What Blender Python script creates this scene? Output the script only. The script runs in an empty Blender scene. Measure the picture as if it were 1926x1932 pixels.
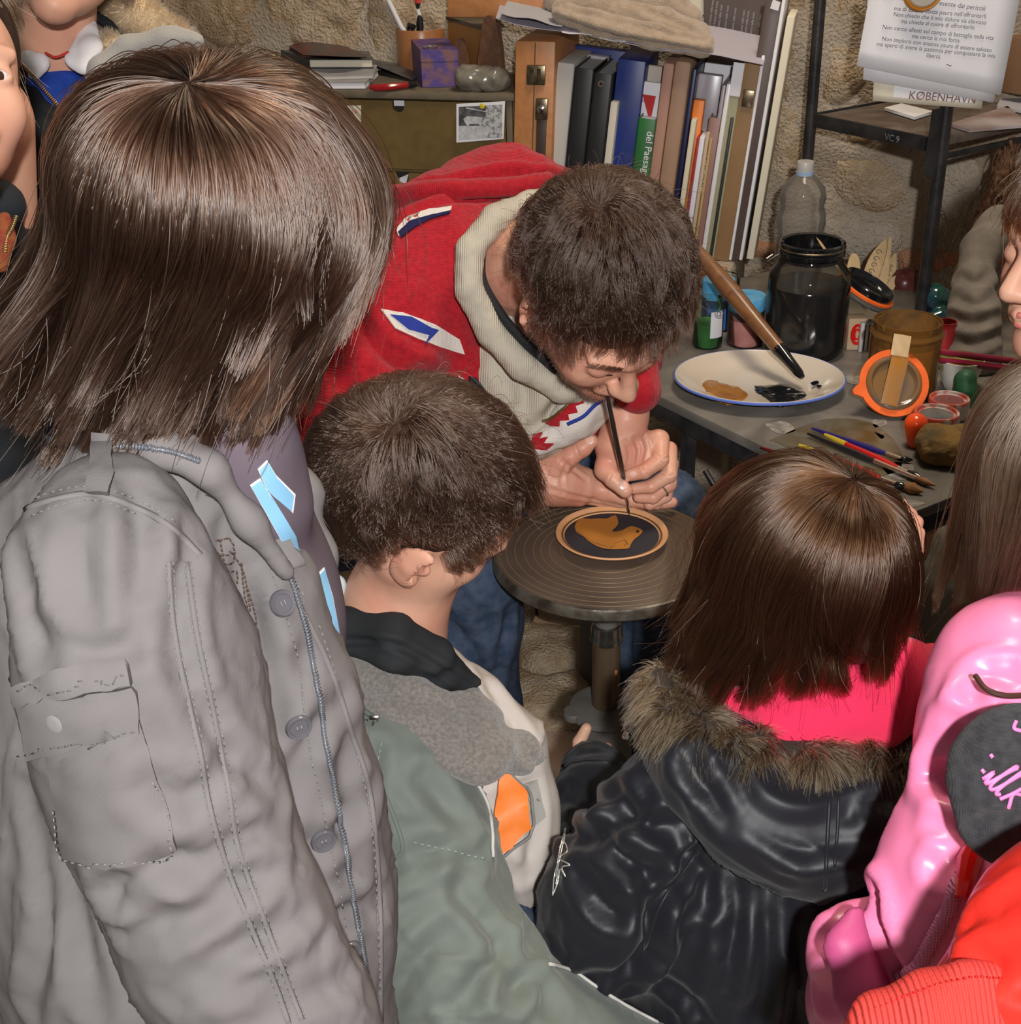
import bpy, bmesh, math, random, time
import numpy as np
from mathutils import Vector, Matrix, noise as mnoise
from mathutils.bvhtree import BVHTree
from mathutils.geometry import delaunay_2d_cdt
random.seed(7); RNG = np.random.default_rng(11)
T0 = time.time()
COL = bpy.context.scene.collection
# ------------------------------------------------------------------ camera, light, exposure
F = 2500.0; PITCH = math.radians(27.45); ROLL = math.radians(-1.55)
CAM = np.array([0.0, 0.0, 1.6])
FW = np.array([0, math.cos(PITCH), -math.sin(PITCH)])
_r0 = np.array([1.0, 0, 0]); _u0 = np.cross(_r0, FW)
RT = math.cos(ROLL) * _r0 + math.sin(ROLL) * _u0
UP = np.cross(RT, FW)
cd = bpy.data.cameras.new('camera'); cam = bpy.data.objects.new('camera', cd); COL.objects.link(cam)
cd.sensor_fit = 'HORIZONTAL'; cd.sensor_width = 36.0; cd.lens = F / 1926 * 36.0
cd.clip_start = 0.05; cd.clip_end = 30
cam.matrix_world = Matrix(((RT[0], UP[0], -FW[0], CAM[0]), (RT[1], UP[1], -FW[1], CAM[1]), (RT[2], UP[2], -FW[2], CAM[2]), (0, 0, 0, 1)))
sc = bpy.context.scene
sc.camera = cam
sc.view_settings.view_transform = 'Standard'; sc.view_settings.look = 'None'
sc.view_settings.gamma = 1.0; sc.view_settings.use_curve_mapping = False
sc.view_settings.exposure = 0.0
sc.cycles.max_bounces = 6; sc.cycles.diffuse_bounces = 2; sc.cycles.glossy_bounces = 2
sc.cycles.transmission_bounces = 6; sc.cycles.transparent_max_bounces = 8
sc.cycles.use_denoising = True
w = bpy.data.worlds.new('room_glow'); sc.world = w; w.use_nodes = True
w.node_tree.nodes['Background'].inputs[0].default_value = (1.0, 0.90, 0.78, 1)
w.node_tree.nodes['Background'].inputs[1].default_value = 0.12
def light(name, kind, loc, energy, col, size, target):
    l = bpy.data.lights.new(name, kind); l.energy = energy; l.color = col
    if kind == 'AREA': l.size = size
    else: l.shadow_soft_size = size
    o = bpy.data.objects.new(name, l); COL.objects.link(o); o.location = loc
    o.rotation_euler = (Vector(target) - Vector(loc)).to_track_quat('-Z', 'Y').to_euler()
    return o
# the camera's own flash, a hand's width right of and above the lens
light('camera_flash', 'AREA', tuple(CAM + RT * 0.075 + UP * 0.055 - FW * 0.38), 35.0, (1.0, 0.985, 0.975), 0.05, tuple(CAM + FW * 2.2))
# added warm overhead fill to lift the far wall, not a known lamp
light('overhead_fill', 'AREA', (0.5, 1.8, 2.9), 26.0, (1.0, 0.85, 0.66), 0.5, (0.5, 1.9, 0.8))
# ------------------------------------------------------------------ pixel helpers (authoring in the photograph's frame)
def ray(x, y): return FW + RT * ((x - 963) / F) - UP * ((y - 966) / F)
def P(x, y, d): return CAM + ray(x, y) * d
def PZ(x, y, z): r = ray(x, y); return CAM + r * ((z - CAM[2]) / r[2])
def PY(x, y, Y): r = ray(x, y); return CAM + r * (Y / r[1])
def cv(a, b, c): v = RT * a + UP * b - FW * c; return v / np.linalg.norm(v)   # direction: right, up, towards the lens
def nrm(v): v = np.asarray(v, float); return v / np.linalg.norm(v)
# ------------------------------------------------------------------ materials
MATS = {}
def M(name, c1, rough=0.6, c2=None, ns=20.0, bump=0.0, bs=200.0, metal=0.0, trans=0.0, coat=0.0, sheen=0.0, spec=0.5, kind=None, wave=0.0, sss=0.0, alpha=1.0, detail=5.0, thr=(0.35, 0.65), wdir='X', dist=0.0, ior=1.45, aniso=0.0, bd=None):
    m = bpy.data.materials.new(name); m.use_nodes = True; MATS[name] = m
    nt = m.node_tree; n = nt.nodes; L = nt.links; b = n['Principled BSDF']
    b.inputs['Base Color'].default_value = (*c1, 1); b.inputs['Roughness'].default_value = rough
    b.inputs['Metallic'].default_value = metal; b.inputs['Transmission Weight'].default_value = trans
    b.inputs['Coat Weight'].default_value = coat; b.inputs['Sheen Weight'].default_value = sheen
    b.inputs['Specular IOR Level'].default_value = spec; b.inputs['IOR'].default_value = ior
    b.inputs['Coat Roughness'].default_value = 0.12
    b.inputs['Anisotropic'].default_value = aniso
    if sss: b.inputs['Subsurface Weight'].default_value = sss; b.inputs['Subsurface Radius'].default_value = (0.012, 0.004, 0.002); b.inputs['Subsurface Scale'].default_value = 1.0
    if alpha < 1: b.inputs['Alpha'].default_value = alpha
    tc = n.new('ShaderNodeTexCoord')
    if c2 is not None:
        no = n.new('ShaderNodeTexNoise'); no.inputs['Scale'].default_value = ns; no.inputs['Detail'].default_value = detail; no.inputs['Distortion'].default_value = dist
        L.new(tc.outputs['Object'], no.inputs['Vector'])
        mr = n.new('ShaderNodeMapRange'); mr.inputs[1].default_value = thr[0]; mr.inputs[2].default_value = thr[1]; L.new(no.outputs['Fac'], mr.inputs[0])
        mx = n.new('ShaderNodeMix'); mx.data_type = 'RGBA'; mx.inputs[6].default_value = (*c1, 1); mx.inputs[7].default_value = (*c2, 1)
        L.new(mr.outputs[0], mx.inputs[0]); L.new(mx.outputs[2], b.inputs['Base Color'])
    if bump or wave:
        bp = n.new('ShaderNodeBump'); bp.inputs['Strength'].default_value = min(1.0, bump + wave); bp.inputs['Distance'].default_value = bd or (0.004 if kind == 'knit' else 0.002)
        n2 = n.new('ShaderNodeTexNoise'); n2.inputs['Scale'].default_value = bs; n2.inputs['Detail'].default_value = 4
        L.new(tc.outputs['Object'], n2.inputs['Vector']); out = n2.outputs['Fac']
        if kind in ('weave', 'knit', 'rib'):
            acc = None
            for ax in ((wdir,) if kind == 'rib' else ('X', 'Z')):
                wv = n.new('ShaderNodeTexWave'); wv.bands_direction = ax; wv.inputs['Scale'].default_value = bs / 6.28 * (1.0 if ax == 'X' else 0.8); wv.inputs['Distortion'].default_value = 1.2 if kind != 'weave' else 0.4; wv.inputs['Detail'].default_value = 1
                wv.inputs['Detail Scale'].default_value = 0.6
                L.new(tc.outputs['Object'], wv.inputs['Vector'])
                if acc is None: acc = wv.outputs['Fac']
                else:
                    mm = n.new('ShaderNodeMath'); mm.operation = 'MULTIPLY' if kind == 'knit' else 'ADD'; L.new(acc, mm.inputs[0]); L.new(wv.outputs['Fac'], mm.inputs[1]); acc = mm.outputs[0]
            ad = n.new('ShaderNodeMath'); ad.operation = 'MULTIPLY_ADD'; ad.inputs[1].default_value = 0.5; L.new(out, ad.inputs[0]); L.new(acc, ad.inputs[2]); out = ad.outputs[0]
        L.new(out, bp.inputs['Height']); L.new(bp.outputs['Normal'], b.inputs['Normal'])
    return m
# ------------------------------------------------------------------ objects
def tag(o, label=None, cat=None, group=None, kind=None):
    if label: o['label'] = label
    if cat: o['category'] = cat
    if group: o['group'] = group
    if kind: o['kind'] = kind
    return o
def thing(name, label, cat, loc, group=None):
    o = bpy.data.objects.new(name, None); COL.objects.link(o); o.location = Vector(loc); o.empty_display_size = 0.05
    return tag(o, label, cat, group)
def wloc(o):
    v = np.zeros(3)
    while o is not None: v += np.array(o.location); o = o.parent
    return v
def obj(name, verts, faces, mat, parent=None, smooth=True, auto=None):
    """verts in world coordinates; the object's origin sits at its own bottom centre (or at its parent's origin)"""
    v = np.asarray(verts, np.float64)
    if parent is None: org = np.array([(v[:, 0].min() + v[:, 0].max()) / 2, (v[:, 1].min() + v[:, 1].max()) / 2, v[:, 2].min()])
    else: org = wloc(parent)
    me = bpy.data.meshes.new(name)
    if isinstance(faces, np.ndarray) and faces.ndim == 2:
        k = faces.shape[1]; me.vertices.add(len(v)); me.vertices.foreach_set('co', (v - org).astype(np.float32).ravel())
        me.loops.add(faces.size); me.loops.foreach_set('vertex_index', faces.astype(np.int32).ravel())
        me.polygons.add(len(faces)); me.polygons.foreach_set('loop_start', np.arange(0, faces.size, k, dtype=np.int32))
        me.update(calc_edges=True); me.validate()
    else:
        me.from_pydata((v - org).tolist(), [], [list(map(int, f)) for f in faces]); me.update()
    me.polygons.foreach_set('use_smooth', [smooth] * len(me.polygons))
    if auto is not None:
        bm = bmesh.new(); bm.from_mesh(me); bmesh.ops.recalc_face_normals(bm, faces=bm.faces)
        a = math.radians(auto)
        for e in bm.edges:
            e.smooth = not (len(e.link_faces) == 2 and e.calc_face_angle(0) > a)
        bm.to_mesh(me); bm.free()
    if isinstance(mat, (list, tuple)):
        for m_ in mat: me.materials.append(m_)
    else: me.materials.append(mat)
    o = bpy.data.objects.new(name, me); COL.objects.link(o)
    if parent is None: o.location = Vector(org)
    else: o.parent = parent
    return o
class G:
    """collects world-space geometry for ONE mesh"""
    def __init__(s): s.v = []; s.f = []; s.mi = []
    def add(s, v, f, mi=0):
        b = len(s.v); s.v += [tuple(map(float, p)) for p in v]; s.f += [[i + b for i in q] for q in f]; s.mi += [mi] * len(f); return s
    def box(s, c, ax, size, bev=0.0, mi=0, seg=2):
        """c centre, ax 3x3 rows = axes, size full extents"""
        ax = np.asarray(ax, float); hs = np.asarray(size, float) / 2
        bm = bmesh.new(); bmesh.ops.create_cube(bm, size=2.0)
        for vv in bm.verts: vv.co = Vector((vv.co.x * hs[0], vv.co.y * hs[1], vv.co.z * hs[2]))
        if bev > 0: bmesh.ops.bevel(bm, geom=bm.edges[:], offset=min(bev, hs.min() * 0.9), segments=seg, affect='EDGES', profile=0.5)
        vs = [np.asarray(c) + ax.T @ np.array(vv.co) for vv in bm.verts]; fs = [[q.index for q in fc.verts] for fc in bm.faces]
        bm.free(); return s.add(vs, fs, mi)
    def lathe(s, prof, c, axis=(0, 0, 1), seg=32, mi=0, xdir=None, sy=1.0, cap=True):
        a = nrm(axis); t = np.array(xdir if xdir is not None else ((1, 0, 0) if abs(a[0]) < 0.9 else (0, 1, 0)), float); x = nrm(t - a * (t @ a)); y = np.cross(a, x)
        vs = []; fs = []; n = len(prof)
        for r, h in prof:
            for k in range(seg):
                q = 2 * math.pi * k / seg; vs.append(np.asarray(c) + a * h + (x * math.cos(q) + y * math.sin(q) * sy) * r)
        for i in range(n - 1):
            for k in range(seg):
                k2 = (k + 1) % seg; fs.append([i * seg + k, i * seg + k2, (i + 1) * seg + k2, (i + 1) * seg + k])
        if cap: fs.append(list(range(seg))[::-1]); fs.append([(n - 1) * seg + k for k in range(seg)])
        return s.add(vs, fs, mi)
    def tube(s, pts, rad, seg=8, mi=0, flat=1.0, nref=None, cap=True):
        pts = [np.asarray(p, float) for p in pts]; n = len(pts)
        if not hasattr(rad, '__len__'): rad = [rad] * n
        ref = np.array(nref, float) if nref is not None else None
        vs = []; fs = []
        for i, p in enumerate(pts):
            t = nrm(pts[min(i + 1, n - 1)] - pts[max(i - 1, 0)])
            if ref is None:
                ref = np.array([0, 0, 1.0]) if abs(t[2]) < 0.9 else np.array([1.0, 0, 0])
            x = nrm(ref - t * (ref @ t)); 
            if nref is None: ref = x
            y = np.cross(t, x)
            for k in range(seg):
                q = 2 * math.pi * k / seg; vs.append(p + (x * math.cos(q) * flat + y * math.sin(q)) * rad[i])
        for i in range(n - 1):
            for k in range(seg):
                k2 = (k + 1) % seg; fs.append([i * seg + k, i * seg + k2, (i + 1) * seg + k2, (i + 1) * seg + k])
        if cap: fs.append(list(range(seg))[::-1]); fs.append([(n - 1) * seg + k for k in range(seg)])
        return s.add(vs, fs, mi)
    def prism(s, poly, c, x, y, t, mi=0):
        """poly 2-D outline in the plane (x, y) at c, thickness t along x cross y (centred)"""
        x = np.asarray(x, float); y = np.asarray(y, float); z = nrm(np.cross(x, y)); c = np.asarray(c, float); n = len(poly)
        A = [c + x * p[0] + y * p[1] + z * t / 2 for p in poly]; B = [c + x * p[0] + y * p[1] - z * t / 2 for p in poly]
        fs = [[i, i + n, (i + 1) % n + n, (i + 1) % n] for i in range(n)]; fs.append(list(range(n))); fs.append([i + n for i in range(n)][::-1])
        return s.add(A + B, fs, mi)
    def sheet(s, grid, thick, mi=0):
        """grid[i][j] world points -> a thin sheet with thickness"""
        g = np.asarray(grid, float); a, b = g.shape[:2]
        du = np.gradient(g, axis=0); dv = np.gradient(g, axis=1); nn = np.cross(du, dv); nn /= np.linalg.norm(nn, axis=2, keepdims=True) + 1e-9
        top = (g + nn * thick / 2).reshape(-1, 3); bot = (g - nn * thick / 2).reshape(-1, 3); N = a * b; fs = []
        I = lambda i, j: i * b + j
        for i in range(a - 1):
            for j in range(b - 1):
                fs.append([I(i, j), I(i + 1, j), I(i + 1, j + 1), I(i, j + 1)]); fs.append([N + I(i, j), N + I(i, j + 1), N + I(i + 1, j + 1), N + I(i + 1, j)])
        ring = [I(i, 0) for i in range(a)] + [I(a - 1, j) for j in range(1, b)] + [I(i, b - 1) for i in range(a - 2, -1, -1)] + [I(0, j) for j in range(b - 2, 0, -1)]
        for k in range(len(ring)):
            p, q = ring[k], ring[(k + 1) % len(ring)]; fs.append([p, q, q + N, p + N][::-1])
        return s.add(np.vstack([top, bot]), fs, mi)
    def build(s, name, mat, parent=None, smooth=True, auto=35):
        o = obj(name, s.v, s.f, mat, parent, smooth, auto)
        if isinstance(mat, (list, tuple)): o.data.polygons.foreach_set('material_index', s.mi)
        return o
def spline(pts, n):
    """Catmull-Rom through pts (any dim) resampled to n points"""
    p = np.asarray(pts, float)
    if len(p) == 2: return p[0] + (p[1] - p[0]) * np.linspace(0, 1, n)[:, None]
    q = np.vstack([2 * p[0] - p[1], p, 2 * p[-1] - p[-2]]); t = np.linspace(0, len(p) - 1 - 1e-9, n); i = t.astype(int); f = (t - i)[:, None]
    a, b, c, d = q[i], q[i + 1], q[i + 2], q[i + 3]
    return 0.5 * ((2 * b) + (c - a) * f + (2 * a - 5 * b + 4 * c - d) * f ** 2 + (3 * b - a - 3 * c + d) * f ** 3)
# ------------------------------------------------------------------ noise
_perm = RNG.permutation(256); _perm = np.concatenate([_perm, _perm, _perm]); _grad = RNG.normal(size=(256, 3)); _grad /= np.linalg.norm(_grad, axis=1, keepdims=True)
def noise3(p):
    p = np.asarray(p, np.float64); i = np.floor(p).astype(int); f = p - i; i &= 255; u = f * f * f * (f * (f * 6 - 15) + 10); out = 0
    for dx in (0, 1):
        for dy in (0, 1):
            for dz in (0, 1):
                h = _perm[_perm[_perm[(i[:, 0] + dx) & 255] + ((i[:, 1] + dy) & 255)] + ((i[:, 2] + dz) & 255)] & 255
                g = _grad[h]; dd = (g * (f - (dx, dy, dz))).sum(1)
                out = out + dd * (u[:, 0] if dx else 1 - u[:, 0]) * (u[:, 1] if dy else 1 - u[:, 1]) * (u[:, 2] if dz else 1 - u[:, 2])
    return out * 1.6
def fbm(p, oct=3, gain=0.5):
    o = 0; a = 1
    for k in range(oct): o = o + a * noise3(p * 2 ** k + 17.3 * k); a *= gain
    return o
# ------------------------------------------------------------------ signed distance modelling
def basis(fwd, up):
    """columns: x = lateral, y = forward, z = up"""
    f_ = nrm(fwd); u_ = np.asarray(up, float); u_ = nrm(u_ - f_ * (u_ @ f_)); return np.stack([np.cross(f_, u_), f_, u_], 1)
class SDF:
    def __init__(s): s.pr = []; s.org = np.zeros(3); s.R = np.eye(3); s.S = 1.0
    def frame(s, org, R, S=1.0): s.org = np.asarray(org, float); s.R = R; s.S = S; return s
    def W(s, p): return s.org + s.R @ (np.asarray(p, float) * s.S)
    def cone(s, a, b, ra, rb, k=0.02, flat=None, sub=False):
        """tapered capsule; flat=(world dir, factor>1 squashes along dir)"""
        s.pr.append(('c', s.W(a), s.W(b), ra * s.S, rb * s.S, k * s.S, flat, sub)); return s
    def ball(s, c, r, k=0.02, sub=False):
        return s.ell(c, (r, r, r), None, k, sub)
    def ell(s, c, r, rot=None, k=0.02, sub=False):
        Rr = s.R @ rot if rot is not None else s.R
        s.pr.append(('e', s.W(c), Rr, np.asarray(r, float) * s.S, k * s.S, sub)); return s
    def px(s, pts, k=0.02, flat=None, sub=False):
        """chain of (px, py, d, radius_px)"""
        w_ = [(P(x, y, d), r * d / F) for x, y, d, r in pts]
        if len(w_) == 1: w_ = w_ * 2
        for (a, ra), (b, rb) in zip(w_[:-1], w_[1:]): s.pr.append(('c', a, b + 1e-5, ra, rb, k, flat, sub))
        return s
    def mesh(s, h, bounds=None):
        lo = np.full(3, 1e9); hi = np.full(3, -1e9); bb = []
        for p in s.pr:
            if p[0] == 'c':
                rm = max(p[3], p[4]); l = np.minimum(p[1], p[2]) - rm; g_ = np.maximum(p[1], p[2]) + rm; k = p[5]; sub = p[7]
            else:
                e = np.sqrt(((p[2] * p[3]) ** 2).sum(1)); l = p[1] - e; g_ = p[1] + e; k = p[4]; sub = p[5]
            bb.append((l, g_, k))
            if not sub: lo = np.minimum(lo, l); hi = np.maximum(hi, g_)
        lo -= 3 * h; hi += 3 * h
        if bounds is not None: lo = np.maximum(lo, bounds[0]); hi = np.minimum(hi, bounds[1])
        n = np.ceil((hi - lo) / h).astype(int) + 1
        X = [lo[i] + h * np.arange(n[i], dtype=np.float32) for i in range(3)]
        D = np.full(n, 1.0, np.float32)
        for p, (l, g_, k) in zip(s.pr, bb):
            m_ = k + 2.5 * h; sl = []
            for i in range(3):
                a = max(0, int((l[i] - m_ - lo[i]) / h)); b = min(n[i], int((g_[i] + m_ - lo[i]) / h) + 2); sl.append(slice(a, b))
            if any(q.stop <= q.start for q in sl): continue
            sl = tuple(sl); x = X[0][sl[0]][:, None, None]; y = X[1][sl[1]][None, :, None]; z = X[2][sl[2]][None, None, :]
            if p[0] == 'c':
                a, b, ra, rb, k, flat, sub = p[1:]; ab = b - a; L2 = float(ab @ ab) + 1e-12
                qx, qy, qz = x - a[0], y - a[1], z - a[2]
                t = np.clip((qx * ab[0] + qy * ab[1] + qz * ab[2]) / L2, 0, 1)
                ex, ey, ez = qx - t * ab[0], qy - t * ab[1], qz - t * ab[2]
                if flat is not None:
                    nd, fa = nrm(flat[0]), flat[1] - 1.0; dn = (ex * nd[0] + ey * nd[1] + ez * nd[2]) * fa
                    ex, ey, ez = ex + nd[0] * dn, ey + nd[1] * dn, ez + nd[2] * dn
                d = np.sqrt(ex * ex + ey * ey + ez * ez) - (ra + (rb - ra) * t)
            else:
                c, R_, r, k, sub = p[1:]; qx, qy, qz = x - c[0], y - c[1], z - c[2]
                l_ = [(qx * R_[0, i] + qy * R_[1, i] + qz * R_[2, i]) / r[i] for i in range(3)]
                k0 = np.sqrt(l_[0] ** 2 + l_[1] ** 2 + l_[2] ** 2); k1 = np.sqrt((l_[0] / r[0]) ** 2 + (l_[1] / r[1]) ** 2 + (l_[2] / r[2]) ** 2) + 1e-9
                d = k0 * (k0 - 1.0) / k1
            A = D[sl]
            if sub: d = -d; hh = np.clip(0.5 - 0.5 * (d - A) / k, 0, 1); D[sl] = d * (1 - hh) * 1.0 + A * hh + k * hh * (1 - hh) if False else _smax(A, d, k)
            else: hh = np.clip(0.5 + 0.5 * (d - A) / k, 0, 1); D[sl] = d + (A - d) * hh - k * hh * (1 - hh)
        return surface_nets(D, lo, h)
def _smax(a, b, k):
    hh = np.clip(0.5 - 0.5 * (b - a) / k, 0, 1); return b + (a - b) * hh + k * hh * (1 - hh)
def surface_nets(D, lo, h):
    n = np.array(D.shape); ins = D < 0; nc = n - 1; tot = int(nc.prod())
    cnt = np.zeros(tot, np.int32); acc = np.zeros((3, tot)); edges = []
    for ax in range(3):
        s0 = [slice(None)] * 3; s1 = [slice(None)] * 3; s0[ax] = slice(0, -1); s1[ax] = slice(1, None)
        cr = ins[tuple(s0)] != ins[tuple(s1)]; e = np.argwhere(cr); e1 = e.copy(); e1[:, ax] += 1
        d0 = D[e[:, 0], e[:, 1], e[:, 2]]; d1 = D[e1[:, 0], e1[:, 1], e1[:, 2]]; t = d0 / (d0 - d1)
        pos = e.astype(np.float64); pos[:, ax] += t; o1, o2 = [a for a in range(3) if a != ax]; cells = []; ok = np.ones(len(e), bool)
        for a, b in ((0, 0), (1, 0), (1, 1), (0, 1)):
            c = e.copy(); c[:, o1] -= a; c[:, o2] -= b; v = ((c >= 0) & (c < nc)).all(1); ok &= v; cc = np.clip(c, 0, nc - 1)
            idx = (cc[:, 0] * nc[1] + cc[:, 1]) * nc[2] + cc[:, 2]; cells.append(idx); iv = idx[v]
            cnt += np.bincount(iv, minlength=tot).astype(np.int32) if False else 0
            np.add.at(cnt, iv, 1)
            for q in range(3): np.add.at(acc[q], iv, pos[v, q])
        inside = ins[e[:, 0], e[:, 1], e[:, 2]]; edges.append((np.stack(cells, 1)[ok], inside[ok], ax))
    act = np.flatnonzero(cnt); mp = np.full(tot, -1, np.int64); mp[act] = np.arange(len(act))
    V = (acc[:, act] / cnt[act]).T * h + lo; Fs = []
    for cells, inside, ax in edges:
        q = mp[cells]; flip = inside if ax != 1 else ~inside
        q[~flip] = q[~flip][:, ::-1]; Fs.append(q)
    Fc = np.vstack(Fs)
    # orientation check
    a, b, c = V[Fc[:, 0]], V[Fc[:, 1]], V[Fc[:, 2]]
    vol = (a * np.cross(b, c)).sum() + (a * np.cross(c, V[Fc[:, 3]])).sum()
    if vol < 0: Fc = Fc[:, ::-1]
    return V, np.ascontiguousarray(Fc)
def vnormals(V, Fc):
    N = np.zeros_like(V); fn = np.cross(V[Fc[:, 2]] - V[Fc[:, 0]], V[Fc[:, 3]] - V[Fc[:, 1]])
    for q in range(4):
        for a in range(3): N[:, a] += np.bincount(Fc[:, q], fn[:, a], len(V))
    return N / (np.linalg.norm(N, axis=1, keepdims=True) + 1e-12)
def relax(V, Fc, it=2, lam=0.5):
    for _ in range(it):
        S = np.zeros_like(V); c = np.zeros(len(V))
        for q in range(4):
            i, j = Fc[:, q], Fc[:, (q + 1) % 4]
            for a in range(3): S[:, a] += np.bincount(i, V[j, a], len(V)) + np.bincount(j, V[i, a], len(V))
            c += np.bincount(i, minlength=len(V)) + np.bincount(j, minlength=len(V))
        V = V + lam * (S / np.maximum(c, 1)[:, None] - V)
    return V
def seg_dist(V, pts):
    """distance from every vertex to a polyline"""
    best = np.full(len(V), 1e9)
    for a, b in zip(pts[:-1], pts[1:]):
        ab = b - a; t = np.clip(((V - a) @ ab) / (ab @ ab + 1e-12), 0, 1); best = np.minimum(best, np.linalg.norm(V - a - t[:, None] * ab, axis=1))
    return best
class Body:
    """a modelled surface: V, F, with ray casting, folds and surface-following pieces"""
    def __init__(s, sdf, h, smooth=2, bounds=None):
        s.V, s.F = sdf.mesh(h, bounds); s.V = relax(s.V, s.F, smooth); s.h = h; s.bvh = None
    def N(s): return vnormals(s.V, s.F)
    def tree(s):
        if s.bvh is None: s.bvh = BVHTree.FromPolygons(s.V.tolist(), s.F.tolist())
        return s.bvh
    def hit(s, x, y):
        r = nrm(ray(x, y)); h_ = s.tree().ray_cast(Vector(CAM), Vector(r))
        if h_[0] is None: return None
        return np.array(h_[0]), np.array(h_[1])
    def line(s, pts, n=None):
        """spline through pixel points laid on the surface"""
        pts = spline(pts, n or max(6, 4 * len(pts))); o = []
        last = None
        for x, y in pts:
            h_ = s.hit(x, y)
            if h_ is not None: o.append(h_)
        return o
    def noise(s, amp, sc, oct=3, aniso=(1, 1, 1), ridge=False, mask=None):
        N_ = s.N(); q = fbm(s.V * np.asarray(aniso) * sc, oct)
        if ridge: q = 0.5 - np.abs(q)
        if mask is not None: q = q * mask
        s.V = s.V + N_ * (q * amp)[:, None]; s.bvh = None
    def creases(s, amp, sc, seed=0.0, aniso=(1, 1, 1), pw=5, mask=None):
        """a sparse network of narrow cloth creases"""
        p = s.V * np.asarray(aniso) * sc + seed; wrp = np.stack([noise3(p * 0.6 + 5), noise3(p * 0.6 + 11), noise3(p * 0.6 + 23)], 1); q = noise3(p + wrp * 0.9)
        rr = np.clip(1 - np.abs(q) * 2.2, 0, 1) ** pw; gate = np.clip(noise3(s.V * sc * 0.55 + 50 + seed) * 2.2 + 0.35, 0, 1); rr = rr * gate
        if mask is not None: rr = rr * mask
        s.V = s.V + s.N() * (rr * amp)[:, None]; s.bvh = None
    def folds(s, lines, width, depth, lip=0.5):
        """creases laid along pixel polylines"""
        N_ = s.N(); disp = np.zeros(len(s.V))
        for ln in lines:
            if isinstance(ln, tuple): ln, wd, dp = ln
            else: wd, dp = width, depth
            pts = [h_[0] for h_ in s.line(ln)]
            if len(pts) < 2: continue
            pts = np.array(pts); lo = pts.min(0) - 4 * wd; hi = pts.max(0) + 4 * wd; m_ = ((s.V > lo) & (s.V < hi)).all(1); idx = np.flatnonzero(m_)
            dd = seg_dist(s.V[idx], pts)
            tt = np.minimum(1, np.minimum(np.linalg.norm(s.V[idx] - pts[0], axis=1), np.linalg.norm(s.V[idx] - pts[-1], axis=1)) / (3 * wd)) * 0.6 + 0.4
            disp[idx] += tt * (-dp * np.exp(-(dd / wd) ** 2) + lip * dp * np.exp(-((dd - 2.0 * wd) / (0.9 * wd)) ** 2))
        s.V = s.V + N_ * disp[:, None]; s.bvh = None
    def build(s, name, mat, parent): return obj(name, s.V, s.F, mat, parent)
    def piece(s, name, poly, mat, parent, lift=0.003, thick=0.003, step=12, puff=0.0, smooth_poly=0, nz=0.0):
        """a flat piece of cloth or print that follows the surface inside a pixel outline"""
        poly = np.asarray(poly, float)
        if smooth_poly: poly = spline(np.vstack([poly, poly[:1]]), smooth_poly)[:-1]
        B = []
        for a, b in zip(poly, np.roll(poly, -1, 0)):
            k = max(1, int(np.linalg.norm(b - a) / step)); B += [a + (b - a) * i / k for i in range(k)]
        B = np.array(B); lo = B.min(0); hi = B.max(0); pts = []
        for gx in np.arange(lo[0] + step * 0.7, hi[0], step):
            for gy in np.arange(lo[1] + step * 0.7, hi[1], step):
                c = False; j = len(B) - 1
                for i in range(len(B)):
                    if (B[i, 1] > gy) != (B[j, 1] > gy) and gx < (B[j, 0] - B[i, 0]) * (gy - B[i, 1]) / (B[j, 1] - B[i, 1]) + B[i, 0]: c = not c
                    j = i
                if c and np.min(((B - (gx, gy)) ** 2).sum(1)) > (step * 0.45) ** 2: pts.append((gx, gy))
        allp = B.tolist() + pts; nb = len(B)
        r = delaunay_2d_cdt([Vector(p) for p in allp], [(i, (i + 1) % nb) for i in range(nb)], [], 1, 1e-6)
        v2 = [tuple(q) for q in r[0]]; fc = [list(f_) for f_ in r[2]]
        return s._shell(name, v2, fc, mat, parent, lift, thick, B, puff, nz)
    def _shell(s, name, v2, fc, mat, parent, lift, thick, B=None, puff=0.0, nz=0.0):
        hs = [s.hit(*q) for q in v2]; good = [i for i, q in enumerate(hs) if q is not None]
        if not good: print('piece missed', name); return None
        gp = np.array([v2[i] for i in good])
        ds = [(float((hs[i][0] - CAM) @ FW) if hs[i] is not None else None) for i in range(len(v2))]
        top = []; bot = []
        for i, q in enumerate(v2):
            if hs[i] is None:
                j = good[int(np.argmin(((gp - q) ** 2).sum(1)))]; pt = P(q[0], q[1], ds[j]); nn = hs[j][1]
            else: pt, nn = hs[i]
            if nn @ ray(*q) > 0: nn = -nn
            nn = nrm(nn - 0.6 * nrm(ray(*q)))
            e = 0.0
            if puff and B is not None: e = puff * (1 - math.exp(-np.min(((B - q) ** 2).sum(1)) / 900.0))
            if nz: e += nz * mnoise.noise(Vector(pt) * 40)
            top.append(pt + nn * (lift + e)); bot.append(pt + nn * (lift - thick))
        n = len(v2); ec = {}
        for f_ in fc:
            for a, b in zip(f_, f_[1:] + f_[:1]): ec[(a, b)] = 1
        fs = [list(f_) for f_ in fc] + [[i + n for i in f_][::-1] for f_ in fc]
        for (a, b) in ec:
            if (b, a) not in ec: fs.append([b, a, a + n, b + n])
        return obj(name, top + bot, fs, mat, parent, True, 50)
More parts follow.
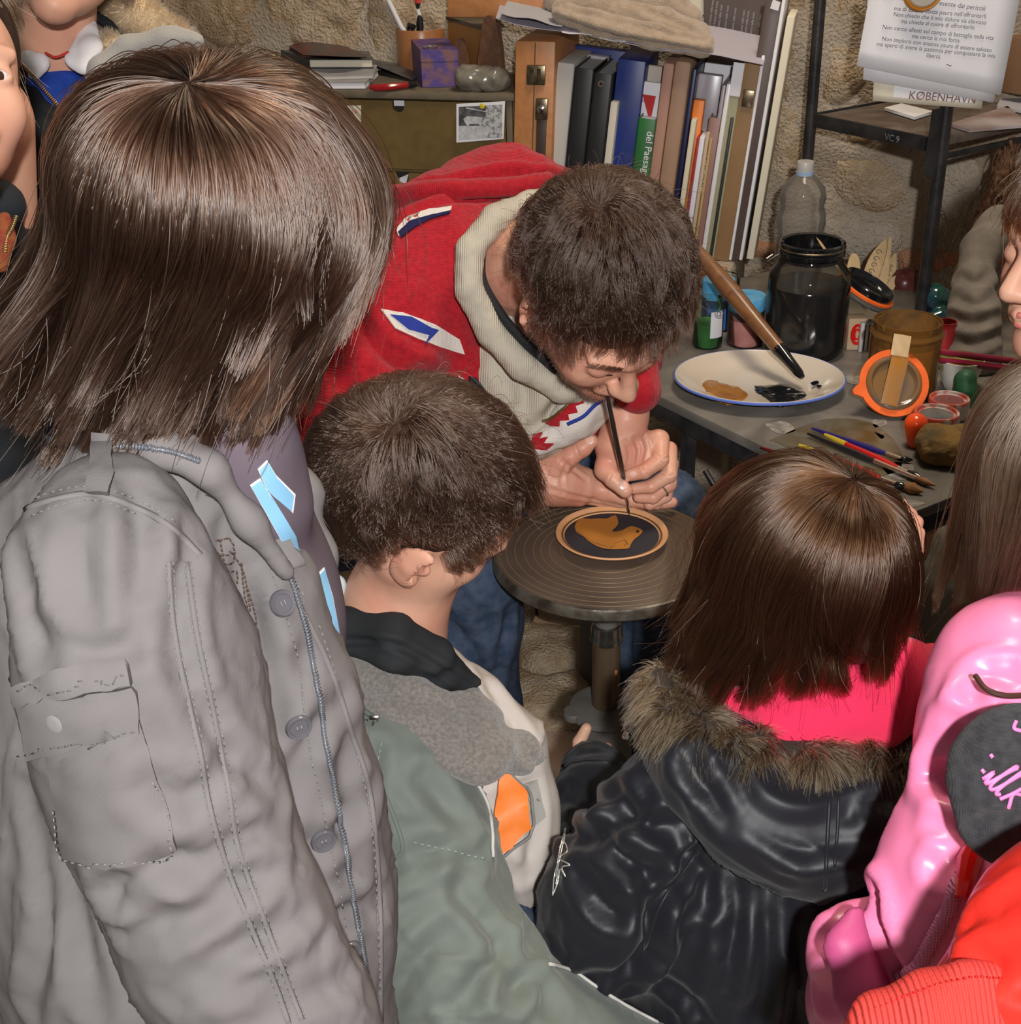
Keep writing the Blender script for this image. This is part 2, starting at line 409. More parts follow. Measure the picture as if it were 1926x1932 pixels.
    def text(s, name, body, mat, parent, org, xdir, ydir, lift=0.003, thick=0.001, font=None):
        """text laid on the surface: org pixel, xdir pixel vector per em, ydir pixel vector per em (up)"""
        cu = bpy.data.curves.new('t', 'FONT'); cu.body = body; o = bpy.data.objects.new('t', cu); COL.objects.link(o)
        dg = bpy.context.evaluated_depsgraph_get(); me = o.evaluated_get(dg).to_mesh()
        vs = [(org[0] + xdir[0] * q.co.x + ydir[0] * q.co.y, org[1] + xdir[1] * q.co.x + ydir[1] * q.co.y) for q in me.vertices]; fs = [list(p_.vertices) for p_ in me.polygons]
        o.evaluated_get(dg).to_mesh_clear(); bpy.data.objects.remove(o); bpy.data.curves.remove(cu)
        return s._shell(name, vs, fs, mat, parent, lift, thick)
    def cord(s, name, pts, r, mat, parent, lift=0.002, n=None, flat=1.0):
        L_ = s.line(pts, n)
        if len(L_) < 2: print('cord missed', name); return None
        g = G(); g.tube([p + nn * lift for p, nn in L_], r, 6, flat=flat, nref=L_[0][1] if flat != 1 else None); return g.build(name, mat, parent, auto=None)
    def stitch(s, name, lines, mat, parent, dash=11, gap=7, r=0.0007, lift=0.001):
        g = G()
        for ln in lines:
            sp = spline(ln, 200); seg = np.r_[0, np.cumsum(np.linalg.norm(np.diff(sp, axis=0), axis=1))]; t = 0
            while t + dash < seg[-1]:
                q = [[np.interp(tt, seg, sp[:, a]) for a in (0, 1)] for tt in (t, t + dash)]; hh = [s.hit(*z) for z in q]
                if all(z is not None for z in hh) and np.linalg.norm(hh[0][0] - hh[1][0]) < 0.02: g.tube([z[0] + z[1] * lift for z in hh], r, 4)
                t += dash + gap
        return tag(g.build(name, mat, parent, auto=None), kind='stuff') if g.v else None
# ------------------------------------------------------------------ hair
def hair_obj(name, pts, rad, mat, parent):
    """pts (n, k, 3) world; rad (k,) or (n,k)"""
    n, k = pts.shape[:2]; hc = bpy.data.hair_curves.new(name); hc.add_curves([k] * n)
    org = wloc(parent) if parent is not None else np.zeros(3)
    hc.attributes['position'].data.foreach_set('vector', (pts - org).astype(np.float32).ravel())
    at = hc.attributes.get('radius') or hc.attributes.new('radius', 'FLOAT', 'POINT')
    at.data.foreach_set('value', np.broadcast_to(rad, (n, k)).astype(np.float32).ravel())
    hc.materials.append(mat); o = bpy.data.objects.new(name, hc); COL.objects.link(o); o.parent = parent; return o
def hair_mat(name, col, rough=0.3, rad_rough=0.3, var=0.5, coat=0.0, tint=None):
    m = bpy.data.materials.new(name); m.use_nodes = True; nt = m.node_tree; n = nt.nodes; L = nt.links
    for q in list(n): n.remove(q)
    out = n.new('ShaderNodeOutputMaterial'); h = n.new('ShaderNodeBsdfHairPrincipled'); h.parametrization = 'COLOR'
    h.inputs['Roughness'].default_value = rough; h.inputs['Radial Roughness'].default_value = rad_rough; h.inputs['Random Roughness'].default_value = 0.15; h.inputs['IOR'].default_value = 1.50
    
    hi = n.new('ShaderNodeHairInfo'); mx = n.new('ShaderNodeMix'); mx.data_type = 'RGBA'
    c = np.array(col); t = np.array(tint if tint is not None else c * 1.9)
    mx.inputs[6].default_value = (*c, 1); mx.inputs[7].default_value = (*t, 1)
    pw = n.new('ShaderNodeMath'); pw.operation = 'POWER'; pw.inputs[1].default_value = 2.0; L.new(hi.outputs['Random'], pw.inputs[0]); L.new(pw.outputs[0], mx.inputs[0])
    L.new(mx.outputs[2], h.inputs['Color']); L.new(h.outputs[0], out.inputs[0]); return m
def hair_grow(C, R, rad, n, seg, step, whorl, comb, grav, length, region, shell=(0.01, 0.03), clumps=400, clump=0.6, curl=0.0, colls=(), wisps=0.02, seed=1, lensc=None, swirl=0.0, flip=0.0, gpow=1.5, spread=0.45, cmask=None, locks=0, lockf=0.5, lockw=0.006):
    """strands flow over an ellipsoid (centre C, axes R, radii rad) away from the whorl, then fall
    region(local unit dirs)->mask; comb: world dir the hair is combed to; grav: pull of gravity"""
    rg = np.random.default_rng(seed); rad = np.asarray(rad, float)
    u = rg.normal(size=(n * 4, 3)); u /= np.linalg.norm(u, axis=1, keepdims=True); u = u[region(u)][:n]; n = len(u)
    sh = shell[0] + (shell[1] - shell[0]) * rg.random(n) ** 0.7
    wl = nrm(whorl)
    q = u * rad  # local surface
    pts = np.zeros((n, seg, 3)); p = q * (1 + (0.002 / rad.mean())); vel = None
    cl = R.T @ nrm(comb); gl = R.T @ np.array([0, 0, -1.0])
    cm = np.ones((n, 1)) if cmask is None else np.clip(cmask(u @ R.T), 0, 1.5)[:, None]
    Ln = length(u) * (0.82 + 0.3 * rg.random(n)); st = Ln / (seg - 1)
    cur = p.copy()
    cols = [(R.T @ (np.asarray(c) - C), r) for c, r in colls]
    for i in range(seg):
        pts[:, i] = cur
        nn = cur / rad ** 2; nn /= np.linalg.norm(nn, axis=1, keepdims=True)
        k0 = np.linalg.norm(cur / rad, axis=1)
        cu = cur / rad; cu /= np.linalg.norm(cu, axis=1, keepdims=True); cw = cu @ wl
        away = cu * cw[:, None] - wl; away -= nn * (away * nn).sum(1)[:, None]
        away /= np.linalg.norm(away, axis=1, keepdims=True) + 1e-6
        if swirl: away = away + swirl * np.cross(wl, away)
        fr = (i / (seg - 1)) ** gpow
        aw = np.exp(-(1 - cw) / spread)[:, None] * (1 - fr)
        dr = away * aw * 1.5 + cl * (comb_w(comb, fr) * cm) + gl * (grav * (0.3 + fr))
        dn = (dr * nn).sum(1); tan = dr - nn * np.minimum(dn, 0)[:, None] - nn * np.where(cw > 0.1, np.maximum(dn, 0), 0)[:, None]
        tan /= np.linalg.norm(tan, axis=1, keepdims=True) + 1e-6
        vel = tan if vel is None else vel * 0.55 + tan * 0.45
        vel /= np.linalg.norm(vel, axis=1, keepdims=True) + 1e-6
        if flip: vel = vel + nn * (flip * max(0, (i / seg - 0.7)) * 3)
        cur = cur + vel * st[:, None]
        tgt = 1 + np.minimum(1, (i + 1) / (0.25 * seg)) * sh / rad.mean()
        k0 = np.linalg.norm(cur / rad, axis=1); push = np.maximum(tgt - k0, 0); cur = cur * (1 + push / k0)[:, None]
        for c, r in cols:
            dv = cur - c; d = np.linalg.norm(dv, axis=1); m_ = d < r; cur[m_] = c + dv[m_] / d[m_, None] * (r + 0.002)
    pts = pts @ R.T + C
    # clumping
    if clumps:
        cid = rg.choice(n, clumps, replace=False); roots = pts[:, 0]; cr = roots[cid]
        near = np.empty(n, int)
        for a in range(0, n, 2000): near[a:a + 2000] = ((roots[a:a + 2000, None] - cr[None]) ** 2).sum(2).argmin(1)
        tt = (np.linspace(0, 1, seg) ** 1.3)[None, :, None] * clump * (0.4 + 0.6 * rg.random((n, 1, 1)))
        lead = pts[cid][near]; pts = pts * (1 - tt) + lead * tt
        if curl:
            ph = rg.random(clumps)[near] * 6.28; s_ = np.linspace(0, 1, seg)[None] * Ln[:, None]; 
            off = np.stack([np.sin(s_ * 60 + ph[:, None]), np.cos(s_ * 47 + ph[:, None] * 1.7), np.sin(s_ * 38 + ph[:, None] * 2.3)], 2); pts = pts + off * curl * (np.linspace(0, 1, seg)[None, :, None])
    if locks:
        lid = rg.choice(n, locks, replace=False); lr = pts[lid, seg // 2]; nl = np.empty(n, int)
        for a in range(0, n, 2000): nl[a:a + 2000] = ((pts[a:a + 2000, seg // 2][:, None] - lr[None]) ** 2).sum(2).argmin(1)
        sg = np.linspace(0, 1, seg); tt = (sstep(0.35, 1.0, sg) * lockf)[None, :, None]; pts = pts * (1 - tt) + pts[lid][nl] * tt
        ph = rg.random(locks)[nl] * 6.28; am = (0.4 + rg.random(locks)[nl]) * lockw; d1 = rg.normal(size=(locks, 3))[nl]
        pts = pts + d1[:, None, :] * (am[:, None] * sstep(0.15, 1.0, sg)[None] * np.sin(sg[None] * 5.5 + ph[:, None]))[:, :, None]
    # fine irregularity and stray hairs
    s_ = np.linspace(0, 1, seg)[None, :, None]; a = rg.normal(size=(n, 1, 3)); b = rg.normal(size=(n, 1, 3)); ph = rg.random((n, 1, 1)) * 6.28
    amp = 0.0007 + (rg.random((n, 1, 1)) < wisps) * 0.010
    pts = pts + amp * (a * np.sin(s_ * 5 + ph) + b * s_) * s_
    return pts
_CW = {'w': (0.2, 0.6)}
def comb_w(c, fr): return _CW['w'][0] + _CW['w'][1] * fr
def sstep(a, b, x): t = np.clip((x - a) / (b - a), 0, 1); return t * t * (3 - 2 * t)
# ------------------------------------------------------------------ the setting
Z3 = np.array([0, 0, 1.0])
W0 = np.array([0.6, 2.66, 0.0]); WD = nrm((0.9654, -0.2607, 0)); WN = nrm((-0.2607, -0.9654, 0))     # back wall: a point, its run, its normal into the room
def PW(x, y, off=0.0):
    r = ray(x, y); t = ((W0 - CAM) @ WN + off) / (r @ WN); return CAM + r * t
def WALL(u, z, off=0.0): return W0 + WD * u + WN * off + Z3 * z
def ZAT(C, y):
    v = np.asarray(C, float) - CAM; q = (966 - y) / F; return C[2] + (q * (v @ FW) - v @ UP) / (UP[2] - q * FW[2])
def DEP(p): return float((np.asarray(p) - CAM) @ FW)
MORTAR = M('mortar', (0.50, 0.42, 0.33), 0.95, c2=(0.33, 0.26, 0.185), ns=7, bump=1.0, bd=0.010, bs=160, spec=0.1, detail=8)
STONES = [M('stone_tan', (0.42, 0.30, 0.18), 0.95, c2=(0.58, 0.46, 0.33), ns=24, bump=1.0, bd=0.012, bs=170, spec=0.12, detail=9, dist=0.6), M('stone_brown', (0.34, 0.23, 0.135), 0.95, c2=(0.52, 0.38, 0.25), ns=30, bump=1.0, bd=0.012, bs=200, spec=0.12, detail=9, dist=0.8), M('stone_grey', (0.42, 0.36, 0.29), 0.95, c2=(0.54, 0.45, 0.35), ns=18, bump=1.0, bd=0.012, bs=150, spec=0.12, detail=9, dist=0.5)]
BRICK = M('brick_red', (0.52, 0.20, 0.10), 0.95, c2=(0.42, 0.25, 0.16), ns=22, bump=1.0, bd=0.008, bs=170, spec=0.1, detail=8)
PLAST = M('pinkish_plaster', (0.50, 0.38, 0.32), 0.9, c2=(0.38, 0.27, 0.20), ns=6, bump=0.8, bd=0.006, bs=90, spec=0.15, detail=9, dist=0.8)
def relief(name, org, ux, uy, nn, nu, nv, su, sv, amp, mat):
    i, j = np.meshgrid(np.arange(nu + 1), np.arange(nv + 1), indexing='ij'); V = org + (i.ravel() * su)[:, None] * ux + (j.ravel() * sv)[:, None] * uy
    V = V + nn * (fbm(V * 6, 4) * amp)[:, None]; a = (np.arange(nu)[:, None] * (nv + 1) + np.arange(nv)[None]).ravel(); Fc = np.stack([a, a + nv + 1, a + nv + 2, a + 1], 1)
    o = obj(name, V, Fc, mat); o['kind'] = 'structure'; return o
wall = relief('wall_back', WALL(-2.65, 0), WD, Z3, WN, 310, 170, 0.0145, 0.0155, 0.012, MORTAR)
floor = relief('floor', np.array([-2.4, -1.3, -0.004]), np.array([1.0, 0, 0]), np.array([0, 1.0, 0]), Z3, 150, 156, 0.032, 0.031, 0.004, PLAST)
def stone(poly, mat, parent, name='stone', pln=None, h=0.022, seed=0, res=0.014):
    """an irregular block: outline as (u, v) in a plane (origin, ux, uy, n), domed and pitted"""
    o_, ux, uy, n_ = pln; P2 = spline(np.vstack([poly, poly[:1]]), max(18, len(poly) * 4))[:-1]
    lo = P2.min(0); hi = P2.max(0); B = P2.tolist(); pts = []
    for gx in np.arange(lo[0] + res * .6, hi[0], res):
        for gy in np.arange(lo[1] + res * .6, hi[1], res):
            c = False; j = len(B) - 1
            for i in range(len(B)):
                if (B[i][1] > gy) != (B[j][1] > gy) and gx < (B[j][0] - B[i][0]) * (gy - B[i][1]) / (B[j][1] - B[i][1]) + B[i][0]: c = not c
                j = i
            if c and np.min(((P2 - (gx, gy)) ** 2).sum(1)) > (res * .45) ** 2: pts.append((gx, gy))
    nb = len(B); r = delaunay_2d_cdt([Vector(p) for p in B + pts], [(i, (i + 1) % nb) for i in range(nb)], [], 1, 1e-6); v2 = np.array([tuple(q) for q in r[0]])
    dd = np.sqrt(((v2[:, None] - P2[None]) ** 2).sum(2)).min(1); hh = h * (1 - np.exp(-dd / 0.012)) - 0.010
    V = o_ + v2[:, :1] * ux + v2[:, 1:] * uy; V = V + n_ * (hh + fbm(V * 16 + seed * 3.1, 3) * 0.010 * (1 - np.exp(-dd / 0.02)) + fbm(V * 60 + seed, 2) * 0.0022)[:, None]
    return obj(name, V, [list(f_) for f_ in r[2]], mat, parent)
WPL = (W0, WD, Z3, WN)
def wpoly(pts): return np.array([[(PW(x, y) - W0) @ WD, PW(x, y)[2]] for x, y in pts])
seen = [  # outlines read off the photograph
    ([(300, -60), (470, -60), (500, 20), (490, 80), (420, 95), (380, 75), (330, 60), (280, 10)], 1), ([(500, -40), (600, -60), (690, -30), (680, 40), (700, 110), (640, 120), (560, 90), (505, 60)], 0),
    ([(700, -60), (840, -60), (850, 60), (800, 110), (770, 150), (700, 110), (690, 40)], 0), ([(470, 90), (560, 100), (640, 130), (650, 200), (560, 220), (480, 180)], 1),
    ([(1470, -60), (1530, -60), (1518, 60), (1500, 180), (1470, 190), (1450, 80)], 1), ([(1560, 20), (1600, -30), (1650, 0), (1640, 50), (1590, 70), (1565, 60)], 0), ([(1545, 70), (1620, 80), (1640, 140), (1600, 195), (1550, 190)], 0),
    ([(1450, 200), (1505, 190), (1512, 290), (1500, 420), (1460, 440), (1440, 330)], 0), ([(1575, 300), (1640, 285), (1700, 310), (1720, 350), (1680, 400), (1620, 395), (1575, 365)], 0),
    ([(1585, 235), (1640, 245), (1690, 280), (1650, 278), (1590, 280)], 1), ([(1535, 400), (1600, 410), (1690, 425), (1700, 470), (1640, 500), (1560, 470)], 2), ([(1770, 300), (1860, 300), (1850, 400), (1790, 420), (1755, 380)], 2),
    ([(1880, 300), (1960, 290), (1980, 400), (1900, 420), (1870, 360)], 2), ([(1800, 100), (1900, 110), (1900, 180), (1820, 190)], 0), ([(1280, 870), (1360, 850), (1400, 900), (1390, 980), (1300, 980)], 0), ([(1230, 760), (1300, 790), (1290, 850), (1230, 850)], 2)]
rs = random.Random(3); occ = []
for k, (pl, mi) in enumerate(seen): p2 = wpoly(pl); occ.append(p2.mean(0)); stone(p2, STONES[mi], wall, 'stone', WPL, 0.017, k, 0.011)
for bx, by in ((1455, 470), (1740, 492), (1800, 488), (1860, 480)):     # broken brick course
    c = wpoly([(bx, by)])[0]; w_, h_ = 0.045, 0.022
    stone(np.array([[c[0] - w_, c[1] - h_], [c[0], c[1] - h_ * 1.1], [c[0] + w_, c[1] - h_], [c[0] + w_, c[1] + h_ * .9], [c[0], c[1] + h_], [c[0] - w_, c[1] + h_ * .8]]), BRICK, wall, 'brick', WPL, 0.022, 50 + bx)
for gu in range(-12, 8):                                                  # the rest of the masonry
    for gz in range(0, 11):
        c = np.array([gu * 0.21 + rs.uniform(-.04, .04) + 0.1 * (gz % 2), gz * 0.16 + 0.08 + rs.uniform(-.02, .02)])
        if any(np.abs(c - q).max() < 0.135 for q in occ): continue
        ph = rs.random() * 6; a_, b_ = rs.uniform(.088, .106), rs.uniform(.066, .080)
        stone(np.array([c + (a_ * math.copysign(abs(math.cos(t)) ** .6, math.cos(t)), b_ * math.copysign(abs(math.sin(t)) ** .6, math.sin(t))) + (rs.uniform(-.012, .012), rs.uniform(-.012, .012)) for t in np.linspace(0, 6.283, 9)[:-1]]), STONES[rs.randrange(3)], wall, 'stone', WPL, 0.014, gu * 13 + gz, 0.02)
FPL = (np.zeros(3), np.array([1.0, 0, 0]), np.array([0, 1.0, 0]), Z3)
for gx in range(-3, 7):                                                  # flagstones of the floor
    for gy in range(4, 11):
        c = np.array([gx * 0.29 - 0.2 + 0.12 * (gy % 2) + rs.uniform(-.02, .02), gy * 0.25 + 0.1]); a_, b_ = 0.125, 0.108
        stone(np.array([c + (sx * a_ + rs.uniform(-.02, .02), sy * b_ + rs.uniform(-.02, .02)) for sx, sy in ((-1, -1), (0, -1.05), (1, -1), (1.03, 0), (1, 1), (0, 1.04), (-1, 1), (-1.05, 0))]), PLAST, floor, 'flagstone', FPL, 0.022, gx * 7 + gy, 0.03)
for k, pl in enumerate(([(975, 1160), (1060, 1165), (1112, 1180), (1110, 1235), (1050, 1250), (985, 1235)], [(970, 1245), (1050, 1258), (1108, 1250), (1110, 1330), (1020, 1345), (960, 1320)], [(1725, 1010), (1770, 1000), (1780, 1050), (1730, 1060)], [(1722, 1070), (1772, 1060), (1770, 1130), (1722, 1140)])):
    q = np.array([PZ(x, y, 0.06)[:2] for x, y in pl]); stone(q, STONES[0] if k < 2 else BRICK, floor, 'rock' if k < 2 else 'brick', (np.array([0, 0, 0.02]), FPL[1], FPL[2], Z3), 0.055, 90 + k, 0.014)
# stone ledges along the wall
def ledge(u0, u1, z, off, nm):
    g = G(); c = WALL((u0 + u1) / 2, z / 2, off / 2); g.box(c, [WD, WN, Z3], (u1 - u0, off, z), 0.012); o = g.build(nm, MORTAR); tag(o, kind='structure'); return o
l1 = ledge(-1.6, -0.50, 0.72, 0.30, 'trim_1'); l2 = ledge(-0.495, -0.10, 0.845, 0.27, 'trim_2')
for k in range(5):
    g = G(); c = WALL(-0.46 + k * 0.078, 0.83, 0.272); g.box(c, [WD, WN, Z3], (0.072, 0.02, 0.036), 0.005); g.build('brick', BRICK, l2)
GOLDT = M('brass_zip', (0.28, 0.19, 0.08), 0.35, metal=0.8)
SILVER = M('silver', (0.75, 0.74, 0.72), 0.15, metal=1.0)
BLACKT = M('black_cotton', (0.012, 0.012, 0.013), 0.85)
# ------------------------------------------------------------------ people: shared builders
SKIN = M('skin_warm', (0.68, 0.37, 0.25), 0.42, c2=(0.60, 0.28, 0.18), ns=14, bump=0.10, bs=320, sss=0.0, spec=0.4)
SKINC = M('skin_child', (0.72, 0.42, 0.29), 0.45, c2=(0.66, 0.32, 0.22), ns=16, bump=0.05, bs=300, spec=0.35)
SKINH = M('skin_hand', (0.66, 0.36, 0.25), 0.42, c2=(0.60, 0.26, 0.18), ns=22, bump=0.16, bs=260, spec=0.45)
LIPS = M('lips', (0.55, 0.16, 0.14), 0.35, spec=0.5)
EYEW = M('eye_white', (0.75, 0.72, 0.70), 0.15, spec=0.6)
IRIS = M('iris_brown', (0.06, 0.025, 0.012), 0.1, spec=0.8)
LASH = M('lash_dark', (0.02, 0.012, 0.008), 0.5)
def head_sdf(S, org, R, s=1.0, ears=True, child=False, eyes='closed'):
    """head primitives: x lateral, y towards the face, z to the crown"""
    S.frame(org, R, s)
    S.ell((0, -0.018, 0.028), (0.073, 0.093, 0.082))
    S.ell((0, 0.030, -0.028), (0.060, 0.058, 0.078), None, 0.03)
    for q in (-1, 1):
        S.cone((q * 0.048, -0.005, -0.050), (q * 0.012, 0.066, -0.095), 0.020, 0.016, 0.03)
        S.ball((q * 0.036, 0.060, -0.038), 0.024, 0.025)
        S.ball((q * 0.031, 0.105, -0.004), 0.017, 0.016, True)
        S.ell((q * 0.031, 0.0755, -0.006), (0.0155, 0.0135, 0.0125), None, 0.004)
        if eyes == 'open': S.ell((q * 0.0315, 0.092, -0.0065), (0.0118, 0.012, 0.0044), None, 0.0012, True)
        S.cone((q * 0.008, 0.088, 0.014), (q * 0.044, 0.074, 0.016), 0.0085, 0.007, 0.012)
        S.ell((q * 0.011, 0.098, -0.040), (0.0085, 0.010, 0.008), None, 0.006)
        if ears:
            a = basis((0.25 * q, 0.15, 1.0), (q, -0.75, 0.1))
            S.ell((q * 0.085, -0.014, -0.012), (0.021, 0.035, 0.0075), np.stack([a[:, 0], a[:, 1], a[:, 2]], 1), 0.006)
            S.ball((q * 0.078, -0.002, -0.042), 0.0090, 0.008)
            S.ell((q * 0.0935, -0.004, -0.008), (0.012, 0.024, 0.0060), np.stack([a[:, 0], a[:, 1], a[:, 2]], 1), 0.004, True)
            S.ball((q * 0.080, 0.004, -0.018), 0.0065, 0.006); S.cone((q * 0.070, -0.010, -0.010), (q * 0.080, -0.014, -0.012), 0.014, 0.010, 0.008)
    S.ball((0, 0.074, -0.100), 0.0165, 0.022)
    S.cone((0, 0.086, 0.004), (0, 0.110, -0.036), 0.0075, 0.0105, 0.010)
    S.ell((0, 0.086, -0.064), (0.026, 0.014, 0.014), None, 0.012)
    S.cone((-0.016, 0.090, -0.0645), (0.0, 0.0985, -0.0615), 0.0030, 0.0048, 0.004); S.cone((0.016, 0.090, -0.0645), (0.0, 0.0985, -0.0615), 0.0030, 0.0048, 0.004)
    S.cone((-0.013, 0.089, -0.071), (0.013, 0.089, -0.071), 0.0052, 0.0052, 0.004); S.ball((0, 0.0945, -0.0715), 0.0055, 0.004)
    S.cone((-0.02, 0.0955, -0.0672), (0.02, 0.0955, -0.0672), 0.0014, 0.0014, 0.002, None, True)
    S.frame(np.zeros(3), np.eye(3), 1.0); return S
def lips_part(org, R, s, par):
    S = SDF().frame(org, R, s)
    S.cone((-0.019, 0.0885, -0.0655), (-0.004, 0.0985, -0.0615), 0.0022, 0.0046, 0.004); S.cone((0.019, 0.0885, -0.0655), (0.004, 0.0985, -0.0615), 0.0022, 0.0046, 0.004)
    S.cone((-0.012, 0.0905, -0.0715), (0.012, 0.0905, -0.0715), 0.0050, 0.0050, 0.003); S.ball((0, 0.0965, -0.0718), 0.0052, 0.004)
    S.cone((-0.02, 0.1005, -0.0672), (0.02, 0.1005, -0.0672), 0.0016, 0.0016, 0.002, None, True)
    b = Body(S, 0.0011, 1); return b.build('lips', LIPS, par)
def eye_part(org, R, s, q, par, look=(0, 1, -0.2)):
    g = G(); c = org + R @ (np.array((q * 0.031, 0.0745, -0.0062)) * s); ax = R @ nrm(look)
    g.lathe([(1e-4, -0.0125 * s)] + [(0.0125 * s * math.sin(a), -0.0125 * s * math.cos(a)) for a in np.linspace(0.15, math.pi - 0.15, 12)] + [(1e-4, 0.0125 * s)], c, ax, 20)
    e = g.build('eye', EYEW, par, auto=None)
    g = G(); g.lathe([(0.0060 * s, 0.0108 * s), (0.0056 * s, 0.0122 * s), (0.0030 * s, 0.0130 * s), (1e-4, 0.0132 * s)], c, ax, 18); g.build('iris', IRIS, e, auto=None)
def join(bodies):
    V = []; Fc = []; n = 0
    for b in bodies: V.append(b.V); Fc.append(b.F + n); n += len(b.V)
    return np.vstack(V), np.vstack(Fc)
def legs(S, hip, r=0.075, sep=0.09, dirx=(1, 0, 0), foot=(0, 1, 0)):
    """simple trousered legs and shoes down to the floor"""
    hip = np.asarray(hip, float)
    for q in (-1, 1):
        a = hip + np.array(dirx) * sep * q; k = np.array([a[0], a[1], hip[2] * 0.52]) + np.array(foot) * 0.02; f = np.array([a[0], a[1], 0.07])
        S.cone(a, k, r, r * 0.75, 0.03); S.cone(k, f, r * 0.75, r * 0.6, 0.02)
def shoes(base, dirx, foot, mat, par, sep=0.09):
    S = SDF()
    for q in (-1, 1):
        a = np.array([base[0], base[1], 0.042]) + np.array(dirx) * sep * q
        S.cone(a - np.array(foot) * 0.03, a + np.array(foot) * 0.13, 0.041, 0.036, 0.01, ((0, 0, 1), 1.0))
    b = Body(S, 0.008, 1); b.V[:, 2] = np.maximum(b.V[:, 2], 0.001); b.build('shoes', mat, par)
def fingers(S, rows, k=0.003):
    """each finger: chain of (px, py, d, radius px)"""
    for r in rows: S.px(r, k)
# ------------------------------------------------------------------ girl in the grey jacket, left foreground
GREY = M('grey_cotton', (0.170, 0.157, 0.157), 0.8, c2=(0.200, 0.185, 0.184), ns=9, bump=0.12, bs=3000, kind='weave', spec=0.25)
GREYD = M('grey_thread', (0.13, 0.12, 0.12), 0.8)
GREYL = M('grey_thread_pale', (0.23, 0.215, 0.215), 0.8)
MAUVE = M('mauve_jersey', (0.125, 0.098, 0.12), 0.85, bump=0.1, bs=700, spec=0.2)
PRINTB = M('print_sky_blue', (0.24, 0.50, 0.72), 0.45); PRINTW = M('print_white', (0.80, 0.80, 0.82), 0.45)
BUTTON = M('grey_button', (0.12, 0.115, 0.13), 0.25, spec=0.6)
BROWNTH = M('brown_thread', (0.10, 0.055, 0.035), 0.8)
HAIR_DK = hair_mat('hair_brown', (0.016, 0.007, 0.004), 0.17, 0.28, 0.35, tint=(0.11, 0.054, 0.033))
HAIRCAP = M('hair_under', (0.030, 0.017, 0.012), 0.6, c2=(0.05, 0.028, 0.02), ns=60, bump=0.5, bs=300, spec=0.2)
DENIM = M('denim_dark', (0.035, 0.055, 0.10), 0.85, c2=(0.075, 0.10, 0.155), ns=60, bump=0.3, bs=2600, kind='weave', spec=0.2)
SHOE = M('shoe_leather', (0.03, 0.025, 0.022), 0.5)
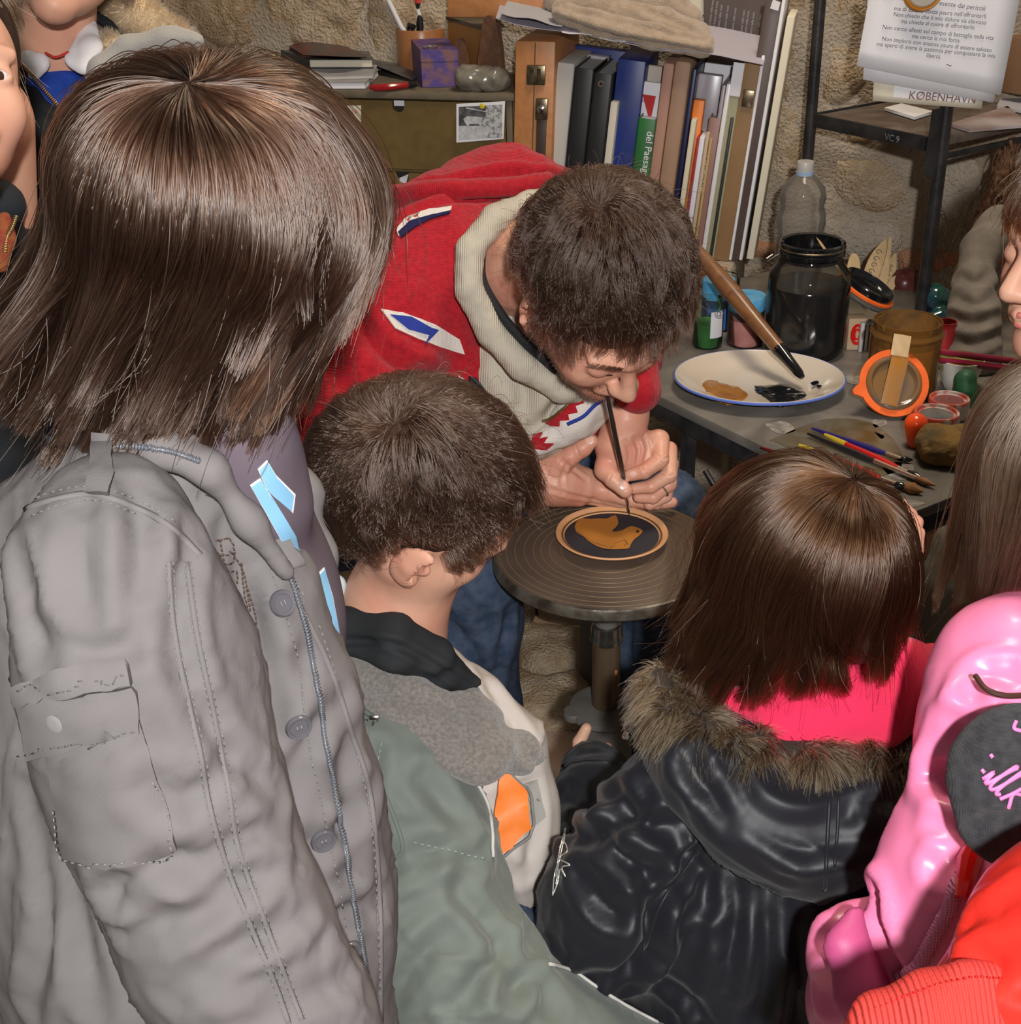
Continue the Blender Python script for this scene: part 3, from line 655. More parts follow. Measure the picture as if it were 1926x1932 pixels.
def girl_grey():
    hc = P(436, 455, 0.93)
    t = thing('person', 'girl with long glossy brown hair seen from behind, wearing an unbuttoned grey cotton jacket', 'person', (hc[0], hc[1], 0))
    R = basis(cv(0.82, -0.25, -0.52), cv(0.10, 0.86, 0.48))
    # ---- body: head, neck and trunk
    S = SDF(); head_sdf(S, hc, R, 0.90)
    S.px([(430, 600, 0.98, 120), (440, 800, 1.05, 100), (400, 1000, 1.10, 120)], 0.03)
    b1 = Body(S, 0.004, 1)
    b1.build('body', SKINC, t)
    # ---- purple-grey shirt with its printed front
    S = SDF(); S.px([(456, 780, 0.985, 86), (462, 860, 0.985, 96), (478, 950, 1.0, 100)], 0.02); S.px([(455, 940, 1.06, 128), (460, 1150, 1.09, 166), (478, 1400, 1.14, 178), (500, 1700, 1.20, 190)], 0.05)
    sh = Body(S, 0.005, 2); sh.noise(0.004, 14, 2, (1, 1, .4)); sh.build('shirt', MAUVE, t)
    g = sh
    S2 = SDF(); S2.px([(432, 742, 0.955, 50), (440, 768, 0.962, 60)], 0.01); Body(S2, 0.003, 1).build('collar', M('collar_knit', (0.45, 0.42, 0.40), 0.9, bump=0.5, bs=500), t)
    pr = M('print_white_edge', (0.80, 0.80, 0.82), 0.45)
    for nm, poly in (('print', [(474, 918), (492, 905), (565, 1040), (552, 1058)]), ('print', [(488, 888), (504, 872), (520, 900), (552, 935), (548, 965), (520, 940), (505, 925), (556, 1010), (560, 1030), (548, 1022)]),
                     ('print', [(596, 1090), (610, 1075), (625, 1130), (645, 1230), (625, 1250), (606, 1180)]), ('print', [(636, 1280), (650, 1270), (662, 1300), (668, 1345), (650, 1330)])):
        pc = g.piece(nm, poly, PRINTB, t, 0.0022, 0.0012, 9)
        c = np.mean(poly, 0); out = [tuple(c + (np.array(q) - c) * 1.0 + (np.array(q) - c) / np.linalg.norm(np.array(q) - c) * 4.5) for q in poly]
        g.piece('print_edge', out, PRINTW, t, 0.0014, 0.0010, 9)
    for poly in ([(565, 1055), (578, 1050), (592, 1085), (588, 1100)], [(622, 1228), (640, 1200), (650, 1235), (640, 1270), (628, 1300), (620, 1260)]): g.piece('print', poly, PRINTW, t, 0.0026, 0.0012, 8)
    # ---- jacket body
    S = SDF()
    S.px([(250, 905, 0.96, 120), (90, 1010, 1.02, 130)], 0.05)
    S.px([(330, 960, 1.0, 150), (330, 1140, 1.05, 215), (350, 1400, 1.10, 300), (365, 1650, 1.15, 345), (375, 1990, 1.24, 345), (385, 2300, 1.36, 370)], 0.05)
    S.px([(120, 1150, 1.06, 150), (110, 1500, 1.12, 150), (150, 2000, 1.24, 160)], 0.06)
    S.px([(420, 985, 1.0, 62), (500, 1120, 1.02, 85), (545, 1300, 1.05, 100), (580, 1500, 1.09, 112), (600, 1750, 1.14, 118), (605, 2000, 1.2, 125)], 0.035)
    jk = Body(S, 0.006, 3)
    m_ = sstep(0.9, 1.1, 1.2 + 0 * jk.V[:, 2])
    jk.noise(0.005, 7, 2, (1.0, 1.0, 0.45)); jk.noise(0.0025, 26, 2, (1, 1, .7), True)
    jk.folds([[(640, 1330), (560, 1420), (540, 1500)], [(690, 1500), (640, 1570), (560, 1600)], [(560, 1250), (520, 1320), (500, 1420)], [(715, 1700), (640, 1730), (560, 1800)],
              [(560, 1620), (580, 1760), (660, 1880)], [(500, 1040), (470, 1100), (480, 1200), (510, 1380)], [(60, 1500), (90, 1700), (60, 1900)], [(110, 1560), (150, 1750), (180, 1900)],
              [(430, 1000), (455, 1120), (490, 1250)], [(650, 1400), (655, 1500), (665, 1640)]], 0.010, 0.008)
    jk.creases(0.0035, 18, 1.0, (1, 1, .5), 4); jk.creases(0.0018, 40, 7.0, (1, 1, 1), 4); jb = jk.build('jacket', GREY, t)
    S = SDF(); S.px([(530, 850, 1.07, 24), (572, 930, 1.08, 32), (592, 1050, 1.10, 34), (606, 1180, 1.12, 30)], 0.02); fe = Body(S, 0.004, 2); fe.noise(0.003, 22, 2); fe.build('far_lapel', GREY, t)
    # ---- near sleeve
    S = SDF()
    S.px([(222, 965, 0.90, 108), (215, 1065, 0.89, 168), (262, 1260, 0.905, 206), (300, 1430, 0.925, 205), (345, 1560, 0.94, 190), (425, 1750, 0.955, 185), (520, 1950, 0.97, 175), (600, 2120, 0.98, 150)], 0.03)
    sl = Body(S, 0.0045, 3)
    sl.noise(0.0040, 8, 2, (1, 1, .5)); sl.noise(0.0018, 30, 2, (1, 1, .8), True)
    sl.folds([[(200, 1690), (290, 1640), (420, 1600), (520, 1560)], [(240, 1760), (340, 1740), (470, 1660)], [(330, 1880), (430, 1800), (560, 1740)],
              [(90, 1200), (180, 1230), (330, 1190)], [(160, 960), (150, 1060), (170, 1150)], [(260, 930), (270, 1050), (262, 1150)], [(360, 1010), (330, 1150), (350, 1260)], [(40, 1060), (60, 1180), (90, 1260)],
              [(300, 1610), (400, 1650), (500, 1640)], [(330, 1250), (420, 1400), (520, 1500)], [(280, 1480), (360, 1500), (430, 1440)], [(420, 1860), (520, 1850), (600, 1790)], [(480, 1920), (560, 1880), (640, 1850)],
              [(210, 1660), (230, 1700), (300, 1720)]], 0.009, 0.006)
    sl.creases(0.0028, 22, 3.0, (1, 1, .6), 4); sl.creases(0.0016, 45, 9.0, (1, 1, 1), 4); sl.build('sleeve', GREY, t)
    # far sleeve, seen only from the side
    # ---- seams, stitches, pocket, tab
    # pocket on the sleeve
    pk = sl.piece('pocket', [(92, 1412), (262, 1352), (290, 1450), (332, 1592), (270, 1620), (205, 1634), (128, 1618), (112, 1510)], GREY, t, 0.006, 0.007, 14, puff=0.004, nz=0.0015)
    sl.stitch('pocket_stitching', [[(118, 1520), (134, 1610), (208, 1624), (268, 1611), (322, 1588), (282, 1450)]], GREYL, t, 8, 6, 0.0006, 0.0075)
    sl.piece('pocket_flap', [(52, 1322), (250, 1290), (262, 1300), (264, 1374), (160, 1400), (72, 1428)], GREY, t, 0.012, 0.006, 14, puff=0.002)
    sl.piece('pocket_flap', [(46, 1290), (150, 1262), (246, 1256), (252, 1285), (150, 1302), (52, 1326)], GREY, t, 0.0135, 0.010, 12, puff=0.003)
    sl.stitch('pocket_stitching', [[(70, 1408), (160, 1386), (256, 1364)], [(66, 1300), (150, 1290), (244, 1276)]], GREYD, t, 7, 6, 0.0006, 0.0145)
    h_ = sl.hit(128, 1348)
    gg = G(); gg.lathe([(0.0002, 0), (0.0055, 0), (0.0062, 0.0012), (0.004, 0.0022), (0.0002, 0.0016)], h_[0] + h_[1] * 0.0125, h_[1], 18); gg.build('snap', GREYL, t)
    # panel seams: paired ridges down the sleeve
    for ln in ([(318, 1060), (330, 1200), (360, 1340), (380, 1430), (395, 1520), (430, 1640), (470, 1740), (520, 1860), (545, 1932)], [(352, 1060), (372, 1200), (400, 1330), (430, 1480), (450, 1600), (500, 1740), (545, 1860), (570, 1925)]):
        sl.cord('seam', ln, 0.0022, GREY, t, -0.0006, 40); sl.stitch('seam_stitching', [[(x - 6, y) for x, y in ln], [(x + 7, y) for x, y in ln]], GREYL, t, 9, 6, 0.0004, 0.0007)
    sl.cord('seam', [(28, 968), (90, 945), (175, 932), (262, 960), (330, 1000), (378, 1048)], 0.0026, GREY, t, -0.0006, 30)
    sl.stitch('seam_stitching', [[(40, 955), (100, 930), (175, 920), (262, 946), (330, 985)], [(60, 975), (110, 955), (180, 945), (260, 972)]], GREYL, t, 9, 6, 0.0004, 0.0008)
    # shoulder tab
    S = SDF(); 
    sl.piece('shoulder_tab', [(178, 838), (212, 842), (208, 940), (172, 934)], GREY, t, 0.010, 0.006, 10, puff=0.002)
    # lapel with a zip along its fold
    S = SDF(); S.px([(205, 838, 0.905, 20), (300, 850, 0.90, 24), (395, 885, 0.905, 26)], 0.02); S.px([(395, 885, 0.910, 24), (470, 985, 0.938, 22), (540, 1080, 0.968, 18)], 0.02)
    S.px([(230, 818, 0.93, 34), (320, 825, 0.93, 32), (370, 858, 0.935, 26)], 0.03)
    lp = Body(S, 0.004, 3); lp.noise(0.0015, 14, 2); lp.build('lapel', GREY, t)
    def zipper(body, line, name, mat, teeth=True, w=0.0018, lift=0.001):
        L_ = body.line(line, 60); g = G(); g.tube([p + n_ * lift for p, n_ in L_], w, 6); 
        o = g.build(name, mat, t, auto=None)
        if teeth:
            g = G(); pp = np.array([p + n_ * (lift + w) for p, n_ in L_]); ln = np.r_[0, np.cumsum(np.linalg.norm(np.diff(pp, axis=0), axis=1))]
            for q in np.arange(0, ln[-1], 0.0026):
                c = np.array([np.interp(q, ln, pp[:, a]) for a in range(3)]); i = min(len(pp) - 2, int(np.searchsorted(ln, q))); tx = nrm(pp[i + 1] - pp[i] + 1e-9); nn = L_[i][1]; g.box(c, [tx, nn, np.cross(tx, nn)], (0.0013, 0.0022, 0.0042))
            g.build('zip_teeth', mat, o, auto=None)
        return o
    jk.piece('lapel_flap', [(384, 862), (384, 935), (440, 958), (500, 1010), (548, 1075), (566, 1070), (520, 985), (470, 915), (425, 875)], GREY, t, 0.008, 0.005, 10, puff=0.003)
    ZIPG = M('zip_grey', (0.15, 0.16, 0.18), 0.35, metal=0.2)
    zipper(lp, [(212, 842), (260, 843), (320, 852), (378, 872)], 'zip', ZIPG)
    zipper(jk, [(520, 1035), (556, 1120), (585, 1230), (602, 1330), (625, 1470), (655, 1640), (680, 1790), (690, 1840)], 'zip', ZIPG, True, 0.0016)
    for ln in ([(505, 1060), (560, 1240), (578, 1380), (598, 1480), (640, 1680), (665, 1850)], [(600, 1180), (640, 1300), (672, 1420), (700, 1560), (712, 1760), (716, 1900)], [(470, 985), (520, 1040), (575, 1130)]): jk.stitch('seam_stitching', [ln], GREYL, t, 9, 6, 0.0006, 0.001)
    jk.cord('placket_edge', [(560, 1130), (622, 1260), (662, 1380), (698, 1500), (716, 1700), (718, 1930)], 0.0026, GREY, t, 0.0, 40)
    for (x, y, rr) in ((527, 1140, 15), (560, 1366, 23), (607, 1580, 23), (655, 1790, 18)):
        h_ = jk.hit(x, y)
        if h_ is None: continue
        g = G(); n_ = h_[1]; r_ = 0.0102; c = h_[0] + n_ * 0.0035
        g.lathe([(0.0002, 0), (r_, 0), (r_, 0.002), (r_ * 0.92, 0.0036), (r_ * 0.70, 0.0030), (r_ * 0.66, 0.0018), (0.0002, 0.0016)], c, n_, 28); bt = g.build('button', BUTTON, t, auto=40)
        g = G(); ax = nrm(np.cross(n_, (0, 0, 1))); ay = np.cross(n_, ax)
        for sx in (-1, 1): g.tube([c + n_ * 0.0024 + ax * 0.0016 * sx - ay * 0.002, c + n_ * 0.0024 + ax * 0.0016 * sx + ay * 0.002], 0.0006, 5)
        g.build('button_thread', GREYL, bt, auto=None)
    # brown outline embroidery on the chest (letters run down the front)
    def letter_path(polys):
        for q in polys: jk.stitch('embroidery', [q], BROWNTH, t, 6, 3, 0.0007, 0.0016)
    letter_path([[(404, 1020), (428, 1016)], [(412, 1018), (420, 1060), (424, 1100)], [(406, 1050), (436, 1046)], [(430, 1016), (442, 1040), (436, 1062), (418, 1066)],
                 [(414, 1080), (442, 1076)], [(416, 1080), (420, 1130), (444, 1128)], [(444, 1076), (446, 1100)], [(418, 1104), (440, 1102)], [(432, 1040), (456, 1070), (468, 1110), (476, 1160)],
                 [(455, 1060), (462, 1120), (470, 1180)], [(452, 1120), (456, 1200), (460, 1250)], [(470, 1110), (482, 1150), (486, 1180), (466, 1182)], [(448, 1160), (470, 1240)], [(478, 1205), (488, 1212), (486, 1222), (476, 1216), (478, 1205)],
                 [(444, 1140), (462, 1150)], [(436, 1140), (440, 1180)]])
    # ---- legs
    S = SDF(); base = P(360, 1990, 1.24); legs(S, (base[0], base[1], 0.72), 0.085, 0.085, (0.2, 1, 0), (1, -0.1, 0)); Body(S, 0.012, 2).build('trousers', DENIM, t); shoes((base[0], base[1], 0), (0.2, 1, 0), (1, -0.1, 0), SHOE, t, 0.085)
    # ---- hair
    S = SDF(); S.frame(hc, R, 0.90); S.ell((0, -0.022, 0.03), (0.080, 0.100, 0.087)); S.ell((0, -0.065, -0.055), (0.062, 0.040, 0.075), None, 0.05); S.ell((0.02, -0.02, -0.03), (0.056, 0.060, 0.06), None, 0.05)
    S.frame(np.zeros(3), np.eye(3))
    cap = Body(S, 0.005, 2); hp = cap.build('hair', HAIRCAP, t)
    rad = np.array((0.080, 0.102, 0.090)) * 0.90; C = hc + R @ np.array((0, -0.02, 0.03))
    wl = nrm(R.T @ cv(0.0, 0.60, 0.80)) 
    reg = lambda u: (u[:, 2] > -0.35 - 0.2 * (u[:, 1] < 0)) & ~((u[:, 1] > 0.72) & (u[:, 2] < 0.35))
    body_c = [(P(400, 1010, 1.06), 0.10), (P(215, 1010, 0.93), 0.062), (P(430, 830, 1.02), 0.05)]
    _CW['w'] = (0.10, 1.5)
    ptsl = hair_grow(C, R, rad, 26000, 26, 0, wl, cv(-0.80, -0.30, 0.10), 1.25, lambda u: 0.163 + 0.078 * (u @ R.T)[:, 2] + 0.015 * sstep(0.0, 0.8, u[:, 1]), reg, (0.004, 0.021), 600, 0.62, 0.0015, body_c, 0.05, 3, flip=0.30, swirl=0.25, locks=130, lockf=0.55, lockw=0.007)
    hair_obj('hair_strands', ptsl, np.linspace(0.00034, 0.00018, 26), HAIR_DK, hp)
girl_grey()
# ------------------------------------------------------------------ the decorator bent over his plate
RED = M('red_wool', (0.44, 0.014, 0.024), 0.9, c2=(0.33, 0.010, 0.018), ns=160, bump=0.35, bs=900, kind='knit', sheen=0.12, spec=0.15)
REDR = M('red_wool_rib', (0.44, 0.014, 0.024), 0.9, c2=(0.34, 0.010, 0.018), ns=160, bump=0.5, bs=800, kind='rib', sheen=0.12, spec=0.15)
WOOLW = M('white_wool', (0.72, 0.66, 0.60), 0.9, bump=0.4, bs=1300, kind='knit', spec=0.15)
WOOLB = M('blue_wool', (0.03, 0.05, 0.30), 0.9, bump=0.4, bs=1300, kind='knit', spec=0.15)
WOOLN = M('navy_wool', (0.02, 0.02, 0.07), 0.9, bump=0.4, bs=1300, spec=0.15)
BEIGE = M('beige_rib_knit', (0.55, 0.50, 0.40), 0.85, c2=(0.50, 0.45, 0.36), ns=30, bump=0.55, bs=900, kind='rib', spec=0.15)
HAIR_M = hair_mat('hair_dark_man', (0.024, 0.013, 0.009), 0.22, 0.32, tint=(0.075, 0.042, 0.028))
NAIL = M('nail', (0.72, 0.42, 0.34), 0.3, spec=0.5)
def artisan():
    base = P(760, 1000, 1.95)
    t = thing('person', 'man in red patterned wool cardigan bent low over the wheel, painting a plate', 'person', (base[0], base[1], 0))
    hc = P(1136, 558, 1.50); R = basis(cv(0.34, -0.92, 0.14), cv(0.22, 0.15, 0.96)); sH = 1.0
    S = SDF(); head_sdf(S, hc, R, sH)
    S.px([(1075, 490, 1.58, 92), (990, 500, 1.665, 86), (940, 520, 1.74, 90)], 0.03)
    head = Body(S, 0.0028, 1); head.noise(0.0006, 60, 2)
    # forearm and hand with the brush
    S = SDF()
    S.px([(1196, 700, 1.728, 42), (1180, 790, 1.728, 40), (1158, 842, 1.733, 36)], 0.012)
    S.px([(1158, 842, 1.751, 34), (1195, 862, 1.746, 34), (1232, 862, 1.746, 30)], 0.012)
    S.px([(1195, 845, 1.736, 24), (1240, 830, 1.736, 20)], 0.01)
    fingers(S, [[(1246, 828, 1.736, 17), (1246, 868, 1.718, 15.5), (1215, 890, 1.714, 13.5), (1188, 897, 1.718, 11.5)],
                [(1262, 848, 1.746, 16), (1262, 896, 1.731, 15), (1228, 918, 1.726, 13), (1196, 922, 1.730, 11)],
                [(1266, 874, 1.758, 14.5), (1262, 914, 1.748, 14), (1232, 938, 1.744, 12.5), (1205, 938, 1.748, 11)],
                [(1264, 900, 1.772, 13), (1256, 936, 1.768, 12), (1225, 952, 1.766, 11)],
                [(1150, 856, 1.738, 22), (1141, 888, 1.726, 18), (1158, 905, 1.718, 17), (1180, 926, 1.714, 14)]], 0.0028)
    S.px([(1165, 858, 1.736, 26), (1145, 880, 1.731, 20)], 0.01)
    h1 = Body(S, 0.0014, 1)
    h1.folds([[(1196, 826), (1205, 850), (1200, 880)], [(1215, 822), (1222, 846), (1214, 872)], [(1180, 834), (1188, 855), (1186, 880)]], 0.003, 0.0016)
    h1.folds([[(1238, 858), (1252, 866), (1262, 862)], [(1210, 882), (1216, 890), (1222, 898)], [(1155, 893), (1150, 902), (1146, 912)], [(1250, 892), (1262, 898), (1272, 894)]], 0.0014, 0.0008)
    # flat supporting hand, fingers pointing right
    S = SDF()
    S.px([(840, 880, 1.710, 52), (930, 895, 1.740, 47), (1000, 902, 1.765, 43)], 0.012)
    S.px([(1000, 900, 1.765, 42), (1050, 905, 1.772, 44), (1098, 914, 1.780, 34)], 0.014, None)
    S.px([(1010, 925, 1.770, 24), (1090, 938, 1.790, 18)], 0.012)
    fingers(S, [[(1090, 905, 1.778, 24), (1140, 926, 1.778, 18), (1190, 942, 1.778, 14.5), (1238, 951, 1.780, 11.5)],
                [(1110, 925, 1.785, 20), (1170, 943, 1.790, 15), (1225, 951, 1.792, 12.5), (1268, 948, 1.794, 10.5)],
                [(1105, 935, 1.795, 17), (1170, 951, 1.800, 12), (1215, 957, 1.802, 10)],
                [(1048, 880, 1.750, 28), (1078, 858, 1.735, 19), (1100, 845, 1.728, 17), (1116, 832, 1.725, 13)]], 0.003)
    h2 = Body(S, 0.0014, 1)
    h2.folds([[(1058, 868), (1085, 890), (1105, 905)], [(1030, 920), (1080, 935), (1130, 945)], [(1072, 872), (1060, 900), (1062, 930)]], 0.003, 0.0014)
    h2.folds([[(1086, 842), (1090, 852), (1094, 862)], [(1182, 930), (1186, 940), (1186, 952)], [(1226, 942), (1230, 950), (1228, 958)]], 0.0014, 0.0008)
    # trunk under the clothes
    S = SDF(); S.px([(920, 520, 1.76, 90), (900, 640, 1.82, 120), (780, 780, 1.92, 120), (680, 900, 1.98, 110)], 0.04); tr = Body(S, 0.008, 1)
    V, Fc = join([head, h1, h2, tr]); obj('body', V, Fc, SKINH, t)
    lips_part(hc, R, sH, t)
    # nails and ring
    def nail(b, x, y, along, w, l):
        h_ = b.hit(x, y)
        if h_ is None: return
        n_ = h_[1]; ax = P(x + along[0], y + along[1], 1.7) - P(x, y, 1.7); ax = nrm(ax - n_ * (ax @ n_)); ay = np.cross(n_, ax)
        g = G(); rows = []
        for i in range(7):
            u_ = -1 + 2 * i / 6; ww = w * math.sqrt(max(0.05, 1 - abs(u_) ** 3)); rows.append([h_[0] + ax * u_ * l / 2 + ay * ww / 2 * q + n_ * (0.0009 - 0.0011 * q * q) for q in np.linspace(-1, 1, 6)])
        g.sheet(rows, 0.0006); g.build('nail', NAIL, t)
    nail(h1, 1176, 916, (14, 12), 0.011, 0.012); nail(h1, 1194, 895, (-16, 3), 0.008, 0.009); nail(h2, 1112, 830, (10, -9), 0.012, 0.012); nail(h2, 1262, 945, (12, -2), 0.008, 0.008)
    g = G(); c = P(1250, 924, 1.746); ax = nrm(P(1262, 914, 1.748) - P(1232, 938, 1.744))
    g.lathe([(0.0098, -0.0014), (0.0112, -0.0010), (0.0112, 0.0010), (0.0098, 0.0014)], c, ax, 30, cap=False); g.build('ring', SILVER, t)
    # eyelids closed: dark lash line, brow
    for q in (1, -1):
        g = G(); pts = [hc + R @ (np.array((q * (0.018 + 0.028 * u_), 0.0885 - 0.010 * u_ - 0.006 * u_ * u_, -0.0125 - 0.004 * math.sin(u_ * 3.1))) * sH) for u_ in np.linspace(0, 1, 9)]
        g.tube(pts, [0.0007 + 0.0006 * math.sin(x * 3.1) for x in np.linspace(0, 1, 9)], 5); g.build('eyelashes', LASH, t)
        rg = np.random.default_rng(5); k = 260; u_ = rg.random(k); root = np.stack([q * (0.012 + 0.036 * u_), 0.0935 - 0.016 * u_ ** 1.6 - 0.002, 0.0165 + 0.004 * np.sin(u_ * 2.6) + rg.normal(size=k) * 0.0016], 1)
        dr = np.stack([q * np.full(k, 0.006), np.full(k, 0.0012) + rg.random(k) * .001, 0.002 - 0.004 * u_], 1); pp = np.stack([root, root + dr * 0.6, root + dr * 1.1], 1) * sH
        hair_obj('eyebrow', pp @ R.T + hc, np.array([0.00028, 0.00022, 0.00008]), HAIR_M, t)
    # ---- clothes
    S = SDF(); S.px([(955, 600, 1.76, 110), (1000, 690, 1.76, 120), (1030, 770, 1.80, 110)], 0.05); S.px([(890, 520, 1.76, 95), (960, 440, 1.82, 95)], 0.04); S.px([(930, 700, 1.72, 60), (1000, 800, 1.74, 50)], 0.05)
    shirt = Body(S, 0.0045, 3); shirt.noise(0.004, 12, 2); shirt.folds([[(1085, 735), (1040, 780), (990, 840)], [(960, 690), (990, 740), (985, 800)], [(1000, 660), (1040, 700), (1100, 720)]], 0.012, 0.009)
    shirt.build('shirt', BEIGE, t)
    S = SDF(); cp = [(1040, 372, 1.66, 22), (1000, 384, 1.64, 24), (935, 412, 1.615, 27), (886, 470, 1.60, 27), (884, 545, 1.60, 27), (925, 625, 1.62, 28), (985, 690, 1.63, 28), (1060, 735, 1.65, 25), (1120, 745, 1.68, 20)]
    S.px(cp, 0.006, (cv(0.3, -0.1, 1), 1.0)); co = Body(S, 0.0028, 2); co.noise(0.0012, 60, 2); co.build('collar', BEIGE, t)
    L_ = spline([(1035, 392, 1.685), (975, 412, 1.655), (918, 450, 1.628), (908, 520, 1.612), (940, 585, 1.610), (985, 640, 1.612), (1050, 700, 1.63)], 40); g = G(); g.tube([P(*q) for q in L_], 0.0062, 8); g.build('undershirt', BLACKT, t)
    # cardigan: back, shoulder, near sleeve, front panel
    S = SDF()
    S.px([(1050, 420, 1.90, 95), (950, 410, 1.86, 122), (850, 490, 1.82, 140), (760, 600, 1.84, 150), (680, 740, 1.90, 130), (640, 830, 1.95, 100)], 0.05)
    S.px([(800, 520, 1.72, 120), (760, 590, 1.69, 118), (700, 700, 1.66, 108), (655, 800, 1.64, 96), (760, 860, 1.62, 72), (880, 885, 1.655, 56)], 0.03)
    S.px([(830, 480, 1.72, 80), (845, 600, 1.70, 62), (880, 720, 1.72, 56), (940, 800, 1.75, 42), (1000, 845, 1.79, 34)], 0.03)
    S.px([(1060, 820, 1.80, 34), (1110, 790, 1.79, 44), (1135, 740, 1.79, 40), (1180, 640, 1.84, 70)], 0.02)
    S.px([(1120, 480, 1.84, 80), (1180, 560, 1.80, 66), (1194, 640, 1.75, 54), (1198, 706, 1.718, 47)], 0.03)
    cd_ = Body(S, 0.005, 3); cd_.noise(0.006, 8, 2); cd_.noise(0.003, 22, 2)
    cd_.folds([([(672, 590), (700, 640), (760, 690), (830, 720), (880, 770)], 0.010, 0.012), ([(620, 700), (680, 760), (740, 800)], 0.014, 0.010), ([(590, 760), (640, 820), (690, 870)], 0.012, 0.010), ([(570, 800), (610, 860), (640, 900)], 0.012, 0.010),
               ([(735, 420), (820, 385), (930, 370), (1010, 360)], 0.009, 0.009), ([(740, 350), (850, 345), (960, 330), (1060, 340)], 0.008, 0.010)], 0.01, 0.01)
    cd_.creases(0.003, 16, 2.0, (1, 1, 1), 3); cd_.build('cardigan', RED, t)
    cd_.cord('collar_roll', [(735, 372), (800, 362), (880, 358), (960, 352), (1040, 345)], 0.014, REDR, t, 0.002, 40)
    cd_.piece('knit_motif', [(718, 584), (760, 590), (820, 612), (866, 640), (876, 668), (830, 655), (790, 640), (745, 620)], WOOLW, t, 0.0026, 0.003, 9)
    cd_.piece('knit_motif', [(735, 594), (775, 598), (812, 618), (826, 622), (800, 650), (808, 632), (770, 622)], WOOLB, t, 0.0042, 0.003, 8)
    cd_.piece('knit_motif', [(748, 432), (770, 408), (810, 396), (852, 390), (850, 398), (800, 410), (770, 430), (752, 446)], WOOLW, t, 0.0026, 0.003, 8)
    cd_.piece('knit_motif', [(752, 440), (772, 418), (815, 406), (850, 399), (848, 404), (812, 414), (782, 430), (758, 450)], WOOLN, t, 0.0038, 0.003, 8)
    cd_.piece('knit_motif', [(864, 708), (876, 716), (886, 740), (872, 732)], WOOLW, t, 0.0026, 0.003, 7)
    cd_.piece('knit_motif', [(864, 520), (870, 538), (888, 545), (886, 554), (868, 548)], RED, t, 0.0046, 0.003, 7)
    # zip with pull tab on the near edge
    L2 = cd_.line([(884, 722), (912, 742), (945, 770), (975, 805), (990, 830)], 40)
    if len(L2) > 3: g = G(); g.tube([p + n_ * 0.002 for p, n_ in L2], 0.0024, 6); g.build('zip', GOLDT, t, auto=None)
    cd_.piece('zip_pull', [(884, 710), (896, 712), (914, 735), (910, 745), (893, 738), (884, 724)], BLACKT, t, 0.007, 0.007, 6, puff=0.002)
    # far front panel: white with jagged red edge, zip
    S = SDF(); S.px([(1120, 700, 1.70, 36), (1106, 745, 1.692, 40), (1078, 790, 1.694, 38)], 0.02); S.px([(1132, 762, 1.715, 26), (1104, 796, 1.71, 26)], 0.02)
    S.px([(1055, 818, 1.70, 24), (1012, 838, 1.70, 22)], 0.02); fp = Body(S, 0.003, 2); fp.noise(0.002, 40, 2); fp.build('front_panel', WOOLW, t)
    zz = [(1108, 716), (1100, 728), (1110, 738), (1096, 748), (1102, 760), (1086, 766), (1090, 778), (1072, 782), (1074, 792), (1056, 794), (1056, 804), (1040, 804)]
    fp.piece('knit_motif', zz + [(1030, 800), (1062, 778), (1082, 750), (1090, 716)], RED, t, 0.003, 0.003, 7)
    fp.cord('zip', [(1088, 715), (1084, 740), (1070, 768), (1045, 790), (1025, 800)], 0.0022, GOLDT, t, 0.0045)
    fp.piece('knit_motif', [(1000, 846), (1006, 822), (1024, 816), (1018, 828), (1034, 824), (1026, 836), (1044, 836), (1030, 848)], RED, t, 0.003, 0.003, 7)
    fp.cord('knit_stripe', [(1140, 752), (1120, 765), (1100, 785), (1070, 800)], 0.0026, WOOLB, t, 0.0015)
    S = SDF(); S.px([(1196, 704, 1.708, 48), (1202, 736, 1.702, 46)], 0.008); cf = Body(S, 0.003, 1); cf.build('cuff', REDR, t)
    # ---- jeans
    S = SDF()
    S.px([(640, 860, 2.02, 130), (620, 960, 2.06, 120)], 0.05)
    S.px([(640, 940, 2.04, 120), (800, 1000, 1.92, 112), (885, 1070, 1.80, 100), (890, 1180, 1.86, 92), (905, 1330, 1.97, 78), (930, 1600, 2.22, 70)], 0.02)
    S.px([(760, 900, 2.08, 110), (1050, 905, 2.03, 100), (1255, 975, 1.97, 88), (1248, 1130, 2.04, 82), (1225, 1330, 2.16, 72), (1200, 1560, 2.36, 62)], 0.02)
    je = Body(S, 0.006, 3); je.noise(0.004, 9, 2); je.creases(0.004, 16, 4.0, (1, 1, .5), 4); je.folds([[(1190, 1160), (1185, 1230), (1200, 1300)], [(1290, 1170), (1275, 1240), (1255, 1300)], [(840, 1160), (900, 1250), (920, 1320)], [(960, 1150), (950, 1220), (930, 1290)], [(1300, 950), (1280, 970), (1250, 1000)]], 0.010, 0.006)
    je.build('jeans', DENIM, t)
    S = SDF(); a = P(905, 1500, 2.2); 
    for q, w_ in ((P(930, 1600, 2.22), 0), (P(1200, 1560, 2.36), 1)):
        S.cone((q[0], q[1], 0.2), (q[0], q[1], 0.06), 0.045, 0.04, 0.02); S.cone((q[0], q[1] - 0.0, 0.045), (q[0] + .02, q[1] - 0.17, 0.04), 0.045, 0.04, 0.02)
    sb = Body(S, 0.008, 1); sb.V[:, 2] = np.maximum(sb.V[:, 2], 0.001); sb.build('shoes', SHOE, t)
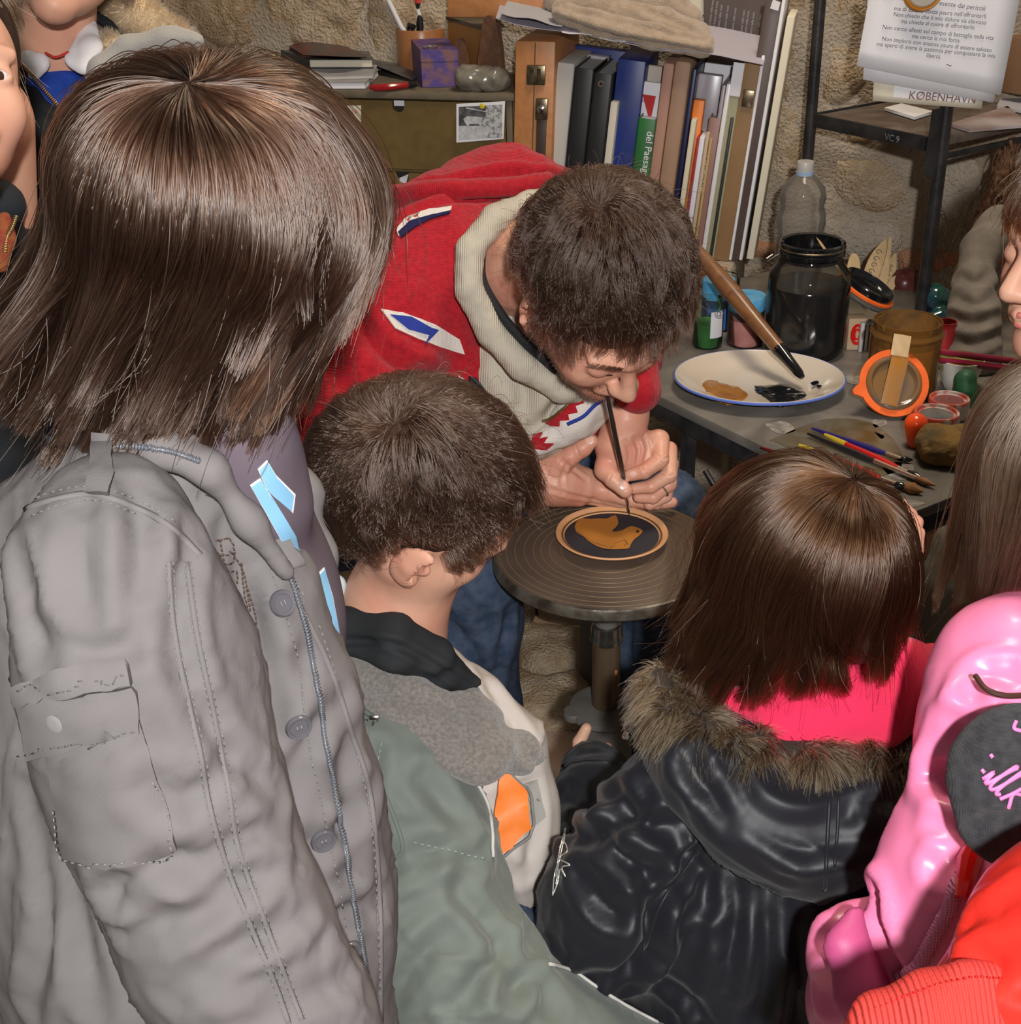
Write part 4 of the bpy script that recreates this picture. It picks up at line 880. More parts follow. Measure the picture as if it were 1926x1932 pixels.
    # ---- hair
    S = SDF(); S.frame(hc, R, sH); S.ell((0, -0.020, 0.034), (0.079, 0.098, 0.086)); S.ell((0, -0.06, -0.03), (0.062, 0.045, 0.06), None, 0.03); S.frame(np.zeros(3), np.eye(3))
    cp = Body(S, 0.004, 2); lc = (cp.V - hc) @ R / sH
    hp = cp.build('hair', HAIRCAP, t)
    rad = np.array((0.088, 0.095, 0.090)) * sH; C = hc + R @ np.array((0, -0.020, 0.032)) * sH
    reg = lambda u: ((u[:, 2] > -0.55) & (u[:, 1] < -0.35)) | ((u[:, 2] > 0.16) & ~((u[:, 1] > 0.60) & (u[:, 2] < 0.52))) | ((u[:, 1] > 0.22) & (u[:, 1] < 0.40) & (u[:, 2] > -0.25))
    _CW['w'] = (0.35, 0.25)
    pt = hair_grow(C, R, rad, 15000, 12, 0, R.T @ cv(-0.10, 0.52, 0.85), R[:, 1] * 0.8 + R[:, 0] * 0.25 - R[:, 2] * 0.3, 0.12, lambda u: 0.042 + 0.010 * sstep(0.1, 0.8, u[:, 1]) - 0.020 * (u[:, 2] < -0.1) - 0.020 * ((np.abs(u[:, 0]) > 0.6) & (u[:, 2] < 0.55) & (u[:, 1] < 0.35)), reg, (0.004, 0.019), 900, 0.55, 0.0030, (), 0.05, 8, spread=0.9, swirl=-0.35, locks=260, lockf=0.42, lockw=0.0022)
    hair_obj('hair_strands', pt, np.linspace(0.00030, 0.00012, 12), HAIR_M, hp)
    # stubble along the jaw
    rg = np.random.default_rng(3); N_ = head.N(); lc = (head.V - hc) @ R / sH
    m_ = np.flatnonzero((lc[:, 2] < -0.045 - 0.55 * (lc[:, 1] - 0.03) * (lc[:, 1] < 0.06)) & (lc[:, 2] > -0.125) & (lc[:, 1] > 0.0) & ~((np.abs(lc[:, 0]) < 0.028) & (lc[:, 2] > -0.075) & (lc[:, 1] > 0.08) & (lc[:, 2] < -0.055)))
    ix = rg.choice(m_, min(len(m_) * 3, 9000)); r0 = head.V[ix] + rg.normal(size=(len(ix), 3)) * 0.0012; d0 = N_[ix] * 0.0022 + R[:, 2] * -0.0022 + rg.normal(size=(len(ix), 3)) * 0.0006
    hair_obj('stubble', np.stack([r0 - d0 * 0.3, r0 + d0 * 0.5, r0 + d0], 1), np.array([0.00011, 0.0001, 0.00005]), HAIR_M, t)
    # mole on the neck
    h_ = head.hit(929, 453)
    if h_: g = G(); g.lathe([(0.0001, -.001), (0.002, 0), (0.0014, 0.0006), (0.0001, 0.0008)], h_[0], h_[1], 10); g.build('mole', LASH, t)
artisan()
# ------------------------------------------------------------------ boy in the green jacket
GREEN = M('sage_nylon', (0.145, 0.168, 0.145), 0.62, c2=(0.165, 0.190, 0.165), ns=7, bump=0.08, bs=2600, kind='weave', sheen=0.2, spec=0.25)
CREAM = M('cream_nylon', (0.52, 0.47, 0.43), 0.55, bump=0.06, bs=1200, spec=0.3)
ORANGE = M('orange_nylon', (0.90, 0.22, 0.03), 0.5, bump=0.06, bs=1200)
FLEECEG = M('grey_fleece', (0.16, 0.145, 0.13), 0.95, c2=(0.24, 0.22, 0.20), ns=260, bump=0.9, bs=420, sheen=0.5, spec=0.1)
BLACKC = M('black_drill', (0.020, 0.022, 0.024), 0.75, bump=0.1, bs=1600, spec=0.3)
PALEB = M('pale_blue_cotton', (0.55, 0.66, 0.72), 0.75, bump=0.05, bs=900)
PIPE = M('pale_piping', (0.55, 0.54, 0.50), 0.6)
HAIR_B = hair_mat('hair_boy', (0.034, 0.018, 0.012), 0.20, 0.32, tint=(0.11, 0.062, 0.042))
HAIR_G = hair_mat('hair_chestnut', (0.024, 0.009, 0.004), 0.17, 0.28, tint=(0.12, 0.052, 0.024))
HAIR_L = hair_mat('hair_light_brown', (0.075, 0.040, 0.022), 0.20, 0.30, tint=(0.24, 0.15, 0.09))
def simple_hair(hc, R, s_, hp, mat, seed, L=0.075):
    _CW['w'] = (0.15, 0.3); C = hc + R @ np.array((0, -0.022, 0.032)) * s_
    pt = hair_grow(C, R, np.array((0.082, 0.102, 0.090)) * s_, 8000, 12, 0, (0, -0.3, 1), -R[:, 2], 0.6, lambda u: L + 0 * u[:, 2], lambda u: (u[:, 2] > -0.4) & ~((u[:, 1] > 0.4) & (u[:, 2] < 0.5)), (0.003, 0.012), 300, 0.5, 0.001, (), 0.05, seed, spread=0.6)
    hair_obj('hair_strands', pt, np.linspace(0.0004, 0.0002, 12), mat, hp)
def boy_green():
    hc = P(803, 940, 1.32); R = basis(cv(0.85, -0.25, -0.45), cv(0.32, 0.60, 0.73)); s_ = 0.95
    t = thing('person', 'short-haired boy in a sage green jacket with grey fleece collar, leaning to watch', 'person', (P(800, 1500, 1.45)[0], P(800, 1500, 1.45)[1], 0))
    S = SDF(); head_sdf(S, hc, R, s_); S.px([(775, 1040, 1.37, 92), (745, 1150, 1.42, 90), (725, 1230, 1.45, 104), (760, 1420, 1.50, 120)], 0.03); b = Body(S, 0.0028, 1); b.build('body', SKINC, t)
    # shirt collar points
    S = SDF(); S.px([(812, 1160, 1.40, 24), (806, 1205, 1.42, 26)], 0.01, (cv(1, 0.2, 0.2), 1.8)); Body(S, 0.0025, 1).build('shirt_collar', PALEB, t); S = SDF(); S.px([(632, 1105, 1.40, 22), (640, 1150, 1.42, 22)], 0.01); Body(S, 0.0025, 1).build('shirt_collar', PALEB, t)
    # cream front of the jacket
    S = SDF(); S.px([(800, 1290, 1.47, 90), (850, 1400, 1.49, 125), (893, 1540, 1.51, 148), (880, 1700, 1.55, 150), (860, 1960, 1.64, 160), (860, 2200, 1.75, 170)], 0.04)
    S.px([(905, 1310, 1.46, 34), (975, 1400, 1.46, 50), (1000, 1520, 1.46, 42), (985, 1640, 1.47, 50)], 0.03)
    fr = Body(S, 0.005, 3); fr.noise(0.006, 9, 2); fr.folds([[(900, 1240), (940, 1320), (985, 1400)], [(1000, 1480), (1010, 1560), (990, 1650)], [(960, 1640), (950, 1680), (970, 1730)], [(840, 1300), (880, 1330), (930, 1350)]], 0.008, 0.006)
    fr.creases(0.004, 15, 8.0, (1, 1, .8), 4); fr.build('jacket_front', CREAM, t)
    fr.piece('chest_badge', [(985, 1480), (1012, 1470), (1030, 1540), (1012, 1556)], M('badge_grey', (0.33, 0.32, 0.29), 0.7, c2=(0.12, 0.12, 0.12), ns=90, thr=(0.55, 0.6)), t, 0.003, 0.002, 8)
    # green shoulder and sleeve
    S = SDF(); S.px([(735, 1330, 1.40, 90), (745, 1450, 1.375, 128), (790, 1600, 1.365, 138), (815, 1750, 1.35, 150), (900, 1900, 1.33, 152), (1070, 1985, 1.32, 118), (1260, 2050, 1.34, 104)], 0.03)
    S.px([(760, 1500, 1.5, 140), (800, 1800, 1.55, 180), (820, 2100, 1.68, 190)], 0.05)
    gs = Body(S, 0.0045, 3); gs.noise(0.004, 8, 2); gs.noise(0.0015, 30, 2, (1, 1, 1), True)
    gs.folds([[(700, 1420), (690, 1520), (730, 1620)], [(800, 1470), (850, 1530), (870, 1560)], [(760, 1600), (820, 1600), (900, 1610)], [(880, 1640), (870, 1690), (930, 1760), (970, 1850)], [(860, 1900), (920, 1830), (960, 1790)],
              [(740, 1880), (800, 1800), (850, 1760)], [(1000, 1760), (990, 1820), (960, 1880)], [(960, 1870), (1010, 1850), (1040, 1900)], [(700, 1620), (740, 1640), (800, 1620)]], 0.010, 0.009)
    gs.creases(0.004, 15, 6.0, (1, 1, .8), 4); gs.creases(0.0018, 38, 2.0, (1, 1, 1), 4); gs.build('sleeve', GREEN, t)
    if False: gs.piece('orange_panel', [(965, 1426), (985, 1432), (960, 1450), (950, 1462), (984, 1500), (990, 1560), (965, 1600), (932, 1618), (922, 1560), (905, 1512), (928, 1500), (945, 1482), (950, 1440)], ORANGE, t, 0.004, 0.004, 10)
    fr.piece('orange_panel', [(945, 1420), (972, 1424), (990, 1440), (958, 1452), (985, 1490), (992, 1560), (966, 1600), (932, 1616), (930, 1530), (938, 1470)], ORANGE, t, 0.012, 0.006, 12)
    fr.cord('piping', [(958, 1452), (988, 1492), (993, 1560), (966, 1602), (932, 1620)], 0.0018, M('piping_grey', (0.2, 0.2, 0.19), 0.6), t, 0.009)
    gs.cord('piping', [(898, 1480), (918, 1520), (926, 1570), (928, 1618)], 0.0018, PIPE, t, 0.002)
    gs.cord('piping', [(1035, 1820), (1080, 1835), (1120, 1862), (1180, 1900), (1240, 1932)], 0.0018, PIPE, t, 0.002)
    gs.stitch('seam_stitching', [[(780, 1588), (840, 1602), (920, 1622)], [(720, 1400), (712, 1480), (740, 1570)]], M('thread_green', (0.3, 0.34, 0.3), 0.7), t, 8, 5, 0.0008, 0.001)
    gs.cord('seam', [(690, 1360), (700, 1440), (735, 1520), (760, 1600), (735, 1625)], 0.0026, GREEN, t, 0.0)
    # fleece collar lying open over the shoulder
    S = SDF(); S.px([(668, 1262, 1.39, 40), (760, 1330, 1.35, 62), (830, 1385, 1.34, 66)], 0.02, (cv(-0.1, 0.6, 0.8), 2.2)); S.px([(830, 1370, 1.34, 60), (900, 1410, 1.34, 66), (985, 1420, 1.37, 34), (1015, 1428, 1.39, 20)], 0.02, (cv(0.1, 0.55, 0.85), 2.4))
    S.px([(680, 1290, 1.38, 45), (850, 1300, 1.40, 30), (905, 1360, 1.39, 40)], 0.03, (cv(-0.1, 0.6, 0.8), 1.6))
    fc = Body(S, 0.0035, 2); fc.noise(0.003, 18, 2); fc.folds([[(640, 1280), (760, 1310), (900, 1350)], [(860, 1420), (910, 1380), (960, 1370)], [(990, 1405), (1005, 1425), (1030, 1440)]], 0.009, 0.004); fc.build('fleece_collar', FLEECEG, t)
    # black inner collar
    S = SDF(); S.px([(640, 1165, 1.375, 26), (740, 1185, 1.350, 34), (825, 1235, 1.365, 32), (895, 1288, 1.39, 13)], 0.015, (cv(-0.1, 0.5, 0.85), 2.2)); S.px([(650, 1200, 1.375, 36), (745, 1225, 1.355, 42), (830, 1270, 1.38, 30), (890, 1298, 1.40, 12)], 0.015, (cv(-0.1, 0.5, 0.85), 2.2))
    bc = Body(S, 0.003, 2); bc.noise(0.002, 22, 2); bc.folds([[(640, 1210), (740, 1215), (830, 1262), (900, 1300)]], 0.004, 0.003); bc.build('collar', BLACKC, t)
    gs.cord('zip', [(660, 1322), (690, 1345), (712, 1362)], 0.0028, M('zip_olive', (0.16, 0.19, 0.17), 0.4), t, 0.003)
    h_ = gs.hit(708, 1362)
    if h_: g = G(); g.box(h_[0] + h_[1] * 0.006, [RT, UP, -FW], (0.010, 0.005, 0.003), 0.001); g.tube([h_[0] + h_[1] * 0.006 + UP * -0.004, h_[0] + h_[1] * 0.006 - UP * 0.012 - RT * .003], 0.0016, 6); g.build('zip_pull', SILVER, t)
    S = SDF(); base = P(850, 2000, 1.66); legs(S, (base[0], base[1], 0.5), 0.07, 0.08, (0.6, -0.8, 0)); Body(S, 0.012, 2).build('trousers', DENIM, t); shoes((base[0], base[1], 0), (0.6, -0.8, 0), (0.8, 0.6, 0), SHOE, t, 0.08)
    # hair
    S = SDF(); S.frame(hc, R, s_); S.ell((0, -0.022, 0.034), (0.079, 0.097, 0.085)); S.ell((0, -0.062, -0.035), (0.062, 0.042, 0.06), None, 0.03); S.ell((0, 0.03, 0.055), (0.062, 0.06, 0.05), None, 0.03); S.frame(np.zeros(3), np.eye(3)); hp = Body(S, 0.004, 2).build('hair', HAIRCAP, t)
    rad = np.array((0.081, 0.101, 0.089)) * s_; C = hc + R @ np.array((0, -0.022, 0.032)) * s_
    reg = lambda u: ((u[:, 2] > -0.72) & (u[:, 1] < -0.25)) | ((u[:, 2] > 0.14) & ~((u[:, 1] > 0.58) & (u[:, 2] < 0.52))) | ((u[:, 1] > 0.28) & (u[:, 1] < 0.52) & (u[:, 2] > -0.30))
    _CW['w'] = (0.15, 0.45)
    pt = hair_grow(C, R, rad, 17000, 14, 0, R.T @ cv(-0.12, 0.50, 0.86), R[:, 1] * 0.9 - R[:, 2] * 0.35, 0.3, lambda u: 0.048 + 0.008 * sstep(0.0, 0.8, u[:, 1]) - 0.012 * (u[:, 2] < -0.3) - 0.028 * ((np.abs(u[:, 0]) > 0.38) & (u[:, 2] < 0.68) & (u[:, 1] > -0.45) & (u[:, 1] < 0.92)), reg, (0.005, 0.021), 1000, 0.5, 0.002, (), 0.06, 21, spread=0.9, swirl=-0.45, locks=280, lockf=0.42, lockw=0.0018)
    hair_obj('hair_strands', pt, np.linspace(0.00030, 0.00010, 14), HAIR_B, hp)
boy_green()
# ------------------------------------------------------------------ girl in the black jacket
BLKJ = M('black_satin', (0.012, 0.013, 0.018), 0.46, bump=0.08, bs=1500, spec=0.38, sheen=0.1)
PINKL = M('pink_fleece_lining', (0.80, 0.030, 0.10), 0.85, bump=0.25, bs=700, sheen=0.3, spec=0.2)
FURM = hair_mat('faux_fur', (0.012, 0.007, 0.0045), 0.30, 0.4, tint=(0.45, 0.30, 0.16))
FURB = M('fur_base', (0.035, 0.025, 0.02), 0.9, bump=0.5, bs=200)
CRYST = M('silver_thread', (0.8, 0.8, 0.75), 0.25, metal=0.7)
def girl_black():
    hc = P(1518, 1092, 1.27); R = basis(cv(-0.45, -0.15, -0.85), cv(0.10, 0.76, 0.64)); s_ = 0.92
    base = P(1430, 1700, 1.45); t = thing('person', 'girl with chestnut hair and a black satin jacket with fur-trimmed pink-lined hood, back turned', 'person', (base[0], base[1], 0))
    S = SDF(); head_sdf(S, hc, R, s_); S.px([(1530, 1180, 1.33, 90), (1530, 1290, 1.40, 95), (1480, 1500, 1.50, 150)], 0.03)
    head = Body(S, 0.004, 1)
    # left hand on the wheel's base, right hand raised to her face
    S = SDF(); S.px([(1110, 1470, 1.76, 30), (1104, 1432, 1.765, 26)], 0.01); S.px([(1092, 1425, 1.76, 15), (1093, 1400, 1.758, 12.5), (1106, 1374, 1.755, 10.5)], 0.003)
    S.px([(1120, 1435, 1.775, 13), (1132, 1418, 1.78, 11), (1146, 1410, 1.785, 9.5)], 0.003); S.px([(1125, 1450, 1.78, 13), (1140, 1438, 1.785, 11), (1154, 1432, 1.79, 9.5)], 0.003); S.px([(1124, 1462, 1.785, 12), (1142, 1456, 1.79, 10), (1154, 1452, 1.795, 9)], 0.003); S.px([(1120, 1474, 1.79, 11), (1138, 1472, 1.795, 9.5), (1148, 1468, 1.80, 8)], 0.003)
    lh = Body(S, 0.0018, 1)
    S = SDF(); S.px([(1704, 1075, 1.33, 26), (1706, 1030, 1.33, 25), (1694, 1000, 1.33, 24)], 0.008)
    for rr in ([(1714, 1010, 1.32, 13), (1718, 972, 1.32, 12), (1700, 952, 1.315, 11), (1682, 962, 1.31, 9)], [(1704, 1010, 1.335, 13), (1704, 962, 1.335, 12), (1686, 948, 1.33, 10)], [(1726, 1020, 1.31, 12), (1730, 985, 1.305, 11), (1714, 968, 1.30, 10)], [(1732, 1040, 1.30, 11), (1734, 1005, 1.295, 10), (1720, 990, 1.29, 9)], [(1692, 1020, 1.32, 13), (1678, 995, 1.315, 11), (1672, 978, 1.31, 9)]): S.px(rr, 0.003)
    S.px([(1704, 1090, 1.35, 24), (1660, 1200, 1.42, 30)], 0.01)
    rh = Body(S, 0.0018, 1)
    V, Fc = join([head, lh, rh]); obj('body', V, Fc, SKINC, t)
    # jacket
    S = SDF()
    S.px([(1270, 1480, 1.34, 90), (1450, 1440, 1.36, 90), (1620, 1470, 1.38, 90)], 0.06)
    S.px([(1440, 1530, 1.40, 190), (1425, 1700, 1.43, 225), (1420, 1900, 1.49, 250), (1430, 2150, 1.60, 260)], 0.06)
    S.px([(1600, 1600, 1.38, 120), (1640, 1800, 1.40, 120), (1640, 2000, 1.48, 120)], 0.05)
    S.px([(1215, 1560, 1.35, 110), (1165, 1690, 1.37, 130), (1140, 1760, 1.38, 120)], 0.03)
    S.px([(1118, 1462, 1.72, 60), (1125, 1520, 1.64, 78), (1130, 1620, 1.54, 90), (1135, 1740, 1.42, 116)], 0.03)
    jk = Body(S, 0.005, 3); jk.noise(0.007, 7, 2); jk.noise(0.003, 24, 2, (1, 1, .8), True)
    jk.folds([([(1345, 1560), (1290, 1640), (1240, 1720), (1230, 1800)], 0.008, 0.014), ([(1235, 1680), (1170, 1600), (1080, 1590)], 0.010, 0.008), ([(1230, 1640), (1220, 1760), (1180, 1860)], 0.010, 0.012), [(1060, 1860), (1150, 1840), (1230, 1800)], [(1380, 1620), (1390, 1720), (1370, 1850)],
              [(1440, 1680), (1450, 1800), (1430, 1932)], [(1250, 1850), (1300, 1880), (1330, 1932)], [(1170, 1510), (1230, 1560), (1330, 1545)], [(1240, 1440), (1300, 1500), (1330, 1560)], [(1060, 1500), (1110, 1515), (1170, 1500)], [(1060, 1560), (1120, 1570), (1180, 1545)],
              [(1500, 1720), (1510, 1850), (1500, 1932)], [(1100, 1650), (1150, 1720), (1220, 1720)], [(1280, 1600), (1330, 1640), (1340, 1700)], [(1210, 1500), (1180, 1540), (1150, 1560)]], 0.010, 0.008)
    jk.creases(0.0045, 13, 3.0, (1, 1, .8), 4); jk.creases(0.0012, 34, 5.0, (1, 1, 1), 4); jk.build('jacket', BLKJ, t)
    jk.cord('seam', [(1348, 1555), (1300, 1630), (1250, 1700), (1215, 1790)], 0.0022, BLKJ, t, 0.0); jk.cord('seam', [(1050, 1448), (1110, 1436), (1172, 1442)], 0.0022, BLKJ, t, 0.0)
    for ln in ([(1050, 1655), (1060, 1610), (1068, 1562), (1058, 1600), (1052, 1640)], [(1058, 1620), (1048, 1650), (1044, 1690)], [(1058, 1622), (1076, 1632), (1062, 1636), (1068, 1655), (1058, 1640), (1050, 1670), (1056, 1640)], [(1044, 1690), (1054, 1665), (1058, 1640)], [(1056, 1600), (1064, 1590), (1072, 1606), (1060, 1616)]):
        jk.cord('embroidered_flower', ln, 0.0007, CRYST, t, 0.0012, 30)
    g = G(); h_ = jk.hit(1058, 1618)
    if h_: g.lathe([(0.0002, 0), (0.0025, 0), (0.0012, 0.0018), (0.0002, 0.002)], h_[0] + h_[1] * 0.001, h_[1], 8); g.build('rhinestone', CRYST, t)
    # hood: outer shell lying on the back
    S = SDF(); S.px([(1262, 1395, 1.33, 45), (1320, 1460, 1.29, 70), (1420, 1540, 1.27, 84), (1535, 1580, 1.27, 96), (1640, 1540, 1.28, 90), (1700, 1450, 1.31, 60)], 0.04)
    S.px([(1300, 1400, 1.33, 60), (1450, 1450, 1.31, 90), (1600, 1460, 1.31, 90), (1690, 1400, 1.33, 60)], 0.04)
    hd = Body(S, 0.004, 3); hd.noise(0.006, 11, 2); hd.folds([([(1300, 1440), (1380, 1540), (1500, 1600), (1640, 1570)], 0.010, 0.011), ([(1370, 1460), (1430, 1530), (1520, 1560), (1650, 1520)], 0.009, 0.009), ([(1330, 1540), (1400, 1600), (1480, 1650)], 0.008, 0.005)], 0.01, 0.008)
    hd.creases(0.004, 16, 9.0, (1, 1, 1), 4); hd.build('hood', BLKJ, t)
    hd.cord('seam', [(1566, 1490), (1562, 1560), (1558, 1640), (1556, 1680)], 0.0022, BLKJ, t, 0.0); hd.cord('seam', [(1582, 1490), (1580, 1560), (1574, 1640)], 0.0018, BLKJ, t, 0.0)
    # pink lining
    S = SDF(); S.px([(1385, 1322, 1.31, 34), (1480, 1332, 1.285, 46), (1600, 1312, 1.275, 70), (1700, 1270, 1.29, 68), (1762, 1248, 1.33, 40)], 0.03, (cv(0, 0.5, 0.85), 1.5))
    S.px([(1500, 1370, 1.28, 38), (1650, 1365, 1.285, 44), (1725, 1330, 1.31, 36)], 0.03)
    ln_ = Body(S, 0.004, 2); ln_.noise(0.004, 9, 2); ln_.build('hood_lining', PINKL, t); ln_.cord('seam', [(1660, 1228), (1680, 1290), (1700, 1360)], 0.0016, PINKL, t, 0.0006)
    # fur trim
    fp_ = [(1245, 1292, 1.325, 34), (1272, 1345, 1.305, 40), (1335, 1395, 1.285, 38), (1420, 1425, 1.272, 40), (1520, 1440, 1.268, 42), (1620, 1440, 1.272, 42), (1700, 1420, 1.29, 40), (1740, 1380, 1.31, 30)]
    S = SDF(); S.px(fp_, 0.02); fb = Body(S, 0.005, 2); fo = fb.build('fur_trim', FURB, t)
    rg = np.random.default_rng(4); k = 20000; ix = rg.choice(len(fb.V), k); N_ = fb.N()[ix]; r0 = fb.V[ix]; ax = RT
    low = noise3(r0 * 45)[:, None] * RT * 1.3 + noise3(r0 * 45 + 40)[:, None] * UP * 1.3
    d0 = N_ * 0.9 - UP * 0.55 + low * 1.6 + rg.normal(size=(k, 3)) * 0.22; d0 /= np.linalg.norm(d0, axis=1, keepdims=True); L0 = (0.015 + 0.014 * rg.random((k, 1)))
    pts = np.stack([r0 + d0 * L0 * f_ - UP * (L0 * 0.5 * f_ * f_) for f_ in (0, .33, .66, 1)], 1)
    hair_obj('fur_strands', pts, np.array([0.00045, 0.0004, 0.0003, 0.0001]), FURM, fo)
    g = G(); g.tube([P(*q) for q in spline([(1230, 1345, 1.30), (1210, 1352, 1.295), (1196, 1372, 1.30), (1183, 1388, 1.30)], 14)], 0.0018, 6); c = g.build('drawcord', BLACKT, t)
    g = G(); g.lathe([(0.0002, -.004), (0.004, -.002), (0.005, 0.001), (0.003, 0.005), (0.0002, 0.006)], P(1182, 1390, 1.30), UP, 10); g.build('cord_stopper', SILVER, c)
    S = SDF(); legs(S, (base[0], base[1], 0.55), 0.07, 0.08); Body(S, 0.012, 2).build('trousers', DENIM, t); shoes((base[0], base[1], 0), (1, 0, 0), (0, 1, 0), SHOE, t, 0.08)
    # hair
    S = SDF(); S.frame(hc, R, s_); S.ell((0, -0.022, 0.03), (0.079, 0.099, 0.085)); S.ell((0, -0.050, -0.040), (0.050, 0.042, 0.055), None, 0.04); S.frame(np.zeros(3), np.eye(3)); hp = Body(S, 0.004, 2).build('hair', HAIRCAP, t)
    rad = np.array((0.081, 0.102, 0.090)) * s_; C = hc + R @ np.array((0, -0.022, 0.03)) * s_
    reg = lambda u: (u[:, 2] > -0.45) & ~((u[:, 1] > 0.6) & (u[:, 2] < 0.4))
    cols = [(P(1480, 1420, 1.37), 0.10), (P(1540, 1230, 1.37), 0.05)]
    _CW['w'] = (0.0, 0.85)
    pt = hair_grow(C, R, rad, 19000, 24, 0, R.T @ cv(0.30, 0.74, 0.6), cv(-0.95, -0.1, 0.0), 1.3, lambda u: 0.108 + 0.080 * (u @ R.T)[:, 2] + 0.065 * np.clip(-((u @ R.T) @ RT) - 0.1, 0, 1), reg, (0.003, 0.015), 600, 0.6, 0.0012, cols, 0.05, 33, spread=0.5, cmask=lambda w_: 0.35 - 1.2 * (w_ @ RT), gpow=3.0, locks=90, lockf=0.45, lockw=0.005)
    hair_obj('hair_strands', pt, np.linspace(0.00030, 0.00014, 24), HAIR_G, hp)
girl_black()
# ------------------------------------------------------------------ girl in the pink padded jacket
PINKJ = M('pink_satin', (0.90, 0.22, 0.42), 0.32, c2=(0.92, 0.25, 0.46), ns=6, bump=0.04, bs=1200, spec=0.45, coat=0.1)
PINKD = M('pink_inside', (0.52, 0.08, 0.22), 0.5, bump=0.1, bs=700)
PINKK = M('pink_rib', (0.85, 0.30, 0.50), 0.85, bump=0.7, bs=900, kind='knit')
KNITB = M('black_knit', (0.022, 0.022, 0.026), 0.9, c2=(0.045, 0.045, 0.05), ns=120, bump=0.5, bs=1400, kind='knit', sheen=0.1)
THREADP = M('pink_thread', (0.75, 0.22, 0.50), 0.5)
REDP = M('red_plastic', (0.70, 0.01, 0.008), 0.12, spec=0.6, coat=0.5)
REDL = M('red_leather', (0.74, 0.028, 0.018), 0.30, bump=0.12, bs=180, spec=0.5, coat=0.15)
REDK = M('red_ribbing', (0.66, 0.045, 0.035), 0.8, bump=0.7, bs=620, kind='rib')
def girl_pink():
    hc = P(2062, 905, 1.13); R = basis(cv(-0.82, -0.30, -0.35), cv(-0.05, 0.85, 0.50)); s_ = 0.93
    base = P(1880, 1700, 1.3); t = thing('person', 'girl with long light brown hair in a shiny pink padded jacket', 'person', (base[0], base[1], 0))
    S = SDF(); head_sdf(S, hc, R, s_); S.px([(1990, 1000, 1.18, 90), (1985, 1120, 1.22, 100), (1960, 1300, 1.28, 120)], 0.03); Body(S, 0.0035, 1).build('body', SKINC, t)
    S = SDF()
    S.px([(2010, 1190, 1.16, 110), (1905, 1280, 1.09, 140), (1868, 1370, 1.07, 132), (1815, 1440, 1.07, 84)], 0.02)
    S.px([(1802, 1555, 1.06, 106), (1800, 1650, 1.05, 144), (1775, 1750, 1.06, 136), (1745, 1815, 1.07, 100)], 0.02)
    S.px([(1960, 1500, 1.15, 150), (1960, 1700, 1.18, 170), (1960, 2000, 1.24, 190)], 0.04)
    S.px([(1640, 1810, 1.10, 110), (1630, 1900, 1.12, 100), (1700, 1980, 1.12, 100)], 0.015)
    S.px([(1740, 1880, 1.08, 90), (1760, 2000, 1.1, 110)], 0.02)
    jk = Body(S, 0.0045, 3); jk.noise(0.004, 6, 2); jk.noise(0.0012, 22, 2, (1, 1, 1), True)
    jk.folds([([(1770, 1470), (1800, 1495), (1850, 1490), (1900, 1450)], 0.010, 0.016), [(1790, 1370), (1775, 1420), (1790, 1470)], [(1830, 1330), (1815, 1400), (1808, 1460)], [(1850, 1540), (1820, 1560), (1790, 1560)], [(1830, 1590), (1800, 1620), (1780, 1640)],
              ([(1655, 1690), (1662, 1760), (1690, 1830), (1735, 1885)], 0.008, 0.014), ([(1560, 1760), (1600, 1720), (1650, 1690)], 0.01, 0.008), [(1530, 1780), (1580, 1760), (1610, 1730)], [(1560, 1880), (1590, 1860), (1620, 1860)],
              [(1840, 1290), (1860, 1270), (1900, 1270)], [(1880, 1550), (1850, 1600), (1840, 1640)]], 0.009, 0.009)
    jk.creases(0.0022, 10, 1.5, (1, 1, .8), 3); jk.build('jacket', PINKJ, t)
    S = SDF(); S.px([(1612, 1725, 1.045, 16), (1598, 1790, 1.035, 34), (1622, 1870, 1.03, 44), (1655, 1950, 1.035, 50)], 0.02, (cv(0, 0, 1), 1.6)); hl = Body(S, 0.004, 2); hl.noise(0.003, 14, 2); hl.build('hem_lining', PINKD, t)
    jk.cord('drawcord', [(1836, 1580), (1820, 1640), (1790, 1710), (1760, 1770), (1735, 1815), (1690, 1850)], 0.0065, PINKK, t, 0.004, 50)
    h_ = [jk.hit(x, y) for x, y in ((1852, 1600), (1832, 1640), (1812, 1682))]
    if all(h_): g = G(); g.tube([p + n * 0.012 for p, n in h_], [0.006, 0.009, 0.005], 10); g.build('toggle', REDP, t)
    g = G(); g.tube([P(*q) for q in spline([(1840, 1275, 1.01), (1860, 1300, 0.995), (1895, 1312, 0.99), (1935, 1312, 0.99)], 20)], 0.0022, 8); g.build('hair_lock', M('lock_dark', (0.06, 0.02, 0.012), 0.5), t)
    # black knitted mitten with pink stitching
    S = SDF(); S.px([(1890, 1400, 0.955, 52), (1895, 1480, 0.945, 84), (1890, 1545, 0.945, 72)], 0.03, (cv(0, 0, 1), 1.7)); S.px([(1935, 1380, 0.95, 50), (1935, 1560, 0.95, 50)], 0.03, (cv(0, 0, 1), 1.7)); S.px([(1880, 1440, 0.948, 60), (1950, 1450, 0.95, 60)], 0.03, (cv(0, 0, 1), 1.7))
    S.px([(1860, 1540, 0.95, 40), (1905, 1575, 0.95, 28)], 0.02, (cv(0, 0, 1), 1.5))
    mt = Body(S, 0.003, 2); mt.noise(0.003, 20, 2); mt.folds([[(1840, 1560), (1870, 1540), (1900, 1545)]], 0.005, 0.004); mt.build('mitten', KNITB, t)
